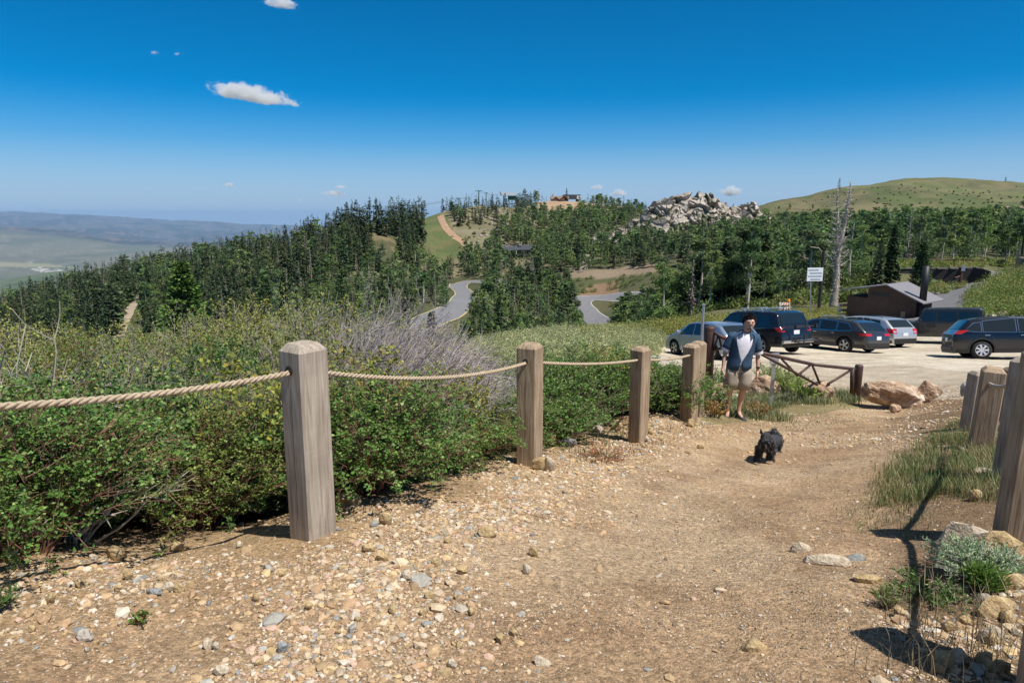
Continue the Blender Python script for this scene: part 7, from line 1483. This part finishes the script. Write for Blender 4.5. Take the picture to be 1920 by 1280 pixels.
sec = [(-7.5, 6.2), (-6, 3.4), (7, 3.2), (7, 5.6), (-6.6, 6.4)]; V = [(a, -2.4, b) for a, b in sec]+[(a, 2.4, b) for a, b in sec]; n_ = len(sec); MB().add(V, [tuple(range(n_)), tuple(range(2*n_-1, n_-1, -1))]+[(i, n_+i, n_+(i+1) % n_, (i+1) % n_) for i in range(n_)]).build('shell', M_lift, ls)
MB().add([(-7.6, -2.45, 6.3), (-6.2, -2.45, 3.3), (-5.4, -2.45, 3.3), (-6.8, -2.45, 6.3)], [(0, 1, 2, 3)]).build('end_panel', M_dkwall, ls); MB().box((3.5, .2, 1.2), (7, 3, 3.6)).build('base_house', M_green, ls)
for xx in (-4, 0): MB().box((xx, 0, .8), (.7, .7, 5)).build('leg', M_green, ls)
# towers and haul rope down the left skyline
tw = []
for px, top, Y in [(898, 358, 560), (860, 372, 540), (700, 388, 470), (912, 362, 600)]:
    b_ = atY(px, 392, Y); zt_ = atY(px, top, Y)[2]; z = gz(b_[0], b_[1]); o = thing('lift_tower', {898: 'green T-shaped lift tower above the ski run', 860: 'thin lift tower standing among the conifers above the ski run', 700: 'slim lift tower poking up from the conifers left of the ski run', 912: 'farther thin lift tower just right of the green one'}[px], 'lift tower', (b_[0], b_[1], z)); h = zt_-z
    MB().tube([(0, 0, 0), (0, 0, h)], .38 if px == 898 else .22, 8).build('mast', M_green, o); MB().box((0, 0, h), (5.2 if px == 898 else 3, .5, .5)).build('crossarm', M_green, o); tw.append(np.array([b_[0], b_[1], zt_]))
pts = [tw[2], tw[1], tw[0], atY(942, 364, 600)]
for s, lb in ((-1.8, 'near lift cable strung across the sky left of the white lift station'), (1.8, 'far lift cable strung across the sky left of the white lift station')):
    P = []; 
    for i in range(3):
        for t in np.linspace(0, 1, 12)[:-1]: q = pts[i]*(1-t)+pts[i+1]*t; P.append((q[0]+s, q[1], q[2]+.2-4*2.2*t*(1-t)))
    tag(MB().tube(P, .07, 4).build('cable', M_dkwall), lb, 'cable')
for px, top, lb in [(1110, 370, 'left of two thin lamp masts on the bare crest'), (1118, 371, 'right of two thin lamp masts on the bare crest')]:
    b_ = atY(px, 384, 610); zt_ = atY(px, top, 610)[2]; z = gz(b_[0], b_[1]); o = thing('mast', lb, 'mast', (b_[0], b_[1], z)); MB().tube([(0, 0, 0), (0, 0, zt_-z)], .14, 6).build('shaft', M_dkwall, o); MB().box((0, 0, zt_-z), (1.4, .4, .4)).build('lamp', M_dkwall, o)
hs = hb('dark_roofed_house', 'dark-roofed house with two stone chimneys half hidden in the aspens below the hilltop', 971, 480, 355); w, r = MB(), MB(); gable(w, r, (-4.5, 0, 0), 7, 7, 3.2, 5.0); gable(w, r, (4, 1, 0), 9, 8, 3.4, 5.4); w.build('wall', M_dkwall, hs); r.build('roof', M_dkroof, hs)
for xx, zz in ((-5.6, 5.6), (1.2, 6.3)): c_ = MB().box((xx, -.5, zz), (1.5, 1.3, 1.9)).build('chimney', M_stone, hs); MB().box((xx, -1.2, zz+.45), (.7, .1, .5)).build('flue', M_well, c_)
for xx in (-5.5, -3, 2.5, 5.5): MB().box((xx, -4.05 if xx > 0 else -3.55, 1.8), (1.3, .12, 1.4)).build('window', M_glass, hs)
cb = hb('cabin', 'small brown building among the aspens at the right edge below the hill', 1902, 396, 330); w, r = MB(), MB(); gable(w, r, (0, 0, -1), 8, 4, 1.8, 3.0); w.build('wall', M_log, cb); r.build('roof', M_shake, cb)
gp = hit(1915, 500, 100, 160); st = thing('stone_pillar', 'stone-based dark timber pillar at the right edge above the bank', 'pillar', tuple(gp)); MB().box((0, 0, .7), (1.3, 1.3, 1.6), taper=.85).build('base', M_stone, st, bevel=.1); MB().box((0, 0, 3.6), (.45, .45, 3.6)).build('column', M_dkwall, st)
# ------------------------------------------------------------------ clouds
def cloud_mat(i, seed, dens, bias, stretch):
    m = bpy.data.materials.new('cloud'); m.use_nodes = True; n = m.node_tree.nodes; L = m.node_tree.links; n.clear(); o_ = n.new('ShaderNodeOutputMaterial'); v = n.new('ShaderNodeVolumePrincipled'); v.inputs['Color'].default_value = (1, 1, 1, 1); v.inputs['Anisotropy'].default_value = .2; L.new(v.outputs[0], o_.inputs['Volume'])
    tc = n.new('ShaderNodeTexCoord'); mp = n.new('ShaderNodeMapping'); mp.inputs['Location'].default_value = (seed*3.1, seed*1.7, seed*.9); mp.inputs['Scale'].default_value = stretch; L.new(tc.outputs['Object'], mp.inputs['Vector'])
    t = n.new('ShaderNodeTexNoise'); t.inputs['Scale'].default_value = 1.0; t.inputs['Detail'].default_value = 7; t.inputs['Roughness'].default_value = .62; t.inputs['Distortion'].default_value = .3; L.new(mp.outputs[0], t.inputs['Vector'])
    def mth(op, a, b=None):
        q = n.new('ShaderNodeMath'); q.operation = op
        for k, w in enumerate((a, b)):
            if w is None: continue
            if isinstance(w, (int, float)): q.inputs[k].default_value = w
            else: L.new(w, q.inputs[k])
        return q.outputs[0]
    sp = n.new('ShaderNodeSeparateXYZ'); L.new(tc.outputs['Object'], sp.inputs[0]); x, y, z = sp.outputs
    r2 = mth('ADD', mth('ADD', mth('MULTIPLY', x, x), mth('MULTIPLY', y, y)), mth('MULTIPLY', mth('MULTIPLY', z, z), 1.0))
    # flatter underside
    low = mth('MULTIPLY', mth('MINIMUM', mth('ADD', z, .25), 0), 2.2)
    f = mth('ADD', mth('SUBTRACT', mth('MULTIPLY', mth('SUBTRACT', t.outputs[0], .5), 2.6), mth('MULTIPLY', r2, 1.15)), mth('ADD', low, bias))
    dn = mth('MULTIPLY', mth('MINIMUM', mth('MAXIMUM', mth('MULTIPLY', f, 2.2), 0), 1), dens); L.new(dn, v.inputs['Density']); m.cycles.homogeneous_volume = False; return m
CL = [(472, 180, 186, 44, 9500, 0.15, .55, 'long bright white cloud with a peaked left end, highest large cloud', 11), (525, 8, 75, 26, 9500, .12, .35, 'wispy white cloud cut by the top edge of the photo', 5), (430, 347, 26, 14, 12000, 0, .35, 'tiny white cloud low over the valley at left', 7), (627, 363, 60, 16, 12000, .05, .25, 'flat streaky cloud above the trees near the middle', 9),
      (638, 351, 28, 11, 12000, 0, .35, 'small puff just above the flat streaky cloud', 14), (1120, 352, 26, 12, 12000, 0, .5, 'small white cloud right of the log lodge', 16), (1161, 363, 38, 16, 12000, 0, .5, 'oval white cloud left of the rock outcrop', 18), (1369, 360, 42, 24, 12000, 0, .6, 'rounded white cloud right above the rock outcrop', 21), (563, 376, 14, 8, 12000, 0, .3, 'faint speck of cloud low above the far hills', 25), (292, 100, 32, 12, 9500, 0, .05, 'faint wisp of cloud at upper left', 29), (334, 101, 26, 12, 9500, 0, .05, 'second faint wisp right of the upper left one', 31), (1461, 363, 20, 7, 12000, 0, .15, 'thin faint cloud just above the saddle', 37)]
for px, py, w, h, Y, tilt, bias, lb, sd in CL:
    bias += .12 if w < 100 else .0
    p = atY(px, py, Y); D = proj([p])[2][0]; o = obj('cloud', MB().box((0, 0, 0), (2, 2, 2)).mesh('cloud'), cloud_mat(0, sd, .022 if w < 100 else .014, bias, (2.2*w/60**1.0 if w > 60 else 2.0, 1.6, 1.5 if w > 60 else 1.3)), None, tuple(p), (0, tilt, 0)); sx, sz = w*.60*D/FPX, h*.62*D/FPX; o.scale = (sx, sx*.5, sz); tag(o, lb, 'cloud', None, 'thing')
    o.data.materials[0].node_tree.nodes
SC.cycles.volume_step_rate = .6; SC.cycles.volume_max_steps = 96
